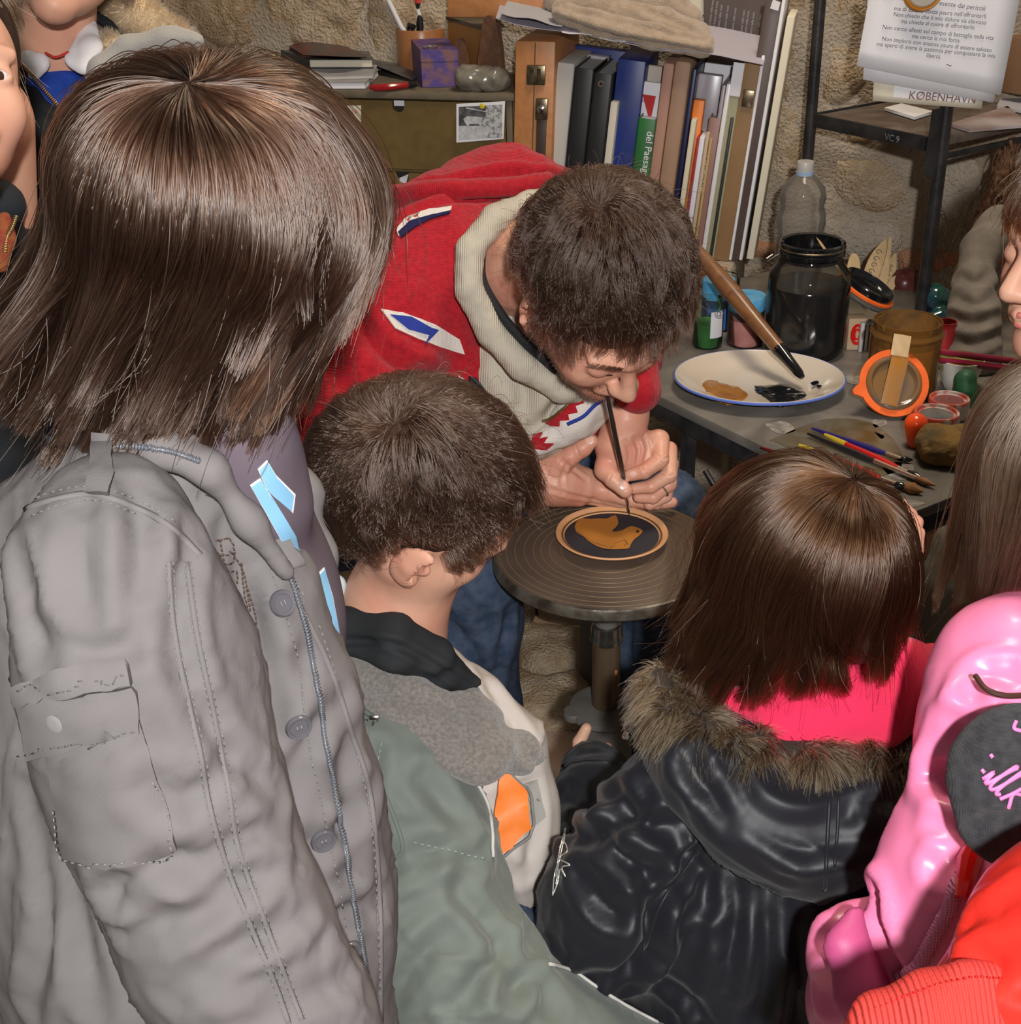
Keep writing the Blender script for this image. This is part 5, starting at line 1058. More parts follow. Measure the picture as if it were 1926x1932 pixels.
    cur = lambda pts: [(1856 + 19 * a + 42 * b, 1472 + 18 * a - 38 * b) for a, b in pts]
    for ln in (cur([(-.15, 0), (.05, .42), (.12, .1), (.3, 0), (.8, .85), (.92, 1.0), (.78, 1.02), (.55, .2), (.72, -.05), (1.0, .1), (1.4, .85), (1.5, 1.0), (1.36, 1.02), (1.15, .2), (1.3, -.05), (1.5, .05)]), cur([(1.75, -.1), (2.1, .45), (2.35, .95)]), cur([(2.5, .5), (2.1, .32), (2.6, -.1)]), [(1868, 1424), (1872, 1430)], [(1852, 1452), (1857, 1458)], [(1916, 1362), (1912, 1375), (1926, 1380)]):
        mt.cord('pink_script', ln, 0.0015, THREADP, t, 0.0012, 60)
    S = SDF(); legs(S, (base[0], base[1], 0.6), 0.075, 0.08); Body(S, 0.012, 2).build('trousers', DENIM, t); shoes((base[0], base[1], 0), (1, 0, 0), (0, 1, 0), SHOE, t, 0.08)
    S = SDF(); S.frame(hc, R, s_); S.ell((0, -0.024, 0.03), (0.078, 0.096, 0.086)); S.ell((0, -0.062, -0.055), (0.066, 0.050, 0.085), None, 0.05); S.frame(np.zeros(3), np.eye(3)); hp = Body(S, 0.005, 2).build('hair', HAIRCAP, t)
    rad = np.array((0.081, 0.102, 0.092)) * s_; C = hc + R @ np.array((0, -0.022, 0.03)) * s_
    reg = lambda u: (u[:, 2] > -0.40) & ~((u[:, 1] > 0.80) & (u[:, 2] < 0.25))
    _CW['w'] = (0.05, 0.12)
    pt = hair_grow(C, R, rad, 13000, 24, 0, R.T @ cv(0.0, 0.85, 0.5), cv(-0.5, -0.6, 0.1), 1.2, lambda u: 0.245 + 0 * u[:, 2], reg, (0.003, 0.014), 350, 0.72, 0.0025, [(P(1915, 1290, 1.10), 0.066)], 0.04, 41, spread=0.5, locks=60, lockf=0.6, lockw=0.007)
    hair_obj('hair_strands', pt, np.linspace(0.00032, 0.00016, 24), HAIR_L, hp)
girl_pink()
# ------------------------------------------------------------------ child in red leather, nearest the camera
def child_red():
    base = P(2250, 2100, 1.0); t = thing('person', 'child in a red leather jacket with ribbed waistband, cut off by the lower right corner', 'person', (base[0], base[1], 0))
    S = SDF(); S.px([(2070, 1722, 0.80, 160), (2022, 1812, 0.79, 185), (1880, 1925, 0.785, 115), (1810, 2010, 0.79, 110)], 0.03); S.px([(2120, 1840, 0.84, 250), (2060, 2100, 0.92, 280)], 0.05)
    jk = Body(S, 0.004, 3); jk.noise(0.006, 8, 2); jk.folds([[(1926, 1690), (1880, 1720), (1840, 1740)], [(1926, 1760), (1890, 1780), (1870, 1800)], [(1926, 1845), (1880, 1830), (1840, 1815)]], 0.008, 0.006); jk.build('jacket', REDL, t)
    S = SDF(); S.px([(1900, 1850, 0.765, 30), (1820, 1850, 0.76, 30), (1740, 1880, 0.765, 34), (1650, 1920, 0.77, 34), (1600, 1990, 0.78, 36)], 0.012); S.px([(1900, 1920, 0.765, 75), (1780, 1950, 0.765, 80), (1700, 2010, 0.77, 80)], 0.02)
    kb = Body(S, 0.003, 2); kb.noise(0.0025, 25, 2); kb.build('ribbed_waistband', REDK, t); kb.folds([[(1600, 1930), (1700, 1895), (1800, 1875), (1900, 1870)]], 0.004, 0.004); kb.stitch('seam_stitching', [[(1640, 1905), (1730, 1870), (1820, 1846), (1900, 1845)]], REDP, t, 5, 6, 0.0008, 0.001)
    hc = P(2480, 1200, 0.80); R = basis(cv(-0.7, -0.2, -0.7), cv(0, 0.88, 0.48)); S = SDF(); head_sdf(S, hc, R, 0.95); S.px([(2440, 1430, 0.84, 130), (2300, 1700, 0.90, 130)], 0.03); Body(S, 0.006, 1).build('body', SKINC, t)
    S = SDF(); S.frame(hc, R, 0.95); S.ell((0, -0.024, 0.03), (0.086, 0.106, 0.094)); S.frame(np.zeros(3), np.eye(3)); hp = Body(S, 0.006, 1).build('hair', HAIRCAP, t); simple_hair(hc, R, 0.95, hp, HAIR_B, 61)
    S = SDF(); legs(S, (base[0], base[1], 0.7), 0.08, 0.08); S.cone((base[0], base[1], 0.80), (base[0], base[1], 0.7), 0.11, 0.11); Body(S, 0.012, 2).build('trousers', DENIM, t); shoes((base[0], base[1], 0), (1, 0, 0), (0, 1, 0), SHOE, t, 0.08)
child_red()
# ------------------------------------------------------------------ faces at the frame's edges
BLUES = M('blue_smock', (0.012, 0.055, 0.36), 0.7, bump=0.15, bs=1300, kind='weave'); WHITEC = M('white_cotton', (0.78, 0.75, 0.76), 0.7)
BLKF = M('black_fleece', (0.010, 0.013, 0.017), 0.85, bump=0.3, bs=500); FLC = M('cream_sherpa', (0.50, 0.38, 0.24), 0.95, bump=0.8, bs=160)
FLH = hair_mat('sherpa_pile', (0.36, 0.25, 0.16), 0.5, 0.6, tint=(0.50, 0.38, 0.27)); GREYF = M('grey_felt', (0.36, 0.34, 0.31), 0.95, bump=0.5, bs=350, sheen=0.4)
def pile(body, name, mat, par, k, L, seed, down=0.4):
    rg = np.random.default_rng(seed); ix = rg.choice(len(body.V), k); N_ = body.N()[ix]; r0 = body.V[ix]; low = np.stack([noise3(r0 * 40), noise3(r0 * 40 + 9), noise3(r0 * 40 + 31)], 1)
    d0 = N_ + low * 1.2 - UP * down + rg.normal(size=(k, 3)) * 0.2; d0 /= np.linalg.norm(d0, axis=1, keepdims=True); l = L * (0.6 + 0.6 * rg.random((k, 1)))
    return hair_obj(name, np.stack([r0 + d0 * l * f_ for f_ in (0, .5, 1)], 1), np.array([0.0005, 0.0004, 0.0002]), mat, par)
def kid_blue():
    hc = P(122, -118, 1.72); R = basis(cv(0.03, -0.22, 0.97), cv(0, 0.97, 0.22)); s_ = 0.95; base = P(110, 500, 2.0)
    t = thing('person', 'child in a blue smock with white collar, upper left corner', 'person', (base[0], base[1], 0))
    S = SDF(); head_sdf(S, hc, R, s_); S.px([(115, -20, 1.78, 66), (108, 110, 1.84, 70), (110, 200, 1.88, 80)], 0.02); Body(S, 0.003, 1).build('body', SKINC, t); lips_part(hc, R, s_, t)
    S = SDF(); S.px([(115, 175, 1.85, 62), (125, 230, 1.86, 100), (130, 380, 1.92, 130), (130, 700, 2.1, 140)], 0.04); sm = Body(S, 0.004, 2); sm.noise(0.004, 14, 2); sm.folds([[(128, 150), (135, 190), (150, 230)]], 0.005, 0.003); sm.build('smock', BLUES, t)
    S = SDF(); S.px([(168, 50, 1.80, 16), (170, 90, 1.775, 22), (158, 122, 1.77, 18), (140, 120, 1.77, 12)], 0.008, (cv(0, 0.2, 1), 1.8)); S.px([(165, 60, 1.79, 14), (130, 110, 1.77, 10)], 0.01, (cv(0, 0.2, 1), 1.8)); S.px([(52, 108, 1.78, 16), (72, 120, 1.775, 20), (66, 138, 1.775, 14)], 0.008, (cv(0, 0.2, 1), 1.8)); wc = Body(S, 0.0025, 2); wc.build('collar', WHITEC, t)
    g = G(); g.tube([P(*q) for q in spline([(86, 100, 1.77), (105, 108, 1.765), (130, 98, 1.77)], 12)], 0.0018, 8); g.build('neckline', REDK, t)
    S = SDF(); S.px([(40, 160, 1.84, 60), (30, 280, 1.86, 110), (40, 420, 1.9, 110), (60, 700, 2.05, 130)], 0.04); S.px([(60, 185, 1.79, 24), (95, 250, 1.79, 40), (120, 330, 1.80, 50)], 0.02); S.px([(262, 130, 1.92, 60), (250, 300, 1.95, 110), (230, 700, 2.1, 130)], 0.04)
    bj = Body(S, 0.005, 2); bj.noise(0.004, 14, 2); bj.build('coat', BLKF, t)
    g = G(); 
    zp = spline([(50, 130, 1.755), (80, 165, 1.75), (110, 200, 1.752), (136, 226, 1.756)], 34); zz = [P(*q) for q in zp]
    for i, q in enumerate(zz[:-1]): tx = nrm(zz[i + 1] - q); g.box(q, [tx, nrm(np.cross(FW, tx)), -FW], (0.0016, 0.0050, 0.003))
    g.build('zip', M('brass_teeth', (0.45, 0.30, 0.16), 0.3, metal=0.8), t, auto=None)
    g = G(); g.tube([P(*q) for q in spline([(178, 30, 1.83), (206, 48, 1.82), (225, 75, 1.82), (240, 100, 1.83)], 16)], 0.0075, 8); g.build('coat_edge', BLKF, t)
    S = SDF(); S.px([(196, 6, 1.86, 24), (240, 26, 1.86, 38), (290, 55, 1.86, 36), (340, 75, 1.88, 26)], 0.02); S.px([(200, 92, 1.80, 18), (215, 92, 1.80, 18), (200, 120, 1.80, 14)], 0.02); fl = Body(S, 0.004, 2); fo = fl.build('sherpa_lining', FLC, t); pile(fl, 'sherpa_pile', FLH, fo, 9000, 0.012, 2)
    S = SDF(); S.px([(172, 190, 1.70, 22), (190, 130, 1.70, 22), (240, 88, 1.70, 20), (310, 72, 1.70, 18), (372, 76, 1.70, 14)], 0.01); S.px([(310, 72, 1.71, 18), (330, 66, 1.71, 14), (360, 70, 1.71, 12)], 0.01); S.px([(215, 200, 1.74, 34), (330, 150, 1.74, 34)], 0.03)
    hd = Body(S, 0.004, 2); hd.build('hood', GREYF, t)
    S = SDF(); S.frame(hc, R, s_); S.ell((0, -0.024, 0.03), (0.080, 0.100, 0.088)); S.frame(np.zeros(3), np.eye(3)); hp = Body(S, 0.006, 1).build('hair', HAIRCAP, t); simple_hair(hc, R, s_, hp, HAIR_B, 62)
    S = SDF(); legs(S, (base[0], base[1], 0.62), 0.08, 0.08); S.cone((base[0], base[1], 0.95), (base[0], base[1], 0.62), 0.13, 0.12); Body(S, 0.012, 2).build('trousers', DENIM, t); shoes((base[0], base[1], 0), (1, 0, 0), (0, -1, 0), SHOE, t, 0.08)
kid_blue()
def child_left():
    hc = P(-110, 150, 1.15); R = basis(cv(0.60, -0.08, 0.80), cv(0.02, 0.97, 0.12)); s_ = 0.88; base = P(-40, 900, 1.5)
    t = thing('person', 'child at the left edge, half a face with one dark eye visible', 'person', (base[0], base[1], 0))
    S = SDF(); head_sdf(S, hc, R, s_, ears=False, eyes='open'); S.px([(-50, 230, 1.28, 110), (-55, 420, 1.36, 120)], 0.02)
    b = Body(S, 0.0022, 1); b.build('body', SKINC, t); lips_part(hc, R, s_, t); eye_part(hc, R, s_, -1, t, (0.15, 1, -0.15)); eye_part(hc, R, s_, 1, t, (0.15, 1, -0.15))
    S = SDF(); S.frame(hc, R, s_); S.ell((0, -0.028, 0.034), (0.081, 0.098, 0.086)); S.frame(np.zeros(3), np.eye(3)); hp = Body(S, 0.004, 2).build('hair', HAIRCAP, t)
    rad = np.array((0.078, 0.098, 0.090)) * s_; C = hc + R @ np.array((0, -0.020, 0.03)) * s_; _CW['w'] = (0.2, 0.2)
    pt = hair_grow(C, R, rad, 7000, 16, 0, (0, 0.2, 1), -R[:, 1], 1.0, lambda u: 0.055 + 0 * u[:, 2], lambda u: (u[:, 2] > -0.35) & ~((u[:, 1] > 0.05) & (u[:, 2] < 0.78)), (0.002, 0.006), 250, 0.6, 0.001, (), 0.05, 51, spread=0.6)
    hair_obj('hair_strands', pt, np.linspace(0.0003, 0.00014, 16), HAIR_L, hp)
    S = SDF(); S.px([(-50, 470, 1.36, 110), (-90, 560, 1.36, 150), (-110, 900, 1.46, 170), (-110, 1300, 1.6, 180)], 0.05); S.px([(0, 385, 1.28, 40), (-20, 430, 1.30, 60)], 0.03); jk = Body(S, 0.005, 2); jk.noise(0.005, 16, 2); jk.build('coat', BLKF, t)
    S = SDF(); S.px([(8, 412, 1.22, 14), (8, 450, 1.22, 18), (0, 500, 1.22, 16)], 0.01); sc_ = Body(S, 0.003, 2); sc_.build('scarf', M('red_orange_knit', (0.22, 0.03, 0.015), 0.85, c2=(0.25, 0.08, 0.02), ns=80, bump=0.5, bs=400), t)
    g = G(); zz = [P(*q) for q in spline([(30, 408, 1.215), (22, 430, 1.212), (12, 450, 1.212), (8, 480, 1.212)], 20)]
    for i, q in enumerate(zz[:-1]): tx = nrm(zz[i + 1] - q); g.box(q, [tx, nrm(np.cross(FW, tx)), -FW], (0.0012, 0.004, 0.003))
    g.build('zip', M('brass_small', (0.4, 0.28, 0.12), 0.3, metal=0.8), t, auto=None)
    S = SDF(); legs(S, (base[0], base[1], 0.66), 0.085, 0.08); S.cone((base[0], base[1], 0.9), (base[0], base[1], 0.66), 0.12, 0.12); Body(S, 0.012, 2).build('trousers', M('blue_trousers', (0.03, 0.09, 0.22), 0.8), t); shoes((base[0], base[1], 0), (1, 0, 0), (0, 1, 0), SHOE, t, 0.08)
child_left()
def child_right():
    hc = P(2072, 452, 1.32); R = basis(cv(-0.90, -0.22, 0.25), cv(-0.05, 0.92, 0.38)); s_ = 0.95; base = P(2120, 1000, 1.6)
    t = thing('person', 'child at the right edge, only nose, lips and chin in view', 'person', (base[0], base[1], 0))
    S = SDF(); head_sdf(S, hc, R, s_); S.px([(2110, 560, 1.38, 100), (2120, 760, 1.46, 110)], 0.02); Body(S, 0.0024, 1).build('body', SKINC, t); lips_part(hc, R, s_, t)
    S = SDF(); S.frame(hc, R, s_); S.ell((0, -0.028, 0.034), (0.081, 0.100, 0.088)); S.frame(np.zeros(3), np.eye(3)); hp = Body(S, 0.005, 2).build('hair', HAIRCAP, t); simple_hair(hc, R, s_, hp, HAIR_G, 63)
    S = SDF(); S.px([(2120, 780, 1.46, 130), (2120, 1200, 1.62, 170)], 0.05); Body(S, 0.008, 2).build('coat', BLKF, t)
    S = SDF(); legs(S, (base[0], base[1], 0.66), 0.085, 0.08); S.cone((base[0], base[1], 0.95), (base[0], base[1], 0.66), 0.12, 0.12); Body(S, 0.012, 2).build('trousers', DENIM, t); shoes((base[0], base[1], 0), (1, 0, 0), (-1, 0, 0), SHOE, t, 0.08)
child_right()
# ------------------------------------------------------------------ cabinet, books and things along the wall
def GLASS(name, tint=(0.92, 0.95, 0.93), rough=0.03, dust=0.0, dcol=(0.3, 0.28, 0.25)):
    m = bpy.data.materials.new(name); m.use_nodes = True; nt = m.node_tree; n = nt.nodes; L = nt.links
    for q in list(n): n.remove(q)
    out = n.new('ShaderNodeOutputMaterial'); tr = n.new('ShaderNodeBsdfTransparent'); tr.inputs[0].default_value = (*tint, 1); gl = n.new('ShaderNodeBsdfGlossy'); gl.inputs['Roughness'].default_value = rough; gl.inputs['Color'].default_value = (0.95, 0.95, 0.95, 1)
    lw = n.new('ShaderNodeLayerWeight'); lw.inputs[0].default_value = 0.22; mx = n.new('ShaderNodeMixShader'); L.new(lw.outputs['Fresnel'], mx.inputs[0]); L.new(tr.outputs[0], mx.inputs[1]); L.new(gl.outputs[0], mx.inputs[2]); res = mx.outputs[0]
    if dust > 0:
        df = n.new('ShaderNodeBsdfDiffuse'); df.inputs[0].default_value = (*dcol, 1); m2 = n.new('ShaderNodeMixShader'); m2.inputs[0].default_value = dust; L.new(res, m2.inputs[1]); L.new(df.outputs[0], m2.inputs[2]); res = m2.outputs[0]
    L.new(res, out.inputs[0]); return m
G_CLEAR = GLASS('clear_glass', dust=0.03); G_DUSTY = GLASS('dusty_glass', (0.85, 0.85, 0.83), 0.05, 0.03); G_PET = GLASS('clear_plastic', (0.86, 0.86, 0.85), 0.08, 0.22, (0.42, 0.38, 0.33)); G_BROWN = GLASS('ochre_smeared_glass', (0.85, 0.72, 0.5), 0.05, 0.30, (0.30, 0.15, 0.04)); G_GREEN = GLASS('green_glass', (0.25, 0.6, 0.45), 0.04, 0.25, (0.02, 0.13, 0.09))
OLIVE = M('olive_wood', (0.165, 0.105, 0.030), 0.55, c2=(0.125, 0.078, 0.022), ns=16, bump=0.15, bs=60, detail=6, dist=1.5); OLIVET = M('olive_wood_dusty', (0.145, 0.115, 0.075), 0.75, c2=(0.115, 0.09, 0.06), ns=40, bump=0.2, bs=90)
BEECH = M('orange_beech', (0.50, 0.22, 0.085), 0.45, c2=(0.42, 0.175, 0.06), ns=22, bump=0.1, bs=80, dist=2); BEECHD = M('beech_panel', (0.40, 0.19, 0.05), 0.5, c2=(0.33, 0.15, 0.04), ns=18); BRASS = M('tarnished_brass', (0.30, 0.25, 0.16), 0.32, metal=0.9, c2=(0.18, 0.14, 0.09), ns=90); LEATH = M('brown_leather', (0.05, 0.032, 0.025), 0.5)
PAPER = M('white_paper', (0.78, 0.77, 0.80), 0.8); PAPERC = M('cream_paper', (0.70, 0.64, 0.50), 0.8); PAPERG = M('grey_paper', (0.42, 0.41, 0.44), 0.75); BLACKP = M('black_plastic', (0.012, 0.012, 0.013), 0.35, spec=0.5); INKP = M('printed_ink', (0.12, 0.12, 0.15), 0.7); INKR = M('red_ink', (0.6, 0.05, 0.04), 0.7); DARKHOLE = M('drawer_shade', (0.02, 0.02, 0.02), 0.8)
def flat_text(name, body, mat, parent, org, x, y, size, lift_n, thick=0.0006, spacing=1.0):
    cu = bpy.data.curves.new('t', 'FONT'); cu.body = body; cu.space_character = spacing; o = bpy.data.objects.new('t', cu); COL.objects.link(o); me = o.evaluated_get(bpy.context.evaluated_depsgraph_get()).to_mesh()
    vs = [np.asarray(org) + np.asarray(x) * q.co.x * size + np.asarray(y) * q.co.y * size + np.asarray(lift_n) * thick for q in me.vertices]; fs = [list(p_.vertices) for p_ in me.polygons]
    bpy.data.objects.remove(o); bpy.data.curves.remove(cu); return obj(name, vs, fs, mat, parent, False)
# drawer cabinet
def cabinet():
    off = 0.245; zt = 1.15; zb = 0.722; uR = (PZ(962, 180, zt) - W0) @ WD; uL = uR - 0.62; uc = (uL + uR) / 2
    t = thing('drawer_cabinet', 'olive-stained wooden chest of shallow drawers under the dusty books', 'cabinet', WALL(uc, zb, off / 2)); 
    g = G(); g.box(WALL(uc, (zt + zb) / 2 - 0.006, off / 2 - 0.008), [WD, WN, Z3], (uR - uL, off - 0.022, zt - zb - 0.012), 0.002); g.build('body', OLIVE, t)
    g = G(); g.box(WALL(uc, zt - 0.007, off / 2), [WD, WN, Z3], (uR - uL + 0.008, off, 0.014), 0.003); g.build('top', OLIVET, t)
    for u_ in (uR - 0.007, uL + 0.007): g = G(); g.box(WALL(u_, (zt + zb) / 2 - .006, off - 0.012), [WD, WN, Z3], (0.012, 0.014, zt - zb - 0.014), 0.002); g.build('frame', OLIVET, t)
    hx = (PZ(755, 200, 1.12) - W0) @ WD
    for k in range(3):
        z1 = zt - 0.018 - k * 0.138; z0 = z1 - 0.130; uu = np.linspace(uL + 0.015, uR - 0.015, 2); um = hx; r_ = 0.013
        outl = [(uL + .015, z0), (uR - .015, z0), (uR - .015, z1), (um + r_, z1)] + [(um + r_ * math.cos(a), z1 - 0.009 - r_ * math.sin(a)) for a in np.linspace(0, math.pi, 10)] + [(um - r_, z1), (uL + .015, z1)]
        g = G(); g.prism([(a, b) for a, b in outl], WALL(0, 0, off - 0.014), WD, Z3, 0.014); dr = g.build('drawer_front', OLIVE, t, smooth=False)
        g = G(); g.box(WALL(um, z1 - 0.012, off - 0.0190), [WD, WN, Z3], (0.03, 0.002, 0.024)); g.build('notch_shade', DARKHOLE, dr)  # near-black plate stands in for the shade inside the finger notch
        if k == 0: g = G(); g.box(WALL(um, z1 - 0.006, off - 0.0165), [WD, WN, Z3], (0.022, 0.002, 0.010)); g.build('paper_edge', PAPER, dr)
        if k == 1: g = G(); g.prism([(-.011, -.02), (.004, -.022), (.010, -.004), (-.009, -.012)], WALL(um, z1, off - 0.0165), WD, Z3, 0.002); g.build('paper_edge', PAPER, dr)
    return off
CO = cabinet()
def card(nm, lab, cat, px4, off, mat, thick=0.0008, group=None):
    q = [PW(x, y, off) for x, y in px4]; g = G(); g.sheet([[q[0], q[1]], [q[3], q[2]]], thick); o = g.build(nm, mat, smooth=False); tag(o, lab, cat, group); return o, q
t = thing('photo_card', 'black and white photograph of sheep pinned to the top drawer with a yellow pin', 'photo', PW(906, 268, CO + 0.002))
q = [PW(x, y, CO + 0.0022) for x, y in ((861, 196), (953, 191), (950, 262), (861, 269))]; g = G(); g.sheet([[q[0], q[1]], [q[3], q[2]]], 0.0008); g.build('card', PAPER, t, smooth=False)
def bw(x, y): return PW(861 + x * 0.9, 196 + y * 0.74 - x * 0.05, CO + 0.0034)
BWD = M('photo_dark', (0.05, 0.05, 0.055), 0.5, c2=(0.14, 0.14, 0.145), ns=70, detail=3); BWM = M('photo_grey', (0.20, 0.20, 0.205), 0.5, c2=(0.5, 0.5, 0.5), ns=160, thr=(.4, .55)); BWL = M('photo_pale', (0.60, 0.60, 0.61), 0.5, c2=(0.40, 0.40, 0.41), ns=90)
for nm, pl, mt, dz in (('photo_ground', [(5, 8), (96, 8), (96, 92), (5, 92)], BWL, 0), ('photo_shade', [(5, 8), (62, 8), (60, 50), (54, 60), (5, 56)], BWD, 1), ('photo_bush', [(62, 8), (96, 8), (96, 92), (62, 90), (74, 70), (60, 52)], BWM, 1), ('photo_sheep', [(14, 40), (22, 33), (40, 35), (54, 38), (56, 52), (50, 62), (47, 54), (28, 53), (24, 60), (20, 52)], BWL, 2), ('photo_sheep', [(50, 42), (60, 36), (68, 44), (66, 60), (58, 62)], BWM, 2), ('photo_rail', [(20, 10), (66, 24), (66, 26), (20, 13)], BWL, 3)):
    g = G(); g.prism([((p_ - W0) @ WD, p_[2]) for p_ in [bw(*z) for z in pl]], W0 + WN * (CO + 0.0030 + dz * 0.0003), WD, Z3, 0.0003); g.build(nm, mt, t, smooth=False)
g = G(); c = PW(910, 200, CO + 0.004); g.lathe([(0.0052, 0), (0.0054, 0.002), (0.004, 0.004), (0.0005, 0.0046)], c, WN, 14); g.build('pin', M('yellow_pin', (0.65, 0.50, 0.04), 0.3), t)
o, q = card('note_card', 'white card with a red printed line tacked to the drawer beside the long-haired girl', 'card', ((628, 200), (681, 199), (681, 262), (640, 262)), CO + 0.002, PAPERC)
flat_text('red_line', 'notiziario', INKR, o, PW(640, 212, CO + .003), WD, Z3, 0.010, WN)
o, q = card('note_card', 'small pale label sticking out above the red cardigan on the lower drawer', 'card', ((808, 332), (842, 329), (842, 345), (808, 348)), CO + 0.002, PAPER)
# ---- things on the cabinet
ZC = 1.151
def onC(x, y, z=ZC): return PZ(x, y, z)
def px_book(nm, lab, quad, z, th, cover, pages, spine=None, curl=False, sub=None):
    """quad: four ground pixels (front-left, front-right, back-right, back-left) of the book lying at height z"""
    A = [PZ(x, y, z) for x, y in quad]; t = thing(nm, lab, 'book', np.mean(A, 0)); n_ = Z3; c = np.mean(A, 0)
    def slab(s, z0, z1, name, mt, par, mi=0):
        v = [c + (a - c) * s + n_ * z0 for a in A] + [c + (a - c) * s + n_ * z1 for a in A]; return obj(name, v, [[0, 3, 2, 1], [4, 5, 6, 7], [0, 1, 5, 4], [1, 2, 6, 5], [2, 3, 7, 6], [3, 0, 4, 7]], mt, par, False)
    slab(1.0, 0, 0.0012, 'cover', cover, t); slab(0.975, 0.0012, th - 0.0012, 'pages', pages, t); slab(1.0, th - 0.0012, th, 'cover', cover, t)
    if spine is not None:
        v = [A[3] + n_ * 0, A[0] + n_ * 0, A[0] + n_ * th, A[3] + n_ * th]; o_ = nrm(A[3] - A[2]) * 0.0012; v2 = [p_ + o_ for p_ in v]; obj('spine', v + v2, [[4, 5, 6, 7], [0, 3, 2, 1], [0, 1, 5, 4], [2, 3, 7, 6], [1, 2, 6, 5], [3, 0, 4, 7]], spine, t, False)
    return t, A
COVK = M('cover_black_grey', (0.05, 0.05, 0.052), 0.4, c2=(0.12, 0.12, 0.12), ns=30); COVR = M('cover_red_dark', (0.14, 0.035, 0.03), 0.4, c2=(0.06, 0.055, 0.055), ns=14, detail=2); COVG = M('cover_olive_green', (0.10, 0.13, 0.03), 0.5, c2=(0.05, 0.055, 0.03), ns=20); COVW = M('cover_pale_grey', (0.42, 0.40, 0.42), 0.4, c2=(0.32, 0.31, 0.33), ns=25)
px_book('paperback', 'thick white-paged paperback at the bottom front of the book pile on the cabinet', [(560, 168), (690, 168), (715, 142), (600, 134)], ZC, 0.012, COVW, PAPER)
px_book('magazine', 'olive green magazine under the pile of books on the cabinet', [(480, 160), (590, 168), (640, 120), (500, 110)], ZC, 0.008, COVG, PAPERC)
px_book('booklet', 'curled grey booklet lying on the white paperback', [(572, 152), (705, 148), (712, 128), (600, 122)], ZC + 0.0125, 0.006, COVW, PAPERC)
px_book('paperback', 'dark paperback with cream pages and a red-tipped spine on top of the pile', [(585, 128), (705, 128), (690, 100), (475, 88)], ZC + 0.020, 0.016, COVK, PAPERC, M('spine_dark', (0.04, 0.04, 0.045), 0.4, c2=(0.4, 0.08, 0.07), ns=6, thr=(.62, .64)))
t, A = px_book('booklet', 'thin booklet with reddish cover curling on the topmost book', [(570, 108), (692, 108), (640, 84), (512, 72)], ZC + 0.037, 0.003, COVR, PAPERC)
g = G(); g.sheet([[PZ(x, y, ZC + 0.043 + 0.010 * math.sin(u_ * 3.14)) for x, y in ((572 + 120 * u_, 104 + 4 * u_), (520 + 130 * u_, 72 + 14 * u_))] for u_ in np.linspace(0, 1, 10)], 0.0007); g.build('lifted_cover', COVR, t)
o = G().sheet([[PZ(x + dx, y + dy, ZC + 0.003 + 0.018 * (1 - u_)) for dx, dy in ((0, 0), (20, -16))] for u_, x, y in ((0, 690, 118), (.33, 720, 128), (.66, 750, 140), (1, 778, 152))], 0.001).build('leaflet', COVK); tag(o, 'dark glossy leaflet sliding down from the books towards the blue box', 'leaflet')
t = thing('penknife', 'red-handled closed penknife lying at the front edge of the cabinet', 'knife', onC(738, 163)); g = G(); g.tube([PZ(x, y, ZC + 0.007) for x, y in ((698, 165), (708, 165.5), (740, 164), (770, 160))], [0.004, 0.0068, 0.0068, 0.006], 10); g.build('handle', M('dark_red_gloss', (0.30, 0.01, 0.012), 0.2, coat=0.5), t); g = G(); g.tube([PZ(x, y, ZC + 0.007) for x, y in ((770, 160), (778, 160), (784, 161))], [0.0062, 0.006, 0.004], 10); g.build('end_cap', BLACKP, t)
# painted box: cube with blue and violet brushwork
a0, a1, a2 = onC(797, 165), onC(866, 163), onC(749, 143); ex = nrm(a1 - a0); L1 = np.linalg.norm(a1 - a0); ey = nrm(a2 - a0); ey = nrm(ey - ex * (ey @ ex) * 0.6); L2 = np.linalg.norm(a2 - a0); H1 = ZAT(a0, 95) - ZC
PB = M('violet_blue_paint', (0.075, 0.045, 0.22), 0.55, c2=(0.20, 0.09, 0.10), ns=34, bump=0.4, bs=90, detail=7, thr=(.45, .62)); t = thing('painted_box', 'small cubic wooden box brushed with violet and blue paint, in front of the pen cup', 'box', (a0 + a1 + a2) / 3)
q = [a0, a1, a1 + ey * L2, a0 + ey * L2]
def prism4(g, q, z0, z1): v = [np.array([p_[0], p_[1], z0]) for p_ in q] + [np.array([p_[0], p_[1], z1]) for p_ in q]; g.add(v, [[0, 3, 2, 1], [4, 5, 6, 7], [0, 1, 5, 4], [1, 2, 6, 5], [2, 3, 7, 6], [3, 0, 4, 7]]); return g
prism4(G(), q, ZC, ZC + H1 * 0.68).build('body', PB, t, smooth=False); m_ = np.mean(q, 0); prism4(G(), [m_ + (p_ - m_) * 1.02 for p_ in q], ZC + H1 * 0.69, ZC + H1).build('lid', PB, t, smooth=False)
g = G(); c = PZ(812, 88, ZC + H1 + 0.003); g.tube([c + np.array([math.cos(a) * 0.013, math.sin(a) * 0.010, 0.0]) for a in np.linspace(0, 6.3, 22)], 0.0016, 6); o = g.build('key_ring', SILVER); tag(o, 'metal ring lying on the lid of the violet box', 'ring')
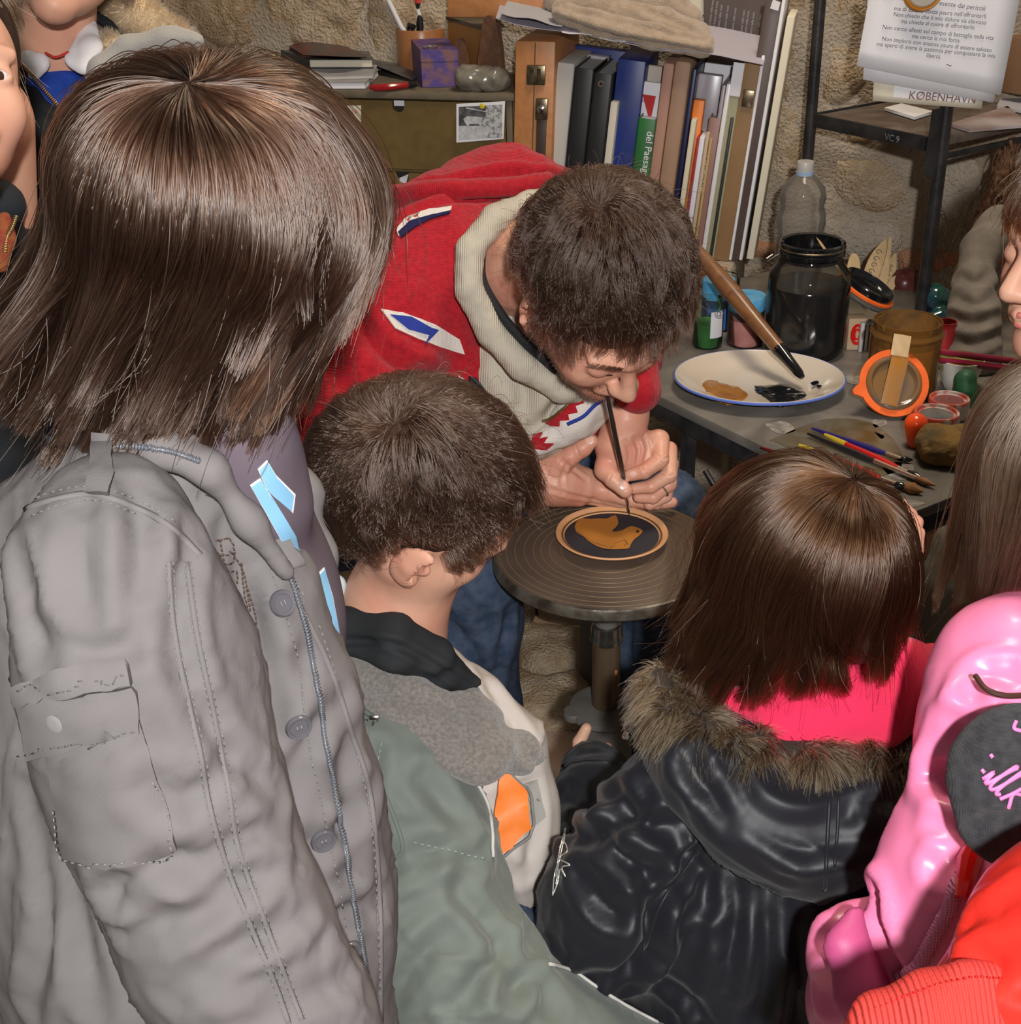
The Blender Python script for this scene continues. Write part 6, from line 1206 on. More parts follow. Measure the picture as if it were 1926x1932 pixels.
# pen cup with pens
cb = onC(798, 131); k_ = DEP(cb) / F; rc = 47 * k_; hz = ZAT(cb, 52) - ZC
t = thing('pen_cup', 'round terracotta pen cup standing behind the violet box', 'cup', cb); TERRA = M('glazed_terracotta', (0.36, 0.15, 0.055), 0.3, c2=(0.30, 0.12, 0.045), ns=15, spec=0.6, coat=0.3); g = G(); g.lathe([(0.001, 0), (rc * .94, 0), (rc, 0.004), (rc, hz - .003), (rc * .97, hz), (rc * .91, hz), (rc * .90, hz - .004), (rc * .88, 0.01), (0.001, 0.008)], cb, seg=40, cap=False); g.build('body', TERRA, t)
def pen(nm, lab, pts, r, mat, bands=()):
    t = thing(nm, lab, 'pen', cb + Z3 * 0.012); P_ = [np.asarray(p_) for p_ in pts]; g = G(); g.tube(P_, r, 12); g.build('barrel', mat, t)
    for f0, f1, mt, ex_ in bands: g = G(); a, b = P_[0], P_[-1]; g.tube([a + (b - a) * f0, a + (b - a) * f1], (r if not hasattr(r, '__len__') else r[0]) * 1.04 + ex_, 12); g.build('band', mt, t)
def cp_(dx, dy, z): return cb + np.array([dx, dy, 0]) + Z3 * z
TOPZ = hz
pen('pen', 'white pen leaning left out of the terracotta cup', [cp_(0.01, 0, 0.014), cp_(-0.040, -0.01, hz + 0.005), cp_(-0.075, -.015, hz + 0.085)], 0.0048, PAPER, ())
pen('marker', 'black marker with blue, red and white bands standing upright in the cup', [cp_(0.0, 0, 0.014), cp_(0.0, -.005, hz + 0.12)], 0.0100, BLACKP, ((0.50, 0.56, PAPER, 0.0), (0.62, 0.69, INKR, 0.0), (0.72, 0.86, M('marker_blue', (0.03, 0.30, 0.50), 0.4), 0.0)))
pen('marker', 'dark marker with a rounded cap at the right of the pen cup', [cp_(0.02, 0, 0.014), cp_(0.033, -.005, hz + 0.012), cp_(0.036, -.005, hz + 0.026)], [0.008, 0.010, 0.009], BLACKP); pen('pen', 'short dark pen with bright clip lying in the mouth of the cup', [cp_(-0.03, 0, hz - .02), cp_(-0.022, -.012, hz + 0.008), cp_(-0.012, -.02, hz + .004)], 0.005, BLACKP, ((0.6, 0.8, BRASS, 0.0),))
# wooden blades (tall rounded slats) and the wrapped lump
WOODD = M('old_brown_wood', (0.17, 0.085, 0.050), 0.5, c2=(0.12, 0.055, 0.03), ns=20, bump=0.2, bs=60, dist=3)
def blade(lab, base, w_, top_y, lean, th=0.010):
    B = onC(*base); k_ = DEP(B) / F; h_ = ZAT(B, top_y) - ZC; W_ = w_ * k_; out = [(-W_ / 2, 0), (W_ / 2, 0), (W_ * .5, h_ * .3), (W_ * .42, h_ * .6), (W_ * .28, h_ * .85), (W_ * .10, h_ * .98), (-W_ * .04, h_), (-W_ * .18, h_ * .96), (-W_ * .30, h_ * .8), (-W_ * .38, h_ * .5)]
    g = G(); g.prism([tuple(p_) for p_ in spline(np.array(out + out[:1]), 40)[:-1]], B, nrm(WD + lean * WN), nrm(Z3 + 0.12 * WN * -1 + 0.02 * WD), th); o = g.build('carving_tool', WOODD, auto=50); return tag(o, lab, 'tool', 'brown wooden blades leaning by the case')
blade('tall brown wooden blade with rounded tip standing before the orange case', (924, 167), 66, 30, 0.5); blade('short brown wooden blade half hidden behind the violet box', (868, 158), 36, 72, 0.3)
c = onC(914, 173) + np.array([0, .02, 0]); S = SDF(); S.cone(c + WD * -0.035 + Z3 * 0.022, c + WD * 0.025 + Z3 * 0.022, 0.024, 0.022, 0.01, (WN, 0.8)); S.cone(c + WD * 0.01 + Z3 * .016, c + WD * 0.033 + Z3 * .018, 0.024, 0.018, 0.01); b_ = Body(S, 0.003, 1); b_.V[:, 2] = np.maximum(b_.V[:, 2], ZC); b_.noise(0.003, 50, 2); o = obj('glass_block', b_.V, b_.F, M('dusty_cloudy_glass', (0.24, 0.215, 0.17), 0.25, c2=(0.17, 0.15, 0.12), ns=50, spec=0.7, coat=0.4)); tag(o, 'dusty cloudy glass block with a rounded end on the cabinet corner', 'ornament')
# the orange beech case
zc = 1.255; f0 = PW(972, 77, .243); zc = f0[2]; bk = PZ(846, 26, zc); ax = -WN; wx = np.array([-ax[1], ax[0], 0]) * -1; Wc = 0.076; Lc = 0.22; lean = 0.045; upc = nrm(Z3 + WD * lean); z0c = 0.847
t = thing('beech_case', 'upright orange beech paint case with brass clasp and leather strap', 'case', np.array([f0[0] + wx[0] * Wc / 2, f0[1] + wx[1] * Wc / 2, z0c])); Hc = (zc - z0c)
cc = f0 + wx * Wc / 2 + ax * Lc / 2 - upc * Hc / 2; g = G(); g.box(cc, [wx, ax, upc], (Wc, Lc, Hc), 0.004); g.build('body', BEECH, t)
g = G(); g.box(cc - wx * (Wc / 2 + 0.0002), [wx, ax, upc], (0.003, Lc - 0.04, Hc - 0.035), 0.001); g.build('side_panel', BEECHD, t)
g = G(); g.box(cc - ax * (Lc / 2), [wx, ax, upc], (0.0015, 0.0012, Hc - .006)); g.build('lid_joint', LEATH, t)
def onf(u_, y_px, o_=0.0):
    b0 = f0 + wx * u_; dz = ZAT(b0, y_px) - b0[2]; return b0 + upc * dz - ax * o_
c = onf(Wc * .55, 141, .003); g = G(); g.box(c, [wx, ax, upc], (0.036, 0.006, 0.036), 0.003); cl = g.build('clasp', BRASS, t)
for s_ in (-1, 1): g = G(); g.tube([c - ax * .004 + wx * 0.006 * s_ - upc * .012, c - ax * .004 + wx * 0.006 * s_ + upc * .012], 0.0035, 8); g.build('clasp_bar', BRASS, cl)
c = onf(Wc * .72, 205, .004); g = G(); g.box(c, [wx, ax, upc], (0.024, 0.008, 0.040), 0.003); bu = g.build('strap_buckle', BRASS, t); g = G(); g.lathe([(0.0075, 0), (0.0075, .003), (0.003, .005), (.0003, .005)], c - ax * .004, -ax, 16); g.build('buckle_stud', SILVER, bu)
c = onf(Wc * .72, 262, .002); g = G(); g.box(c - upc * .03, [wx, ax, upc], (0.019, 0.004, 0.14), 0.001); g.build('strap', LEATH, t)
g = G(); g.box(PZ(930, 12, 1.30) + ax * 0.05, [WD, WN, Z3], (0.20, 0.03, 0.05), 0.004); 
o = g.build('wooden_board', BEECH); tag(o, 'orange wooden board lying behind the upright case, at the top edge', 'board')
g2 = G(); prism4(g2, [np.array(q_) for q_ in ((-.100, 2.84), (-.020, 2.67), (.008, 2.66), (.004, 2.81))], ZC, 1.250); o2 = g2.build('wooden_box', BEECHD, smooth=False); tag(o2, 'tan wooden box behind the brown blades, its dusty top level with the case', 'box'); g2 = G(); prism4(g2, [np.array(q_) for q_ in ((-.104, 2.844), (-.022, 2.662), (.010, 2.652), (.006, 2.814))], 1.2502, 1.257); g2.build('lid', OLIVET, o2, smooth=False)
# ------------------------------------------------------------------ the row of books
LEAN = math.radians(6.0); BU = nrm(Z3 * math.cos(LEAN) + WD * math.sin(LEAN)); BW = nrm(WD * math.cos(LEAN) - Z3 * math.sin(LEAN)); ZB = 0.848
def bk_(nm, lab, x0, x1, y, mat, off=0.235, depth=0.16, pages=None, group=None, cat='book', bev=0.002, wide=0):
    A = PW(x0, y, off); B = PW(x1, y, off); th = (B - A) @ WD; h_ = (A[2] - ZB) / math.cos(LEAN) - th * 0.0
    t = thing(nm, lab, cat, A - BU * h_ + BW * th / 2, group); c = A + BW * th / 2 - BU * h_ / 2 - WN * depth / 2
    if pages is None: g = G(); g.box(c, [BW, WN, BU], (th, depth, h_), min(bev, th * .3)); g.build('cover', mat, t)
    else:
        ct = min(0.0022, th * .2)
        for s_ in (-1, 1): g = G(); g.box(c + BW * s_ * (th - ct) / 2, [BW, WN, BU], (ct, depth, h_)); g.build('cover', mat, t)
        g = G(); g.box(c + WN * (depth - ct) / 2, [BW, WN, BU], (th, ct, h_), ct * .3); g.build('spine', mat, t)
        g = G(); g.box(c - WN * .002 - BU * .002, [BW, WN, BU], (th - 2 * ct, depth - ct - .006, h_ - .004)); g.build('pages', pages, t)
    return t, A, th, h_, off
def C(n, c, r=0.5, **k): return M(n, c, r, **k)
gB = 'books and folders standing in the row beside the case'
bk_('folder', 'cream cardboard folder next to the orange case', 1052, 1084, 117, C('folder_cream', (0.52, 0.49, 0.45), .7), 0.225, group=gB)
bk_('drawing_board', 'wide grey card board standing behind the black binders', 1050, 1148, 96, PAPERG, 0.10, 0.02, group=gB)
bk_('large_folder', 'big dark blue portfolio rising behind the black binders', 1072, 1222, 84, C('portfolio_blue', (0.008, 0.022, 0.16), .4, c2=(0.02, 0.035, 0.16), ns=40), 0.06, 0.03, group=gB)
t_, A, th, h_, of = bk_('ring_binder', 'left of two black ring binders', 1085, 1121, 127, C('binder_black', (0.012, 0.012, 0.013), .45), 0.235, 0.17, PAPERG, gB)
t_, A, th, h_, of = bk_('ring_binder', 'right black ring binder with a small metal finger ring', 1122, 1156, 137, MATS['binder_black'], 0.24, 0.17, PAPERG, gB)
g = G(); g.lathe([(.0058, 0), (.0058, .002), (.004, .003), (.0035, .001), (.0003, .001)], PW(1134, 158, 0.242), WN, 16); g.build('finger_ring', SILVER, t_)
bk_('paperback', 'thin cream paperback between the black binder and the blue folder', 1152, 1166, 192, C('cream_cover', (0.60, 0.55, 0.46), .6), 0.235, .13, group=gB)
bk_('binder', 'thick dark blue binder with scuffed spine', 1166, 1219, 110, C('binder_blue', (0.010, 0.028, 0.19), .4, c2=(0.03, 0.05, 0.17), ns=30, thr=(.45, .7)), 0.215, 0.17, group=gB)
t_, A, th, h_, of = bk_('booklet', 'white booklet with a red triangle standing behind the green book', 1205, 1252, 152, PAPER, 0.20, .01, group=gB)
g = G(); pl = [(1212, 178), (1237, 182), (1228, 222), (1222, 218)]; g.prism([((PW(x, y, .203) - W0) @ WD, PW(x, y, .203)[2]) for x, y in pl], W0 + WN * .2015, WD, Z3, .002); g.build('red_triangle', C('red_print', (0.5, 0.02, 0.02)), t_, smooth=False)
flat_text('print', 'il museo', INKR, t_, PW(1206, 192, .2065), WD, Z3, 0.008, WN)
t_, A, th, h_, of = bk_('green_book', 'green book with white lettering on its spine', 1205, 1238, 222, C('cover_green', (0.012, 0.14, 0.025), .45, c2=(0.02, 0.09, 0.03), ns=26), 0.245, .15, PAPER, gB)
flat_text('spine_title', 'del Paesaggio Toscano', PAPER, t_, PW(1221, 247, .247), -BU, BW, 0.0185, WN)
bk_('envelope', 'cream crumpled envelope standing behind the white booklet', 1218, 1272, 122, C('envelope', (0.55, 0.49, 0.40), .7, c2=(.45, .38, .3), ns=20), 0.17, .012, group=gB)
bk_('album', 'thick tan album with rounded spine', 1273, 1306, 113, C('album_tan', (0.38, 0.235, 0.15), .6, c2=(.33, .2, .13), ns=12), 0.235, .17, group=gB, bev=.008)
bk_('album', 'pinkish album just left of the thick tan album', 1252, 1273, 118, C('album_pink', (0.42, 0.225, 0.165), .6), 0.23, .17, group=gB, bev=.004)
bk_('file', 'slim navy file right of the tan album', 1306, 1315, 130, C('file_navy', (0.008, 0.012, 0.06), .4), 0.24, .17, group=gB)
bk_('plastic_sleeve', 'grey translucent document sleeve behind the orange booklet', 1318, 1364, 138, C('sleeve_grey', (0.36, 0.32, 0.35), .25, spec=.6), 0.19, .02, group=gB)
bk_('booklet', 'bright orange booklet standing between the slim paperbacks', 1309, 1330, 188, C('cover_orange', (0.80, 0.20, 0.01), .45), 0.225, .02, group=gB)
t_, A, th, h_, of = bk_('paperback', 'slim cream paperback with dark vertical title', 1304, 1314, 226, C('cover_cream2', (0.62, 0.56, 0.42), .6), 0.250, .13, group=gB)
flat_text('spine_title', 'L\'Anfora e il Bottaio', INKP, t_, PW(1297, 412, .2515), BU, -BW, 0.0085, WN)
bk_('paperback', 'thin dark red paperback', 1315, 1320, 258, C('cover_red', (0.32, 0.012, 0.02), .45), 0.248, .13, group=gB)
bk_('paperback', 'white paperback right of the thin red one', 1320, 1330, 258, C('cover_white', (0.66, 0.65, 0.70), .45), 0.246, .13, group=gB)
bk_('paperback', 'thin tan paperback with worn top', 1332, 1339, 250, C('cover_tan', (0.50, 0.38, 0.25), .6), 0.246, .13, group=gB)
bk_('paperback', 'ochre edged paperback, the shortest of the slim books', 1339, 1344, 262, C('cover_ochre', (0.46, 0.30, 0.12), .6), 0.245, .13, group=gB)
t_, A, th, h_, of = bk_('catalogue', 'dusty rose catalogue with white title near its foot', 1338, 1362, 222, C('cover_rose', (0.27, 0.145, 0.125), .45), 0.237, .15, PAPERG, gB)
flat_text('spine_title', 'SABBIANO', PAPER, t_, PW(1326, 370, .239), BU, -BW, 0.016, WN)
bk_('catalogue', 'grey lilac catalogue in a sleeve', 1362, 1370, 160, C('cover_lilac', (0.30, 0.26, 0.28), .3), 0.235, .15, group=gB)
bk_('paperback', 'glossy white catalogue with red top corner', 1371, 1380, 158, C('cover_gloss', (0.72, 0.71, 0.72), .25), 0.238, .15, group=gB)
bk_('paperback', 'narrow charcoal book beside the glossy white catalogue', 1378, 1384, 222, C('cover_charcoal', (0.03, 0.032, 0.028), .4), 0.242, .13, group=gB)
t_, A, th, h_, of = bk_('folder', 'sage green folder with a white label at its top', 1384, 1404, 122, C('folder_sage', (0.34, 0.32, 0.20), .6), 0.235, .16, group=gB)
c = PW(1390, 150, .2365); g = G(); g.box(c, [BW, WN, BU], (th + .001, .001, .058)); g.build('label', PAPER, t_)
bk_('white_board', 'white card sheet standing behind the sage folder', 1330, 1402, 118, PAPER, 0.12, .006, group=gB)
t_, A, th, h_, of = bk_('box_file', 'brown kraft box file with a metal label holder', 1404, 1436, 112, C('kraft', (0.30, 0.17, 0.075), .6, c2=(.25, .14, .06), ns=12), 0.23, .17, group=gB)
g = G(); g.box(PW(1411, 186, .233), [BW, WN, BU], (.020, .004, .030), .001); g.build('label_holder', BRASS, t_)
bk_('folder', 'thin white folder right of the kraft box file', 1437, 1443, 105, PAPER, 0.228, .16, group=gB)
DKB = C('board_dark_brown', (0.075, 0.050, 0.042), .45, c2=(.10, .07, .06), ns=10)
t_, A, th, h_, of = bk_('display_board', 'tall dark brown display board with columns of white print', 1444, 1476, 0, DKB, 0.222, .012, group=gB, cat='board')
g = G(); q0, q1 = PW(1325, -60, .05), PW(1476, -60, .05); zlow = 0.95; g.prism([((PW(x, y, .05) - W0) @ WD, PW(x, y, .05)[2]) for x, y in ((1328, -70), (1500, -70), (1420, 470), (1330, 470))], W0 + WN * .05, WD, Z3, .006); o = g.build('display_board', DKB, smooth=False); o['label'] = 'wide dark brown poster board standing behind the towel, white vertical print'; o['category'] = 'board'
for k, (x, y0, y1) in enumerate(((1338, 0, 72), (1346, 2, 76), (1354, 4, 82), (1366, 6, 84), (1380, 10, 88), (1396, 18, 92), (1404, 20, 94), (1414, 24, 96), (1426, 28, 100), (1434, 32, 100))):
    flat_text('print_column', 'terra acqua e fuoco nelle mani', PAPERG, o, PW(x - 2, y1 + 6, .0535), nrm(Z3 + WD * .10), nrm(-WD), 0.0062, WN)
g = G(); g.prism([(-.008, -.006), (.006, -.010), (.009, .004), (-.004, .009)], PW(1462, 9, .2245), WD, Z3, .0006); g.build('sticker', PAPER, t_, smooth=False)
bk_('board', 'white-edged mounting board right of the dark display board', 1477, 1484, -10, PAPER, 0.225, .10, group=gB, cat='board'); bk_('board', 'cream mounting board, last in the row against the stone wall', 1485, 1500, 30, PAPERC, 0.215, .10, group=gB, cat='board')
g = G(); g.prism([((PW(x, y, .04) - W0) @ WD, PW(x, y, .04)[2]) for x, y in ((1280, -80), (1332, -80), (1330, 90), (1285, 90))], W0 + WN * .04, WD, Z3, .004); o = g.build('poster', PAPERC, smooth=False); tag(o, 'cream poster with a dark curl standing behind the towel', 'poster')
g = G(); g.tube([PW(x, y, .045) for x, y in spline([(1306, 32), (1312, 24), (1320, 26), (1316, 36), (1308, 40), (1322, 36), (1326, 28)], 24)], 0.0016, 6); g.build('printed_curl', LEATH, o)
# sheets and the folded towel on top of the books
def pt(x, y, off): return PW(x, y, off)
g = G(); rows = []
for u_ in np.linspace(0, 1, 14):
    x = 935 + (1440 - 935) * u_; yf = 32 + 85 * u_ ** 0.85 + 3 * math.sin(u_ * 14); rows.append([pt(x, yf + 2, 0.26), pt(x + 8, yf - 22, 0.17), pt(x + 16, yf - 48, 0.08)])
o = g.sheet(rows, .0012).build('paper_sheet', C('sheet_lilac', (0.46, 0.43, 0.50), .5)); tag(o, 'large lilac-grey sheets lying across the tops of the books', 'paper')
for k, (xa, xb, ya, yb, mt, lb) in enumerate(((945, 1060, 28, 52, PAPERG, 'crumpled grey wrapping sheet left of the towel'), (1060, 1180, 62, 82, PAPER, 'white sheet peeping out under the front of the towel'), (1150, 1300, 78, 104, PAPERG, 'grey sheet below the right half of the towel'))):
    g = G(); rows = [[pt(xa + (xb - xa) * u_, ya + (yb - ya) * u_ - 3 + 2.5 * math.sin(u_ * 9 + k), .265), pt(xa + (xb - xa) * u_ + 12, ya + (yb - ya) * u_ - 26, .17)] for u_ in np.linspace(0, 1, 10)]; o = g.sheet(rows, .001).build('paper_sheet', mt); tag(o, lb, 'paper')
TOW = M('beige_towel', (0.34, 0.255, 0.185), 0.95, c2=(0.42, 0.325, 0.245), ns=70, bump=1.0, bs=260, sheen=0.5, spec=0.1)
S = SDF(); d_ = lambda x, y, off: DEP(PW(x, y, off))
for row in ([(1060, 22, .24, 20), (1130, 46, .25, 20), (1230, 66, .25, 20), (1325, 88, .25, 17)], [(1050, 2, .17, 24), (1150, 20, .18, 26), (1250, 44, .18, 26), (1320, 66, .19, 22)], [(1050, -22, .10, 26), (1160, -8, .10, 28), (1270, 14, .10, 26), (1305, 36, .11, 22)]):
    S.px([(x, y, d_(x, y, of), r) for x, y, of, r in row], 0.02)
S.px([(1325, 84, d_(1325, 84, .24), 21), (1300, 60, d_(1300, 60, .16), 22)], .01)
b_ = Body(S, 0.004, 2); b_.noise(0.003, 30, 2); b_.folds([([(1040, 30), (1120, 60), (1220, 82), (1330, 100)], .006, .007), ([(1050, 10), (1150, 36), (1250, 60), (1340, 80)], .006, .005), ([(1200, 10), (1270, 40), (1330, 70)], .006, .004)], .01, .01); o = obj('towel', b_.V, b_.F, TOW); tag(o, 'folded beige wool towel lying on the papers above the books', 'towel')
# ------------------------------------------------------------------ metal shelf frame and the work table
IRON = M('black_iron', (0.010, 0.010, 0.012), 0.38, c2=(0.03, 0.028, 0.028), ns=30, bump=0.2, bs=120, spec=0.55)
SLATE = M('grey_slate_top', (0.105, 0.095, 0.082), 0.42, c2=(0.21, 0.19, 0.165), ns=7, bump=0.25, bs=40, detail=9, dist=1.2, thr=(.4, .7), spec=0.5)
STAIN = M('dried_ochre_wash', (0.10, 0.065, 0.022), 0.30, c2=(0.14, 0.125, 0.10), ns=16, detail=8, dist=1.5, spec=0.5); WHT = M('dried_white_slip', (0.34, 0.31, 0.27), 0.6, c2=(0.14, 0.13, 0.115), ns=40, detail=8, dist=2)
E1 = nrm((0.541, -0.841, 0)); E2 = nrm((0.841, 0.541, 0)); ZT = 0.81
A_ = PZ(1708, 972, ZT); DE, WI = 0.86, 0.70
t = thing('work_table', 'slate-topped black iron work table covered with jars and brushes', 'table', A_ - E1 * DE / 2 + E2 * WI / 2 - Z3 * ZT)
c = A_ - E1 * DE / 2 + E2 * WI / 2; g = G(); g.box(c - Z3 * .008, [E1, E2, Z3], (DE, WI, 0.016), 0.002); tp = g.build('table_top', SLATE, t)
for a, b, ln in ((0, 0, 0), (1, 0, 0), (0, 1, 1), (1, 1, 1)):
    if ln == 0: p0 = c + E2 * (WI / 2 - .010) * (1 if a else -1); g = G(); g.box(p0 - Z3 * .029, [E1, E2, Z3], (DE - .004, 0.018, 0.025), .001); g.build('frame_rail', IRON, t)
    else: p0 = c + E1 * (DE / 2 - .010) * (1 if a else -1); g = G(); g.box(p0 - Z3 * .029, [E1, E2, Z3], (0.018, WI - .042, 0.025), .001); g.build('frame_rail', IRON, t)
def leg(p, z0=0.0): g = G(); g.box(np.array([p[0], p[1], (ZT - .042 + z0) / 2]), [E1, E2, Z3], (0.018, 0.018, ZT - .042 - z0), .002); g.build('leg', IRON, t)
for s_, q in ((0.02, 0.012), (0.02, WI - 0.012), (DE - 0.02, WI - 0.012)): leg(A_ - E1 * s_ + E2 * q)
for x, y in ((1272, 775), (1384, 838)): p_ = PZ(x, y, ZT); sd = (A_ - p_) @ E1; leg(A_ - E1 * sd + E2 * 0.012)
p0, p1 = A_ - E1 * .02 + E2 * .012, A_ - E1 * .50 + E2 * .012; g = G(); g.box((p0 + p1) / 2 - Z3 * (ZT - .25), [E1, E2, Z3], (.46, .014, .014), .001); g.build('stretcher', IRON, t)
def spot(nm, poly, mat, z=ZT, th=0.0006, par=None, jag=0.0, n=None):
    P2 = spline(np.array(list(poly) + [poly[0]], float), n or 36)[:-1]
    if jag: P2 = P2 + RNG.normal(size=P2.shape) * jag
    v = [PZ(x, y, z + th) for x, y in P2] + [PZ(x, y, z) for x, y in P2]; k = len(P2); fs = [list(range(k))[::-1], [i + k for i in range(k)]] + [[i, (i + 1) % k, (i + 1) % k + k, i + k] for i in range(k)]
    return obj(nm, v, fs, mat, par, False)
spot('dried_slip', [(1450, 830), (1560, 790), (1650, 800), (1700, 850), (1690, 890), (1620, 900), (1560, 880), (1500, 850)], STAIN, par=t, jag=0.5)
for q in ([(1440, 800), (1480, 795), (1500, 812), (1470, 818)], [(1645, 792), (1668, 790), (1672, 800), (1650, 806)], [(1590, 705), (1640, 712), (1630, 724), (1600, 722)], [(1620, 930), (1700, 940), (1745, 950), (1700, 958), (1640, 948)], [(1660, 875), (1700, 872), (1724, 880), (1710, 905), (1680, 900)], [(1650, 815), (1668, 822), (1662, 828)], [(1480, 856), (1540, 872), (1520, 878)]): spot('dried_slip', q, WHT, par=t, jag=0.5)
# shelf frame
t = thing('metal_shelf', 'black iron shelf frame with a dark board, behind the work table', 'shelf', PZ(1738, 590, ZT)); LP = np.array([0.576, 2.507, 0]); RP = PZ(1738, 588, ZT) * (1, 1, 0)
ZS = ZAT(LP, 212); SD = nrm(RP - LP); SE = np.array([-SD[1], SD[0], 0]); SE = SE if SE[0] > 0 else -SE; SLn = np.linalg.norm(RP - LP)
g = G(); g.tube([RP + Z3 * ZT, RP + Z3 * 1.9], 0.0115, 16); g.build('post', IRON, t); g = G(); g.tube([LP + Z3 * ZAT(LP, 306), LP + Z3 * 1.9], 0.0105, 16); g.build('post', IRON, t)
for q in (0.56,):
    for b_ in (LP, RP): g = G(); g.tube([b_ + SE * q + Z3 * ZT, b_ + SE * q + Z3 * 1.9], 0.0115, 12); g.build('post', IRON, t)
def rail(p, q, z, h=0.022): c = (p + q) / 2 + Z3 * z; ax = nrm(q - p); g = G(); g.box(c, [ax, np.cross(Z3, ax), Z3], (np.linalg.norm(q - p), 0.006, h), .001); return g.build('rail', IRON, t)
side = rail(LP, RP, ZS - .013, .024); rail(RP, RP + SE * .56, ZS - .030, .010); rail(LP, LP + SE * .56, ZS - .013); rail(LP + SE * .56, RP + SE * .56, ZS - .013)
g = G(); g.box((LP + RP) / 2 + SE * .28 + Z3 * (ZS - .010), [SD, SE, Z3], (SLn - .03, .545, .016), .002); g.build('shelf_board', M('brown_shelf_board', (0.085, 0.060, 0.045), .5, c2=(.15, .12, .10), ns=14, detail=8, dist=1, bump=.15, bs=60), t)
q = (RP - LP) @ SD * .55; c0 = LP + SD * SLn * .60 + Z3 * (ZS - .016) - SE * .0035
flat_text('chalk_marks', 'VC 9', WHT, t, c0 - Z3 * .004, SD, Z3, 0.016, -SE)
pa = PZ(1735, 290, 1.0)
g = G(); c = RP - SE * 0.022 + SD * .002; zt_, zb_ = ZAT(c, 205), ZAT(c, 345); g.prism([(-.018, zb_ + .015), (.014, zb_), (.014, zt_), (-.014, zt_)], c, SE, Z3, .004); g.build('bracket', IRON, t); g = G(); g.box(c + SE * .016 + Z3 * (zt_ + zb_) / 2, [SE, SD, Z3], (.003, .006, zt_ - zb_), .0008); g.build('bracket_edge', BRASS, t)
# papers pinned in front of the shelf
def sheet_px(nm, lab, cat, px4, off, mat, curl=0.004, th=.0006, n=8):
    q = [PZ(0, 0, 1)] * 0; pl = RP + Z3 * 1.2 - SE * .012 + nrm(FW * (1, 1, 0)) * -(.016 + off); nn = nrm(FW * (1, 1, 0))
    def hit(x, y): r = ray(x, y); return CAM + r * (((pl - CAM) @ nn) / (r @ nn))
    a, b, c_, d = [hit(*z) for z in px4]; g = G(); rows = [[(a + (b - a) * v) * (1 - u) + (d + (c_ - d) * v) * u + nn * curl * math.sin(v * 5 + u * 3) * u for v in np.linspace(0, 1, n)] for u in np.linspace(0, 1, n)]
    o = g.sheet(rows, th).build(nm, mat, auto=None); tag(o, lab, cat); return o, hit, nn
kb, hit, nn = sheet_px('postcard', 'cream city postcard behind the poem sheets, lettered in brown', 'postcard', ((1652, 100), (1862, 130), (1852, 206), (1646, 190)), 0.0, PAPERC, .001)
k0, kx = hit(1712, 186), nrm(hit(1800, 192) - hit(1712, 186)); ky = nrm(np.cross(-nn, kx)); ky = ky if ky[2] > 0 else -ky; LM = M('brown_lettering', (0.20, 0.09, 0.07), .6)
g = G(); a = [hit(x, y) for x, y in ((1688, 152), (1832, 170), (1832, 194), (1684, 183))]; g.add([p_ - nn * .0012 for p_ in a], [[0, 3, 2, 1]]); g.build('white_panel', PAPER, kb, False, None); g = G(); a = [hit(x, y) for x, y in ((1688, 152), (1760, 160), (1760, 166), (1688, 160))]; g.add([p_ - nn * .0018 for p_ in a], [[0, 3, 2, 1]]); g.build('dark_band', LEATH, kb, False, None)
flat_text('lettering', 'KØBENHAVN', LM, kb, k0 - nn * .002, kx, ky, 0.0185, -nn * .4)
p2, hit, nn = sheet_px('paper_sheet', 'lower sheet of the two white papers, showing under the poem', 'paper', ((1640, -60), (1930, -40), (1874, 194), (1628, 150)), .003, PAPER, .001)
p1, hit, nn = sheet_px('poem_sheet', 'upper white sheet printed with an Italian poem', 'paper', ((1655, -90), (1935, -60), (1888, 180), (1616, 124)), .006, PAPER, .001)
lines = [('Non chiedo di essere esente dai pericoli', (1664, -4), (1856, 20)), ('ma di essere senza paura nell\'affrontarli', (1685, 19), (1858, 34)), ('Non chiedo che il mio dolore sia alleviato', (1684, 30), (1858, 46)), ('ma chiedo al cuore di affrontarlo.', (1698, 43), (1838, 55)), ('Non cerco alleati sul campo di battaglia nella vita', (1663, 54), (1872, 75)), ('ma cerco la mia forza.', (1719, 71), (1810, 80)), ('Non imploro con ansiosa paura di essere salvato', (1662, 76), (1868, 98)), ('ma spero di avere la pazienza per conquistare la mia', (1652, 86), (1875, 109)), ('libertà.', (1746, 107), (1773, 110)), ('~', (1782, 127), (1792, 129))]
for s_, (x0, y0), (x1, y1) in lines:
    a, b = hit(x0, y0), hit(x1, y1); L_ = np.linalg.norm(b - a); x_ = (b - a) / L_; y_ = nrm(np.cross(x_, nn)); y_ = y_ if y_[2] > 0 else -y_
    cu = bpy.data.curves.new('t', 'FONT'); cu.body = s_; o = bpy.data.objects.new('t', cu); COL.objects.link(o); bpy.context.view_layer.update(); wd = max(.1, o.dimensions.x); bpy.data.objects.remove(o); flat_text('poem_line', s_, INKP, p1, a - nn * .002, x_, y_, L_ / wd, -nn * .3)
g = G(); cc = hit(1737, -22) - nn * .012
for r_, m_ in ((0.032, 0),): g.lathe([(.0005, 0), (r_, 0), (r_ * 1.02, .004), (r_ * .93, .007), (r_ * .88, .005), (.0005, .004)], cc, -nn, 36, mi=0, sy=1.0)
o = g.build('amber_medallion', M('amber_glaze', (0.50, 0.20, 0.02), .12, spec=.8, coat=.6)); tag(o, 'glazed amber-rimmed medallion holding the poem at the top edge', 'ornament')
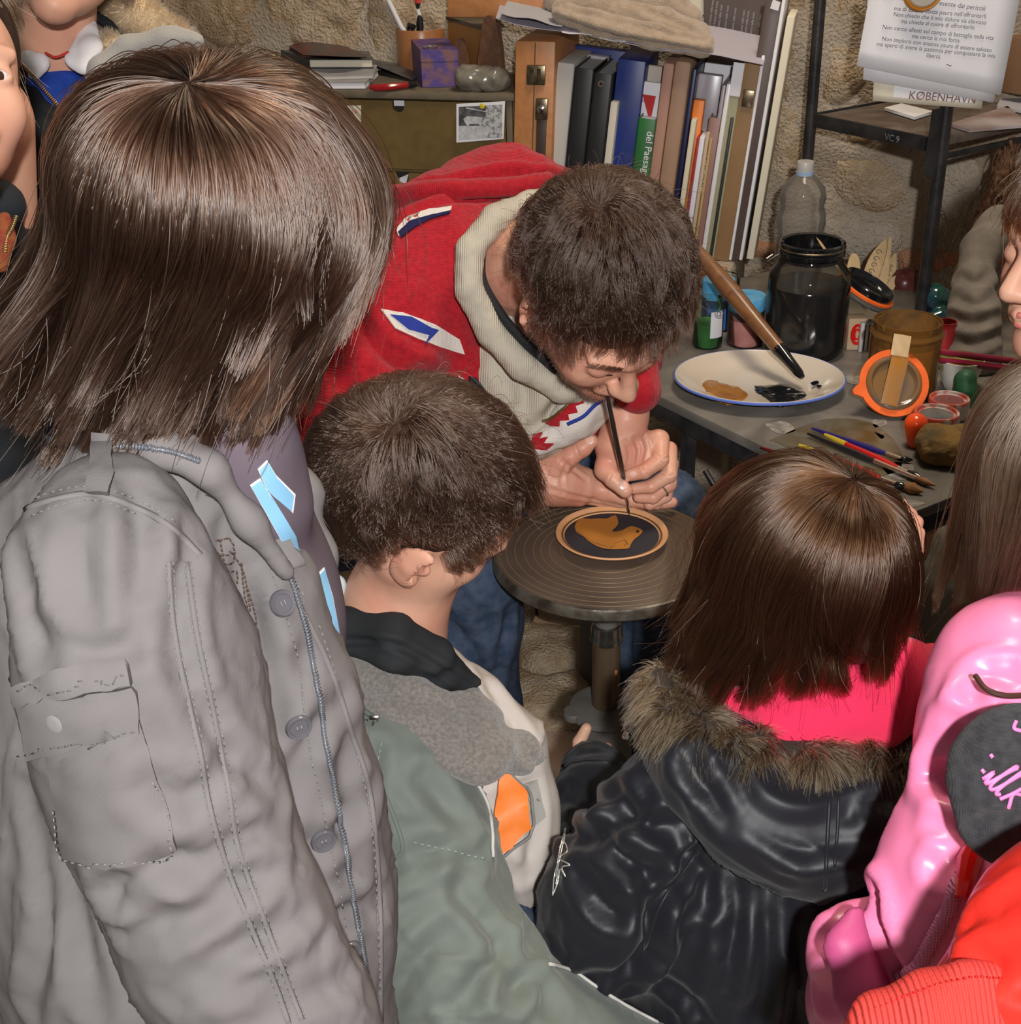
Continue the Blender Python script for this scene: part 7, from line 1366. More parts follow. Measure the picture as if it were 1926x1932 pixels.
g = G(); g.lathe([(.0005, 0), (.026, 0), (.024, .002), (.0005, .003)], cc - nn * .0055, -nn, 30); c2_ = g.build('glaze_centre', M('pale_glaze', (.45, .42, .36), .15, spec=.8), o)
# papers on the shelf board
for nm, lb, q, mt in (('paper_sheet', 'white sheet lying on the shelf board left of the bracket', ((1668, 208), (1725, 226), (1760, 215), (1700, 200)), PAPER), ('magazine', 'brown-patterned glossy magazine lying on the shelf behind the right post', ((1790, 238), (1828, 250), (1940, 240), (1900, 205)), M('magazine_brown', (0.24, 0.15, 0.12), .35, c2=(.45, .40, .42), ns=9, detail=2)), ('magazine', 'pale curved magazine standing beyond the papers at the right edge of the shelf', ((1880, 205), (1935, 215), (1940, 190), (1890, 180)), PAPERG)):
    g = G(); a = [PZ(x, y, ZS) for x, y in q]; g.add(a + [p_ + Z3 * .005 for p_ in a], [[0, 3, 2, 1], [4, 5, 6, 7], [0, 1, 5, 4], [1, 2, 6, 5], [2, 3, 7, 6], [3, 0, 4, 7]]); o = g.build(nm, mt, smooth=False); tag(o, lb, 'magazine' if 'mag' in nm else 'paper')
b0 = PZ(1915, 195, ZS); g = G(); g.box(b0 + np.array([.05, .03, .07]), [E2, E1, Z3], (.16, .05, .10), .004); o = g.build('picture', M('brown_frame', (0.20, 0.11, 0.06), .5)); tag(o, 'brown wooden-framed panel standing on the shelf at the right edge', 'picture')
# ------------------------------------------------------------------ jars and tools on the table
def T(x, y): return PZ(x, y, ZT)
def K(p): return DEP(p) / F
INK = M('black_slip', (0.006, 0.007, 0.009), 0.10, spec=0.6, coat=0.5); OCH = M('ochre_slip', (0.36, 0.145, 0.018), 0.25, c2=(0.26, 0.10, 0.015), ns=20, spec=0.6, coat=0.3); ORR = M('orange_rubber', (0.90, 0.16, 0.025), 0.4, c2=(0.75, 0.12, 0.02), ns=30); WOODP = M('pale_wood', (0.60, 0.42, 0.22), 0.55, c2=(.5, .34, .17), ns=26, dist=3)
# big jar of black slip
B = T(1516, 664); k_ = K(B); R_ = 75 * k_; zs = ZAT(B, 512) - ZT; zn = ZAT(B, 478) - ZT; zr = ZAT(B, 456) - ZT
t = thing('slip_jar', 'large glass jar of black slip with a black neck, open on the table', 'jar', B)
g = G(); g.lathe([(.001, .001), (R_ * .86, .001), (R_ * .98, .010), (R_, .02), (R_, zs * .92), (R_ * .97, zs), (R_ * .80, (zs + zn) / 2), (R_ * .74, zn)], B, seg=48, cap=False); g.build('glass', G_DUSTY, t)
g = G(); g.lathe([(.001, .004), (R_ * .83, .004), (R_ * .95, .013), (R_ * .968, .022), (R_ * .968, zs * .84), (R_ * .95, zs * .86), (.001, zs * .855)], B, seg=48, cap=False); g.build('black_slip', INK, t)
g = G(); g.lathe([(R_ * .75, zn - .004), (R_ * .80, zn), (R_ * .80, zn + .006), (R_ * .74, zn + .010), (R_ * .74, zr - .012), (R_ * .79, zr - .010), (R_ * .79, zr), (R_ * .74, zr + .002), (R_ * .68, zr), (R_ * .68, zn - .002), (R_ * .70, zn - .01)], B, seg=48, cap=False); g.build('neck', INK, t)
g = G(); g.tube([B + np.array([math.cos(a) * R_ * .79, math.sin(a) * R_ * .79, zn + .012]) for a in np.linspace(0, 6.3, 40)], .0014, 6); g.build('wire_ring', BRASS, t); g = G(); g.tube([P(x, y, DEP(B) - R_ * .7) for x, y in ((1475, 478), (1462, 484), (1450, 492), (1446, 488), (1458, 480))], .0016, 6); g.build('wire_clip', SILVER, t)
# its tilted lid with orange seal
Lc_ = P(1632, 548, DEP(B) - .02); ln = cv(0.40, 0.72, 0.58); lr = 58 * DEP(Lc_) / F
mj = cv(0.8, -0.55, 0.2); mj = nrm(mj - ln * (mj @ ln))
t = thing('jar_lid', 'tilted black-coated jar lid with an orange rubber seal, beside the black jar', 'lid', Lc_ - ln * .02)
g = G(); g.lathe([(.001, -.012), (lr * .98, -.010), (lr * 1.04, -.006), (lr * 1.02, -.002), (lr * .9, 0)], Lc_, ln, 40, xdir=mj, sy=.85, cap=False); g.build('glass_lid', M('smoky_glass_rim', (.10, .10, .09), .08, spec=.8, coat=.5), t)
g = G(); g.lathe([(lr * .80, .0), (lr * 1.0, .0), (lr * 1.0, .004), (lr * .80, .006)], Lc_, ln, 40, xdir=mj, sy=.85, cap=False); g.build('seal', ORR, t)
g = G(); g.lathe([(.001, .012), (lr * .5, .011), (lr * .74, .007), (lr * .80, .010), (lr * .86, .016), (lr * .90, .012), (lr * .88, .002), (lr * .7, 0)], Lc_, ln, 40, xdir=mj, sy=.85, cap=False); g.build('coated_inside', INK, t)
t = thing('stirring_stick', 'pale wooden stick resting in the black tilted lid', 'stick', P(1596, 525, DEP(Lc_) - .03)); a, b = P(1540, 448, DEP(Lc_) - .06), P(1592, 520, DEP(Lc_) - .03); g = G(); g.tube([a, a + (b - a) * .12, a + (b - a) * .8, b, b + (b - a) * .9 - ln * .005], [.001, .0085, .0085, .008, .008], 4, flat=.25, nref=ln); g.build('stick', WOODP, t, auto=30)
# oval wooden petals with scroll drawing
pb = T(1640, 552); dpt = DEP(pb)
for k, (pts, lab) in enumerate((([(1600, 560), (1596, 520), (1603, 485), (1612, 478), (1621, 490), (1624, 530), (1622, 565)], 'short plain wooden petal, leftmost of the fan'), ([(1625, 565), (1628, 520), (1645, 478), (1672, 452), (1668, 490), (1656, 530), (1648, 565)], 'tall wooden petal drawn with scrolls, tallest of the fan'), ([(1648, 560), (1660, 520), (1672, 480), (1676, 450), (1682, 452), (1678, 500), (1668, 560)], 'narrow plain wooden petal behind the scroll-drawn one'), ([(1650, 570), (1660, 530), (1676, 494), (1690, 478), (1690, 510), (1682, 545), (1668, 570)], 'wooden petal with small scrolls, right of the tallest'), ([(1656, 575), (1668, 545), (1685, 522), (1704, 522), (1690, 538), (1680, 560), (1668, 580)], 'small curved wooden petal bending to the right'))):
    dd = dpt + .0 + (k % 2) * .012 + k * .003; q = spline(np.array(pts + pts[:1], float), 34)[:-1]; v = [P(x, y, dd) for x, y in q]; v2 = [p_ + FW * .005 for p_ in v]; n_ = len(v)
    o = obj('wooden_petal', v + v2, [list(range(n_)), [i + n_ for i in range(n_)][::-1]] + [[i, i + n_, (i + 1) % n_ + n_, (i + 1) % n_] for i in range(n_)], WOODP, None, False); tag(o, lab, 'ornament', 'fan of wooden petals behind the lid')
    if k in (1, 3):
        c0, s_ = ((1648, 500), 1.0) if k == 1 else ((1674, 520), .7)
        for j in range(5):
            cx, cy = c0[0] + (2 - j) * 4.5 * s_, c0[1] + (j - 2) * 12 * s_; g = G(); g.tube([P(cx + math.cos(a) * (1 + a * .8) * s_, cy + math.sin(a) * (1 + a * .8) * s_, dd - .001) for a in np.linspace(0, 6.5, 18)], .0005, 4); g.build('scroll', LEATH, o, auto=None)
S = SDF(); S.px([(1706, 535, dpt + .03, 30), (1712, 532, dpt + .03, 28)]); b_ = Body(S, .003, 1); o = obj('bowl', b_.V, b_.F, M('oxblood_glaze', (0.075, 0.012, 0.010), .3, c2=(.11, .03, .025), ns=60, spec=.5)); tag(o, 'round oxblood-coloured pot behind the right post of the shelf', 'pot')
# ochre jar
B = T(1697, 742); k_ = K(B); R_ = 64 * k_; zr = ZAT(B, 604) - ZT; t = thing('ochre_jar', 'glass preserving jar smeared with ochre slip, lid hanging open in front', 'jar', B)
g = G(); g.lathe([(.001, .001), (R_ * .88, .001), (R_ * .98, .010), (R_, .018), (R_ * 1.0, zr * .74), (R_ * .97, zr * .80), (R_ * 1.03, zr * .82), (R_ * 1.05, zr * .85), (R_ * 1.0, zr * .88), (R_ * .95, zr * .90), (R_ * .97, zr), (R_ * .90, zr), (R_ * .88, zr * .88)], B, seg=48, cap=False); g.build('glass', G_BROWN, t)
g = G(); g.lathe([(.001, .004), (R_ * .86, .004), (R_ * .955, .014), (R_ * .965, .02), (R_ * .965, zr * .66), (R_ * .93, zr * .70), (R_ * .86, zr * .67), (.001, zr * .66)], B, seg=48, cap=False); g.build('ochre_slip', OCH, t)
g = G(); g.lathe([(R_ * .87, zr * .66), (R_ * .91, zr * .74), (R_ * .88, zr * .98), (R_ * .86, zr * .98), (R_ * .86, zr * .66)], B, seg=48, cap=False); g.build('smear', M('ochre_smear', (0.24, 0.115, 0.03), .3, c2=(.12, .07, .03), ns=35, spec=.5), t)
Ld = P(1685, 724, DEP(B) - R_ - .030); kk = DEP(Ld) / F; ln = cv(-0.02, 0.16, 0.98); lr = 66 * kk
g = G(); 
def annul(c, n_, r0, r1, th, z0=0.0, tabs=()):
    x = nrm(RT - n_ * (RT @ n_)); y = np.cross(n_, x); N_ = 72; V = []; 
    for zz in (z0, z0 + th):
        for r_ in (r0, r1):
            for i in range(N_):
                a = 6.2832 * i / N_; rr = r_
                if r_ == r1:
                    for ta, tw, tl in tabs: rr += tl * math.exp(-(((a - ta + math.pi) % 6.2832 - math.pi) / tw) ** 4)
                V.append(c + x * math.cos(a) * rr + y * math.sin(a) * rr + n_ * zz)
    fs = []; I = lambda q, i: q * N_ + i % N_
    for i in range(N_): fs += [[I(2, i), I(3, i), I(3, i + 1), I(2, i + 1)], [I(0, i), I(0, i + 1), I(1, i + 1), I(1, i)], [I(1, i), I(1, i + 1), I(3, i + 1), I(3, i)], [I(0, i), I(2, i), I(2, i + 1), I(0, i + 1)]]
    return V, fs
V, fs = annul(Ld, ln, lr * .80, lr * .985, .005, tabs=((3.35, .14, lr * .22),)); g.add(V, fs); sl_ = g.build('seal', ORR, t)
g = G(); g.lathe([(.0005, .001), (lr * .58, .001), (lr * .62, .004), (lr * .66, .009), (lr * .70, .010), (lr * .76, .008), (lr * .80, .004), (lr * .82, -.002), (.0005, -.003)], Ld, ln, 48, cap=False); g.build('glass_lid', M('clouded_lid_glass', (0.20, 0.15, 0.11), .12, c2=(.26, .14, .05), ns=26, spec=.7, coat=.6, trans=.15), t)
for a in (0.70, 0.74): g = G(); V, fs = annul(Ld, ln, lr * a, lr * (a + .012), .0015, .009); g.add(V, fs); g.build('glass_ridge', SILVER, t) if a > 1 else None
g = G(); g.tube([P(x, y, DEP(Ld) + .004 + (y - 780) * .0003) for x, y in ((1664, 784), (1665, 806), (1696, 807), (1697, 784))], .0012, 6); g.build('wire_bail', BRASS, t)
t = thing('stirring_stick', 'flat wooden stick half coated in ochre, standing against the orange-ringed lid', 'stick', Ld - ln * .02)
def flat_stick(name, pts, w_, mat, par, dz): g = G(); a, b = [P(x, y, DEP(Ld) - .016 - dz) for x, y in pts]; g.tube([a, b], [w_, w_], 4, flat=.18, nref=ln + 0 * a); return g.build(name, mat, par, auto=30)
flat_stick('wet_end', ((1700, 668), (1677, 764)), .0125, M('wet_ochre_stick', (0.42, 0.17, 0.02), .18, c2=(.32, .17, .07), ns=14, spec=.6, coat=.5), t, .001); flat_stick('dry_end', ((1703, 632), (1696, 672)), .0127, WOODP, t, .002)
# palette plate
PC = PZ(1431, 727, ZT + .006); kx_ = DEP(PC) / F; RX = 158 * kx_; PLW = M('ivory_glaze', (0.60, 0.53, 0.45), .18, c2=(.54, .46, .37), ns=6, spec=.6, coat=.4); BLUER = M('blue_rim_glaze', (0.12, 0.19, 0.60), .2, coat=.4)
SYP = 0.86
t = thing('palette_plate', 'oval ivory plate with a blue rim, used as a palette for slip', 'plate', PC - Z3 * .006)
xd = nrm(PZ(1580, 735, ZT) - PZ(1280, 728, ZT)); zo = np.array([PC[0], PC[1], ZT])
g = G(); g.lathe([(.001, .001), (RX * .60, .001), (RX * .66, .003), (RX * .90, .015), (RX, .0205), (RX * 1.004, .0225), (RX * .985, .0235), (RX * .93, .0195), (RX * .72, .009), (RX * .62, .0055), (.001, .005)], zo, Z3, 64, xdir=xd, sy=SYP, cap=False); g.build('plate', PLW, t)
g = G(); g.lathe([(RX * .985, .0178), (RX * 1.008, .0190), (RX * 1.014, .0215), (RX * 1.000, .0232), (RX * .988, .0225)], zo, Z3, 64, xdir=xd, sy=SYP, cap=False); g.build('blue_rim', BLUER, t)
def paint(nm, lab, poly, mat, dome, jag=0.0, z=ZT + .0056):
    P2 = spline(np.array(poly + poly[:1], float), 54)[:-1]; c = P2.mean(0); P2 = P2 + RNG.normal(size=P2.shape) * jag; V = []; n_ = len(P2)
    for s_, h_ in ((1, 0), (.93, .6), (.7, 1.0), (.35, 1.15)): V += [PZ(c[0] + (x - c[0]) * s_, c[1] + (y - c[1]) * s_, z + dome * h_ + (0 if s_ > .9 else .0006 * math.sin(i * .7))) for i, (x, y) in enumerate(P2)]
    V.append(PZ(c[0], c[1], z + dome * 1.2)); fs = [[r * n_ + i, r * n_ + (i + 1) % n_, (r + 1) * n_ + (i + 1) % n_, (r + 1) * n_ + i][::-1] for r in range(3) for i in range(n_)] + [[3 * n_ + (i + 1) % n_, 3 * n_ + i, 4 * n_] for i in range(n_)]
    o = obj(nm, V, fs, mat); tag(o, lab, 'paint'); return o
paint('ochre_paint', 'puddle of ochre slip on the left of the palette plate', [(1316, 726), (1330, 718), (1350, 718), (1375, 726), (1395, 732), (1411, 745), (1395, 758), (1380, 765), (1350, 758), (1325, 748), (1313, 738)], OCH, .0022, .9)
paint('black_paint', 'puddle of black slip on the right of the palette plate', [(1422, 728), (1450, 726), (1480, 724), (1500, 732), (1522, 742), (1515, 755), (1495, 765), (1465, 768), (1450, 756), (1435, 745), (1425, 738)], INK, .003, .7)
for q, lb in (([(1528, 722), (1540, 718), (1545, 722), (1534, 727)], 'small black drip beside the brush tip on the palette'), ([(1540, 726), (1550, 727), (1545, 731)], 'smallest black drip on the palette')): spot('paint_drip', q, INK, ZT + .010, .002); tag(bpy.data.objects[-1] if False else COL.objects[-1], lb, 'paint')
# the wide brush with a thick brown handle lying against the plate
TL_ = lambda x, y, z: PZ(x, y, z)
tipb = PZ(1514, 712, ZT + .026); endb = P(1300, 455, DEP(PZ(1340, 520, ZT + .12)))
t = thing('slip_brush', 'large brush with a worn brown wooden handle and black bristles, tip on the palette', 'brush', tipb); ax = endb - tipb; HND = M('worn_handle', (0.23, 0.10, 0.035), .35, c2=(0.14, 0.06, 0.03), ns=30, detail=7, dist=2, spec=.6, coat=.2)
def al(f_): return tipb + ax * f_
kb_ = DEP(tipb) / F
g = G(); g.tube([al(f_) for f_ in (.19, .24, .35, .5, .65, .8, 1.0)], [r * kb_ for r in (14, 14, 15, 17, 19, 16, 12)], 14); g.build('handle', HND, t); g = G(); g.tube([al(f_) for f_ in (-.0, .03, .12, .20)], [r * kb_ for r in (5, 9, 11, 14.5)], 12); g.build('bristles', INK, t)
# small jars at the left
def jar(nm, lab, bx, by, wpx, ytop, glass, fill, ff, lid=None, lidy=None, neck=.86, cat='jar'):
    B = T(bx, by); k_ = K(B); r = wpx / 2 * k_; h_ = ZAT(B, ytop) - ZT; t = thing(nm, lab, cat, B)
    g = G(); g.lathe([(.001, .001), (r * .9, .001), (r, .006), (r, h_ * .84), (r * neck, h_ * .90), (r * neck, h_), (r * neck * .9, h_)], B, seg=32, cap=False); g.build('glass', glass, t)
    if fill: g = G(); g.lathe([(.001, .003), (r * .9, .003), (r * .95, .008), (r * .95, h_ * ff), (.001, h_ * ff)], B, seg=32, cap=False); g.build('filling', fill, t)
    if lid: lt = ZAT(B, lidy) - ZT; g = G(); g.lathe([(r * .90, h_ - .014), (r * .98, h_ - .014), (r * .99, lt - .002), (r * .95, lt), (.001, lt)], B, seg=36, cap=False); g.build('lid', lid, t)
    return t, B, r, h_
LIDB = M('sky_blue_lid', (0.05, 0.28, 0.55), .4, c2=(.12, .36, .58), ns=60); 
t, B, r, h_ = jar('powder_jar', 'glass jar of pink powder with a sky blue lid, next to the black jar', 1405, 648, 70, 568, G_CLEAR, M('pink_powder', (0.62, 0.28, 0.26), .8, c2=(.55, .20, .18), ns=60), .62, LIDB, 556)
t, B, r, h_ = jar('green_jar', 'small glass jar of green powder with a white paper label', 1334, 652, 56, 560, G_CLEAR, M('green_powder', (0.035, 0.17, 0.03), .8, c2=(.02, .11, .02), ns=50), .5, None, None)
g = G(); g.lathe([(r * 1.01, h_ * .25), (r * 1.01, h_ * .78)], B, seg=32, cap=False); lb_ = G(); V = np.array(g.v); keep = []
for i in range(32):
    a = 2 * math.pi * i / 32; v0 = B + np.array([math.cos(a), math.sin(a), 0]) * r; q_ = (v0 - B) @ RT
    if (v0 - B) @ FW < 0 and -.1 * r < q_ < .80 * r: keep.append([i, (i + 1) % 32, 32 + (i + 1) % 32, 32 + i])
lb_.add(g.v, keep); lo_ = lb_.build('label', PAPER, t, auto=None)
flat_text('label_mark', '@', INKP, lo_, B + Z3 * h_ * .55 + FW * -r * 1.1 + RT * r * .2, RT, Z3, .016, -FW)
jar('preserve_jar', 'empty lidless glass jar behind the blue-lidded jars', 1362, 580, 62, 512, G_CLEAR, None, .5); jar('blue_lid_jar', 'jar with a bright blue lid standing behind the green jar', 1352, 618, 62, 545, G_CLEAR, M('blue_powder', (0.04, 0.16, 0.45), .7), .6, LIDB, 526)
# plastic bottle behind the black jar
B = T(1500, 560); k_ = K(B); t = thing('plastic_bottle', 'empty crinkled clear plastic bottle standing behind the black jar', 'bottle', B); zz = lambda y: ZAT(B, y) - ZT; r = 44 * k_
g = G(); g.lathe([(.001, .001), (r * .8, .001), (r, .01), (r, zz(470)), (r * .92, zz(440)), (r * 1.02, zz(420)), (r * .98, zz(400)), (r * .88, zz(388)), (r * .96, zz(372)), (r * .86, zz(352)), (r * .55, zz(336)), (r * .36, zz(328)), (r * .34, zz(322))], B, seg=32, cap=False); bo = g.build('bottle', G_PET, t)
g = G(); g.lathe([(r * .37, zz(330)), (r * .37, zz(322)), (.3 * r, zz(322))], B, seg=24, cap=False); g.build('collar_ring', M('pale_blue_ring', (.30, .42, .60), .3), t); g = G(); g.lathe([(r * .35, zz(323)), (r * .35, zz(306)), (r * .33, zz(304)), (.001, zz(304))], B, seg=24, cap=False); g.build('cap', M('translucent_cap', (.42, .40, .38), .35), t)
# cartons behind the ochre jar
for bx, by, w_, h1, lab, mt in ((1610, 655, 34, 596, 'small cream carton printed with a red swirl, behind the ochre jar', M('carton_cream', (.50, .33, .18), .6, c2=(.6, .45, .3), ns=18)), (1630, 660, 26, 606, 'narrow white and brown striped carton beside the ochre jar', M('carton_white', (.55, .52, .52), .6))):
    B = T(bx, by); k_ = K(B); hh = ZAT(B, h1) - ZT; W_ = w_ * k_; g = G(); g.box(B + Z3 * hh / 2, [RT * (1, 1, 0) / np.linalg.norm(RT[:2]), nrm(FW * (1, 1, 0)), Z3], (W_, W_ * .9, hh), .001); o = g.build('carton', mt); tag(o, lab, 'box')
    fp = B - nrm(FW * (1, 1, 0)) * (W_ * .45 + .0008)
    if 'swirl' in lab:
        for sc_ in (1, .55): g = G(); g.tube([fp + RT * math.cos(a) * .008 * sc_ + Z3 * (hh * .5 + math.sin(a) * .016 * sc_) for a in np.linspace(.5, 6.2, 20)], .0022 * sc_ + .0006, 6); g.build('red_swirl', REDP if 'REDP' in globals() else INKR, o)
    else:
        for q in (-.2, .1, .3): g = G(); g.box(fp + RT * W_ * q + Z3 * hh / 2, [RT, FW, Z3], (W_ * .10, .001, hh * .9)); g.build('stripe', LEATH, o)
# red pot, floral cup, green stopper, red lids, sponge
t, B, r, h_ = jar('red_pot', 'small red plastic pot behind the patterned cup', 1775, 690, 44, 606, M('red_pot_plastic', (.42, .03, .035), .3), None, .5, None, None)
B = T(1806, 732); k_ = K(B); r = 42 * k_; h_ = ZAT(B, 676) - ZT; t = thing('cup', 'white cup with a yellowish floral pattern and green rim inside', 'cup', B); CUPW = M('floral_cup', (.62, .58, .52), .3, c2=(.34, .30, .08), ns=34, detail=3, thr=(.58, .62), spec=.6)
g = G(); g.lathe([(.001, .001), (r * .6, .001), (r * .72, .01), (r * .95, h_ * .8), (r, h_), (r * .95, h_), (r * .68, .012), (.001, .008)], B, seg=36, cap=False); g.build('body', CUPW, t); g = G(); g.lathe([(r * .96, h_ * .9), (r * .93, h_ + .001), (r * .80, h_ * .82), (.001, h_ * .8)], B, seg=36, cap=False); g.build('green_rim', M('lime_slip', (.30, .34, .08), .4, c2=(.12, .10, .04), ns=20), t)
for (x0, y0, x1, y1), lb in (((1758, 662, 1935, 684), 'upper of two maroon brush handles lying across the patterned cup'), ((1752, 677, 1935, 700), 'lower maroon brush handle lying across the patterned cup')):
    a, b = P(x0, y0, DEP(B) - .03), P(x1, y1, DEP(B) - .06); t = thing('paint_brush', lb, 'brush', a); g = G(); g.tube([a, a + (b - a) * .06, a + (b - a) * .4, b], [.0028, .0042, .0055, .005], 10); g.build('handle', M('maroon_lacquer', (.20, .008, .03), .15, coat=.6), t); g = G(); g.tube([a - (b - a) * .004, a + (b - a) * .05], .0034, 8); g.build('tip', M('yellow_tip', (.5, .45, .12), .4), t)
S = SDF(); S.px([(1822, 770, DEP(T(1822, 760)) , 26), (1822, 740, DEP(T(1822, 760)) - .01, 18), (1822, 716, DEP(T(1822, 760)) - .012, 20)], .01); b_ = Body(S, .0025, 1); o = obj('stopper', b_.V, b_.F, M('green_rubber', (.03, .13, .055), .5, c2=(.02, .09, .04), ns=30)); tag(o, 'dark green rubber stopper in front of the patterned cup', 'stopper')
def redtin(nm, lab, cx, cy, rx, col, ztop, c2=None):
    B = T(cx, cy); k_ = K(B); r = rx * k_; t = thing(nm, lab, 'container', B); g = G(); g.lathe([(.001, .001), (r * .9, .001), (r, .006), (r, ztop - .004), (r * .97, ztop), (r * .86, ztop), (r * .84, ztop - .004), (.001, ztop - .005)], B, seg=36, cap=False); g.build('tub', M(nm + '_tub', (.50, .10, .07), .35, c2=(.60, .50, .46), ns=26, thr=(.48, .56), spec=.6), t); g = G(); g.lathe([(r * .85, ztop - .0045), (.001, ztop - .002)], B, seg=36, cap=False); g.build('powder', col, t); return t
redtin('rose_tub', 'red and white tub filled with dusky rose powder', 1786, 786, 38, M('rose_powder', (.23, .075, .07), .8, c2=(.18, .06, .055), ns=60), .030)
redtin('grey_tub', 'translucent orange-marked tub of dark grey powder, in front of the rose one', 1762, 818, 42, M('grey_powder', (.10, .10, .105), .8, c2=(.20, .18, .17), ns=30), .034)
a = T(1738, 838); S = SDF(); S.px([(1728, 800, DEP(a) - .02, 22), (1730, 830, DEP(a) - .01, 20)], .01); b_ = Body(S, .0025, 1); b_.V[:, 2] = np.maximum(b_.V[:, 2], ZT + .0005); o = obj('orange_cap', b_.V, b_.F, M('orange_red_gloss', (.85, .08, .01), .2, coat=.4)); tag(o, 'glossy orange-red cap lying left of the sponge', 'cap')
a, b = T(1740, 880), T(1815, 850); S = SDF(); c = T(1778, 868) + Z3 * .022; S.cone(c - E1 * .018, c + E1 * .018, .026, .026, .01, (Z3, 1.1)); S.cone(c - E2 * .015, c + E2 * .03, .026, .024, .01, (Z3, 1.1)); b_ = Body(S, .003, 1); b_.V[:, 2] = np.maximum(b_.V[:, 2], ZT + .0005); b_.noise(.003, 60, 3); o = obj('sponge', b_.V, b_.F, M('ochre_sponge', (.22, .13, .035), .95, c2=(.10, .075, .04), ns=30, bump=1, bs=240)); tag(o, 'ochre-brown sponge at the right end of the table', 'sponge')
# brushes lying on the slate
def brush(lab, p0, p1, p2, p3, hc_, tipc=None, ferr=SILVER, r=.0048, br=INK, rb=None):
    """p0 handle end, p1 ferrule start, p2 bristle start, p3 bristle tip (pixels)"""
    zz = ZT + r + .001; a, b, c, d = [PZ(*q, zz) for q in (p0, p1, p2, p3)]; t = thing('paint_brush', lab, 'brush', a * (1, 1, 0) + Z3 * ZT, 'brushes lying on the slate'); g = G(); g.tube([a, a + (b - a) * .1, a + (b - a) * .75, b], [r * .35, r * .55, r, r * .7], 10); g.build('handle', hc_, t)
    if tipc: g = G(); g.tube([a - (b - a) * .002, a + (b - a) * .1, a + (b - a) * .30], [r * .4, r * .6, r * .78], 10); g.build('handle_tip', tipc, t)
    g = G(); g.tube([b, c], [r * .75, r * .70], 10); g.build('ferrule', ferr, t); g = G(); g.tube([c, c + (d - c) * .5, d], [r * .7, (rb or r) * .9, r * .2], 10); g.build('bristles', br, t)
LQ = lambda n_, c: M(n_, c, .2, coat=.6, spec=.6)
RD, NV, YL, MR = LQ('red_lacquer', (.45, .008, .008)), LQ('navy_lacquer', (.015, .012, .12)), LQ('yellow_lacquer', (.50, .36, .03)), LQ('wine_lacquer', (.12, .008, .015)); BL = LQ('black_lacquer', (.012, .012, .014)); TAN = M('tan_bristle', (.28, .13, .055), .6)
brush('brush with a navy handle, uppermost of those on the slate', (1532, 808), (1672, 856), (1700, 866), (1722, 868), NV); brush('red brush with a yellow-tipped handle below the navy one', (1556, 820), (1694, 884), (1712, 892), (1740, 902), RD, YL, r=.0060)
brush('black-handled brush with tan bristles between the two red ones', (1524, 818), (1650, 870), (1728, 902), (1764, 916), BL, None, r=.0052, br=TAN, rb=.0058); brush('red brush with a pale yellow tip, lower of the two red ones', (1508, 840), (1662, 904), (1690, 914), (1712, 920), RD, YL, r=.0060)
brush('slim wine-red brush lying nearest the table edge', (1436, 844), (1636, 908), (1688, 922), (1706, 920), MR, r=.0044); brush('short brush with splayed tan bristles near the chestnut-haired girl', (1560, 882), (1650, 905), (1700, 916), (1742, 928), MR, r=.0050, br=TAN, rb=.010)
# green glass piece, grey sleeve of cloth, dry roots, pole
S = SDF(); dd = DEP(T(1780, 590)); S.px([(1765, 560, dd, 26), (1790, 566, dd, 18)], .01); S.px([(1775, 596, dd - .01, 16), (1762, 600, dd - .01, 14)], .008); b_ = Body(S, .003, 1); o = obj('glass_ornament', b_.V, b_.F, M('deep_green_glass', (.015, .075, .055), .08, c2=(.01, .03, .12), ns=22, spec=.8, coat=.8)); tag(o, 'dark green and blue glass ornament behind the right shelf post', 'ornament')
CLG = M('grey_cloth', (.235, .205, .18), .85, c2=(.17, .15, .13), ns=30, bump=.3, bs=300); dd = DEP(T(1835, 700)); S = SDF(); S.px([(1838, 670, dd, 48), (1836, 600, dd + .02, 44), (1836, 540, dd + .05, 34), (1850, 470, dd + .09, 34), (1880, 430, dd + .12, 40)], .02); b_ = Body(S, .004, 2); b_.noise(.006, 18, 2); b_.folds([[(1790, 600), (1835, 610), (1880, 600)], [(1785, 640), (1840, 650), (1885, 630)], [(1800, 560), (1840, 572), (1875, 560)], [(1805, 520), (1840, 530), (1868, 515)]], .008, .006); b_.V[:, 2] = np.maximum(b_.V[:, 2], ZT + .001); o = obj('cloth_bundle', b_.V, b_.F, CLG); tag(o, 'wrinkled grey cloth gathered like a sleeve behind the cup', 'cloth')
t = thing('root_bundle', 'bundle of dry brown roots hanging from the shelf at the right', 'roots', PZ(1900, 300, ZS - .03)); rg = np.random.default_rng(9); dd = DEP(RP + SE * .14 + Z3 * 1.0)
ROOT = M('dry_root', (.10, .045, .022), .7, c2=(.2, .1, .05), ns=70, bump=.5, bs=200)
for k in range(46):
    e_ = (rg.choice([1800, 1825, 1850, 1862, 1880, 1795], p=[.2, .2, .2, .2, .1, .1]) + rg.normal() * 12, 440 + rg.random() * 130); x0, y0 = 1908 + rg.normal() * 8, 268 + rg.random() * 10
    pts = [(x0 + (e_[0] - x0) * f_ + rg.normal() * 5, y0 + (e_[1] - y0) * f_ ** .9 + rg.normal() * 3, dd + rg.normal() * .012) for f_ in np.linspace(0, 1, 8)]; r0 = .0028 if k < 18 else .0012
    g = G(); g.tube([P(*q) for q in spline(pts, 26)], [r0 * (1 - .8 * u_) * (1 + .35 * math.sin(u_ * 40 + k)) for u_ in np.linspace(0, 1, 26)], 5); g.build('root', ROOT, t, auto=None)
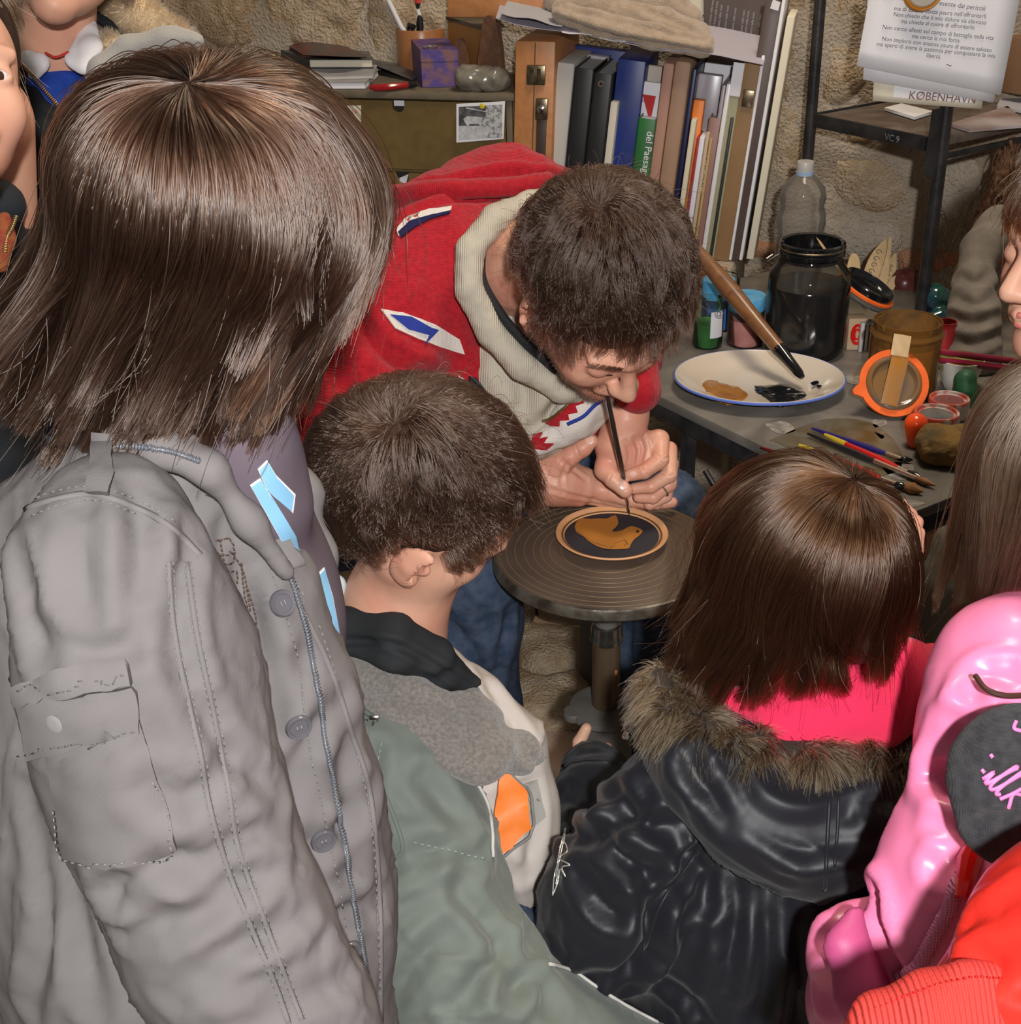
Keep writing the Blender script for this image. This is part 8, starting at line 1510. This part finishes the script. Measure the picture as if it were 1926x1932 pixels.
S = SDF(); S.px([(1905, 275, dd, 14), (1888, 330, dd, 16), (1872, 400, dd, 13), (1868, 440, dd, 6)], .01); S.px([(1885, 330, dd, 10), (1855, 400, dd, 9), (1840, 440, dd, 4)], .01); b_ = Body(S, .003, 1); b_.noise(.006, 60, 2); obj('root_core', b_.V, b_.F, ROOT, t)
t = thing('paint_brush', 'brushes standing at the right edge before the child, pale wooden handle', 'brush', P(1880, 600, dd)); g = G(); g.tube([P(1876, 545, dd), P(1890, 600, dd - .02), P(1905, 660, dd - .05)], [.005, .006, .005], 8); g.build('handle', HND, t); g = G(); g.tube([P(1868, 520, dd + .01), P(1876, 545, dd)], [.004, .006], 8); g.build('ferrule', BRASS, t)
# ------------------------------------------------------------------ banding wheel, plate and brush
DISC = M('wheel_disc_brown', (0.105, 0.072, 0.054), 0.42, c2=(0.135, 0.095, 0.072), ns=14, bump=0.12, bs=120, metal=0.1, spec=0.5); RIMM = M('worn_iron_rim', (0.17, 0.155, 0.125), .42, c2=(.06, .045, .035), ns=34, bump=.35, bs=110, metal=.6, detail=9, thr=(.42, .62)); SHAFT = M('bronze_shaft', (0.13, 0.085, 0.05), .40, c2=(.17, .12, .075), ns=20, metal=.55, spec=.5); CAST = M('grey_cast_iron', (0.155, 0.150, 0.135), .5, c2=(.10, .085, .07), ns=14, bump=.25, bs=70, metal=.3, thr=(.5, .7))
zw = 0.762; a = PZ(930, 1062, zw); WC = PZ(1146, 1037, zw); RW = 0.150
t = thing('banding_wheel', 'heavy iron turntable on a bronze shaft where the plate is painted', 'turntable', (WC[0], WC[1], 0))
g = G(); g.lathe([(.001, -.020), (RW * .90, -.020), (RW * .97, -.019), (RW, -.015), (RW, -.004), (RW * .99, -.001), (RW * .975, 0.0)], WC, seg=96, cap=False); g.build('rim', RIMM, t)
g = G(); g.lathe([(RW * .976, -.0005), (RW * .965, .0004), (.001, .0004)], WC, seg=96, cap=False); g.build('disc', DISC, t)
for q in (.40, .50, .575, .64, .72, .80, .875, .94): g = G(); V, fs = annul(WC + Z3 * .0004, Z3, RW * q, RW * q + .0007, .0004); g.add(V, fs); g.build('engraved_ring', M('ring_line', (.34, .25, .12), .4, metal=.3) if 'ring_line' not in MATS else MATS['ring_line'], t, auto=None)
zc1 = ZAT(WC, 1330) - zw
g = G(); g.lathe([(.011, -.02), (.022, -.021), (.022, -.026), (.0170, -.030), (.0160, -.125)], WC, seg=36, cap=False); g.build('hub', CAST, t)
g = G(); g.lathe([(.0160, -.112), (.0200, -.113), (.0212, -.120), (.0205, -.128), (.0222, -.131), (.0222, -.138), (.0190, -.141)], WC, seg=36, cap=False); g.build('collar', M('polished_collar', (.20, .19, .17), .2, metal=.9), t)
g = G(); g.lathe([(.0190, -.138), (.0190, zc1), (.001, zc1)], WC, seg=36, cap=False); g.build('shaft', SHAFT, t)
zb = zc1 + WC[2]; base = np.array([WC[0], WC[1], zb])
g = G(); g.lathe([(.001, 0.002), (.040, .002), (.050, -.001), (.0515, -.008), (.049, -.012), (.036, -.014)], base, seg=44, cap=False); g.build('bearing_cap', CAST, t)
for s_ in (-1, 1): g = G(); g.lathe([(.001, .0), (.014, .0), (.0155, -.004), (.0145, -.011), (.001, -.012)], base + RT * (1, 1, 0) * .047 * s_ * .95 + np.array([0, .012 * s_, .0005]), seg=20, cap=False); g.build('cap_lug', CAST, t)
g = G(); g.lathe([(.037, -.012), (.037, -.10), (.042, -.11), (.046, -(zb - .09))], base, seg=40, cap=False); g.build('housing', CAST, t)
g = G(); g.lathe([(.046, .10), (.10, .05), (.17, .02), (.175, .001), (.001, .001)], base * (1, 1, 0) , seg=40, cap=False); g.build('foot', CAST, t)
h_ = P(1157, 1262, DEP(base) - .05); g = G(); v0 = WC + Z3 * (ZAT(WC, 1258) - zw); dr = nrm(RT * .75 - FW * (1, 1, 0)); dr = nrm(dr * (1, 1, 0)); g.lathe([(.0002, .0194), (.0025, .0197), (.003, .0190)], v0, dr, 12, sy=1.4, cap=False); g.build('rust_spot', M('orange_spot', (.6, .25, .1), .5), t)
# grey pole and green-yellow pipe behind the shaft
pp = PZ(1112, 1330, 0.02); g = G(); g.box(np.array([pp[0], pp[1] + .06, .26]), [WD, WN, Z3], (.028, .03, .52), .002); o = g.build('bench_leg', M('grey_painted_wood', (.20, .19, .175), .7)); tag(o, 'grey board leg standing just behind the turntable shaft', 'leg')
# plate being painted
CLAY = M('pale_fired_clay', (0.68, 0.37, 0.185), .6, c2=(.62, .33, .16), ns=30, bump=.1, bs=200); PZ0 = zw + .001; PCn = PZ(1154, 1006, zw + .012); RPp = 0.0735; pc = np.array([PCn[0], PCn[1], PZ0])
t = thing('clay_plate', 'small clay plate with a black ground and an ochre bird shape, on the turntable', 'plate', pc)
g = G(); g.lathe([(.001, 0), (RPp * .62, 0), (RPp * .66, .002), (RPp * .98, .0105), (RPp, .0125), (RPp * .985, .0140), (RPp * .95, .0132), (RPp * .90, .0098), (RPp * .88, .0092), (RPp * .865, .0096), (RPp * .84, .0080), (.001, .0068)], pc, seg=72, cap=False); g.build('plate', CLAY, t)
g = G(); V, fs = annul(pc + Z3 * .0092, Z3, RPp * .862, RPp * .885, .0006); g.add(V, fs); g.build('dark_ring', M('ring_brown', (.10, .055, .03), .5), t, auto=None)
g = G(); V, fs = annul(pc + Z3 * .0093, Z3, RPp * .885, RPp * .915, .0006); g.add(V, fs); g.build('ochre_ring', MATS['ochre_slip'], t, auto=None)
g = G(); g.lathe([(RPp * .84, .0082), (.001, .0074)], pc, seg=72, cap=False); g.build('black_ground', M('blue_black_ground', (.020, .022, .030), .6), t, auto=None)
bird = [(1084, 994), (1088, 984), (1098, 978), (1112, 979), (1130, 978), (1146, 978), (1154, 974), (1162, 973), (1166, 984), (1164, 992), (1156, 1000), (1157, 1003), (1172, 1001), (1184, 995), (1192, 993), (1204, 996), (1212, 1002), (1206, 1010), (1196, 1018), (1190, 1027), (1186, 1034), (1170, 1036), (1150, 1036), (1130, 1032), (1112, 1022), (1100, 1012), (1088, 1004)]
spot('ochre_bird', bird, M('ochre_matt', (.40, .155, .022), .55), PZ0 + .0082, .0007, t, n=120)
LN = MATS['ring_brown']
for ln_ in ([(1090, 1002), (1104, 1014), (1122, 1024), (1146, 1031)], [(1160, 1026), (1170, 1020), (1180, 1022), (1186, 1028)], [(1176, 1016), (1182, 1022), (1178, 1030)], [(1166, 1000), (1172, 997)], [(1150, 1034), (1160, 1028)]): g = G(); g.tube([PZ(x, y, PZ0 + .0090) for x, y in spline(ln_, 14)], .0004, 4); g.build('outline', LN, t, auto=None)
spot('bird_eye', [(1199, 1001), (1204, 1000), (1206, 1003), (1202, 1005)], LASH, PZ0 + .009, .0004, t)
# brush in his hand
t = thing('paint_brush', 'fine long black-handled brush held upright over the clay plate', 'brush', PZ(1186, 970, PZ0 + .009)); tp0 = PZ(1187, 972, PZ0 + .0095); q = [(1184, 948), (1180, 930), (1174, 890), (1166, 850), (1156, 800), (1147, 755), (1142, 722)]; dt = DEP(tp0); qq = [P(x, y, dt - (970 - y) * .00098) for x, y in q]
g = G(); g.tube([tp0, tp0 + (qq[0] - tp0) * .35], [.0004, .0014], 8); g.build('bristles', INK, t); g = G(); g.tube([tp0 + (qq[0] - tp0) * .3, qq[0], qq[1]], [.0017, .0021, .0023], 10); g.build('ferrule', SILVER, t); g = G(); g.tube(qq[1:], [.0026, .0036, .0037, .0033, .0028, .0022], 10); g.build('handle', BL, t)
# more brushes stuck in a stand below the table edge
t = thing('loose_stick', 'thin dark stick leaning under the table edge by the girl\'s hair', 'stick', P(1342, 912, 2.0)); g = G(); g.tube([P(1330, 888, 1.98), P(1348, 918, 1.97), P(1360, 940, 1.96)], .0045, 8); g.build('stick', IRON, t)
# ------------------------------------------------------------------ bricks and a grey-green rag under the table end
for k, (x, y, w_, h_) in enumerate(((1742, 1022, .075, .05), (1736, 1075, .08, .055), (1744, 1128, .07, .05))):
    c = PZ(x, y, .30 - k * .062 + .03); g = G(); g.box(c + np.array([.03, .03, -.0]), [E2, E1, Z3], (.12, .06, .055), .006); o = g.build('brick', BRICK if k < 2 else STONES[2]); tag(o, ('topmost brick of the low pile under the right end of the table', 'middle brick of the low pile beside the chestnut hair', 'lowest pale block of the low pile under the table')[k], 'brick', 'bricks stacked under the table')
b0 = PZ(1744, 1160, .14); g = G(); g.box(np.array([b0[0] + .03, b0[1] + .03, .07]), [E2, E1, Z3], (.13, .07, .14), .008); o = g.build('stone_block', STONES[1]); tag(o, 'rough stone block on the floor carrying the small pile of bricks', 'stone')
S = SDF(); S.px([(1790, 1020, 1.62, 30), (1778, 1100, 1.64, 44), (1768, 1200, 1.70, 46), (1760, 1400, 1.86, 50), (1750, 1700, 2.1, 50)], .02); b_ = Body(S, .005, 2); b_.noise(.006, 16, 2); b_.V[:, 2] = np.maximum(b_.V[:, 2], .02); o = obj('hanging_apron', b_.V, b_.F, M('grey_green_cloth', (.13, .145, .12), .85, bump=.3, bs=400)); tag(o, 'grey-green cloth hanging between the two long-haired girls', 'cloth')
print('script seconds', round(time.time() - T0, 1))
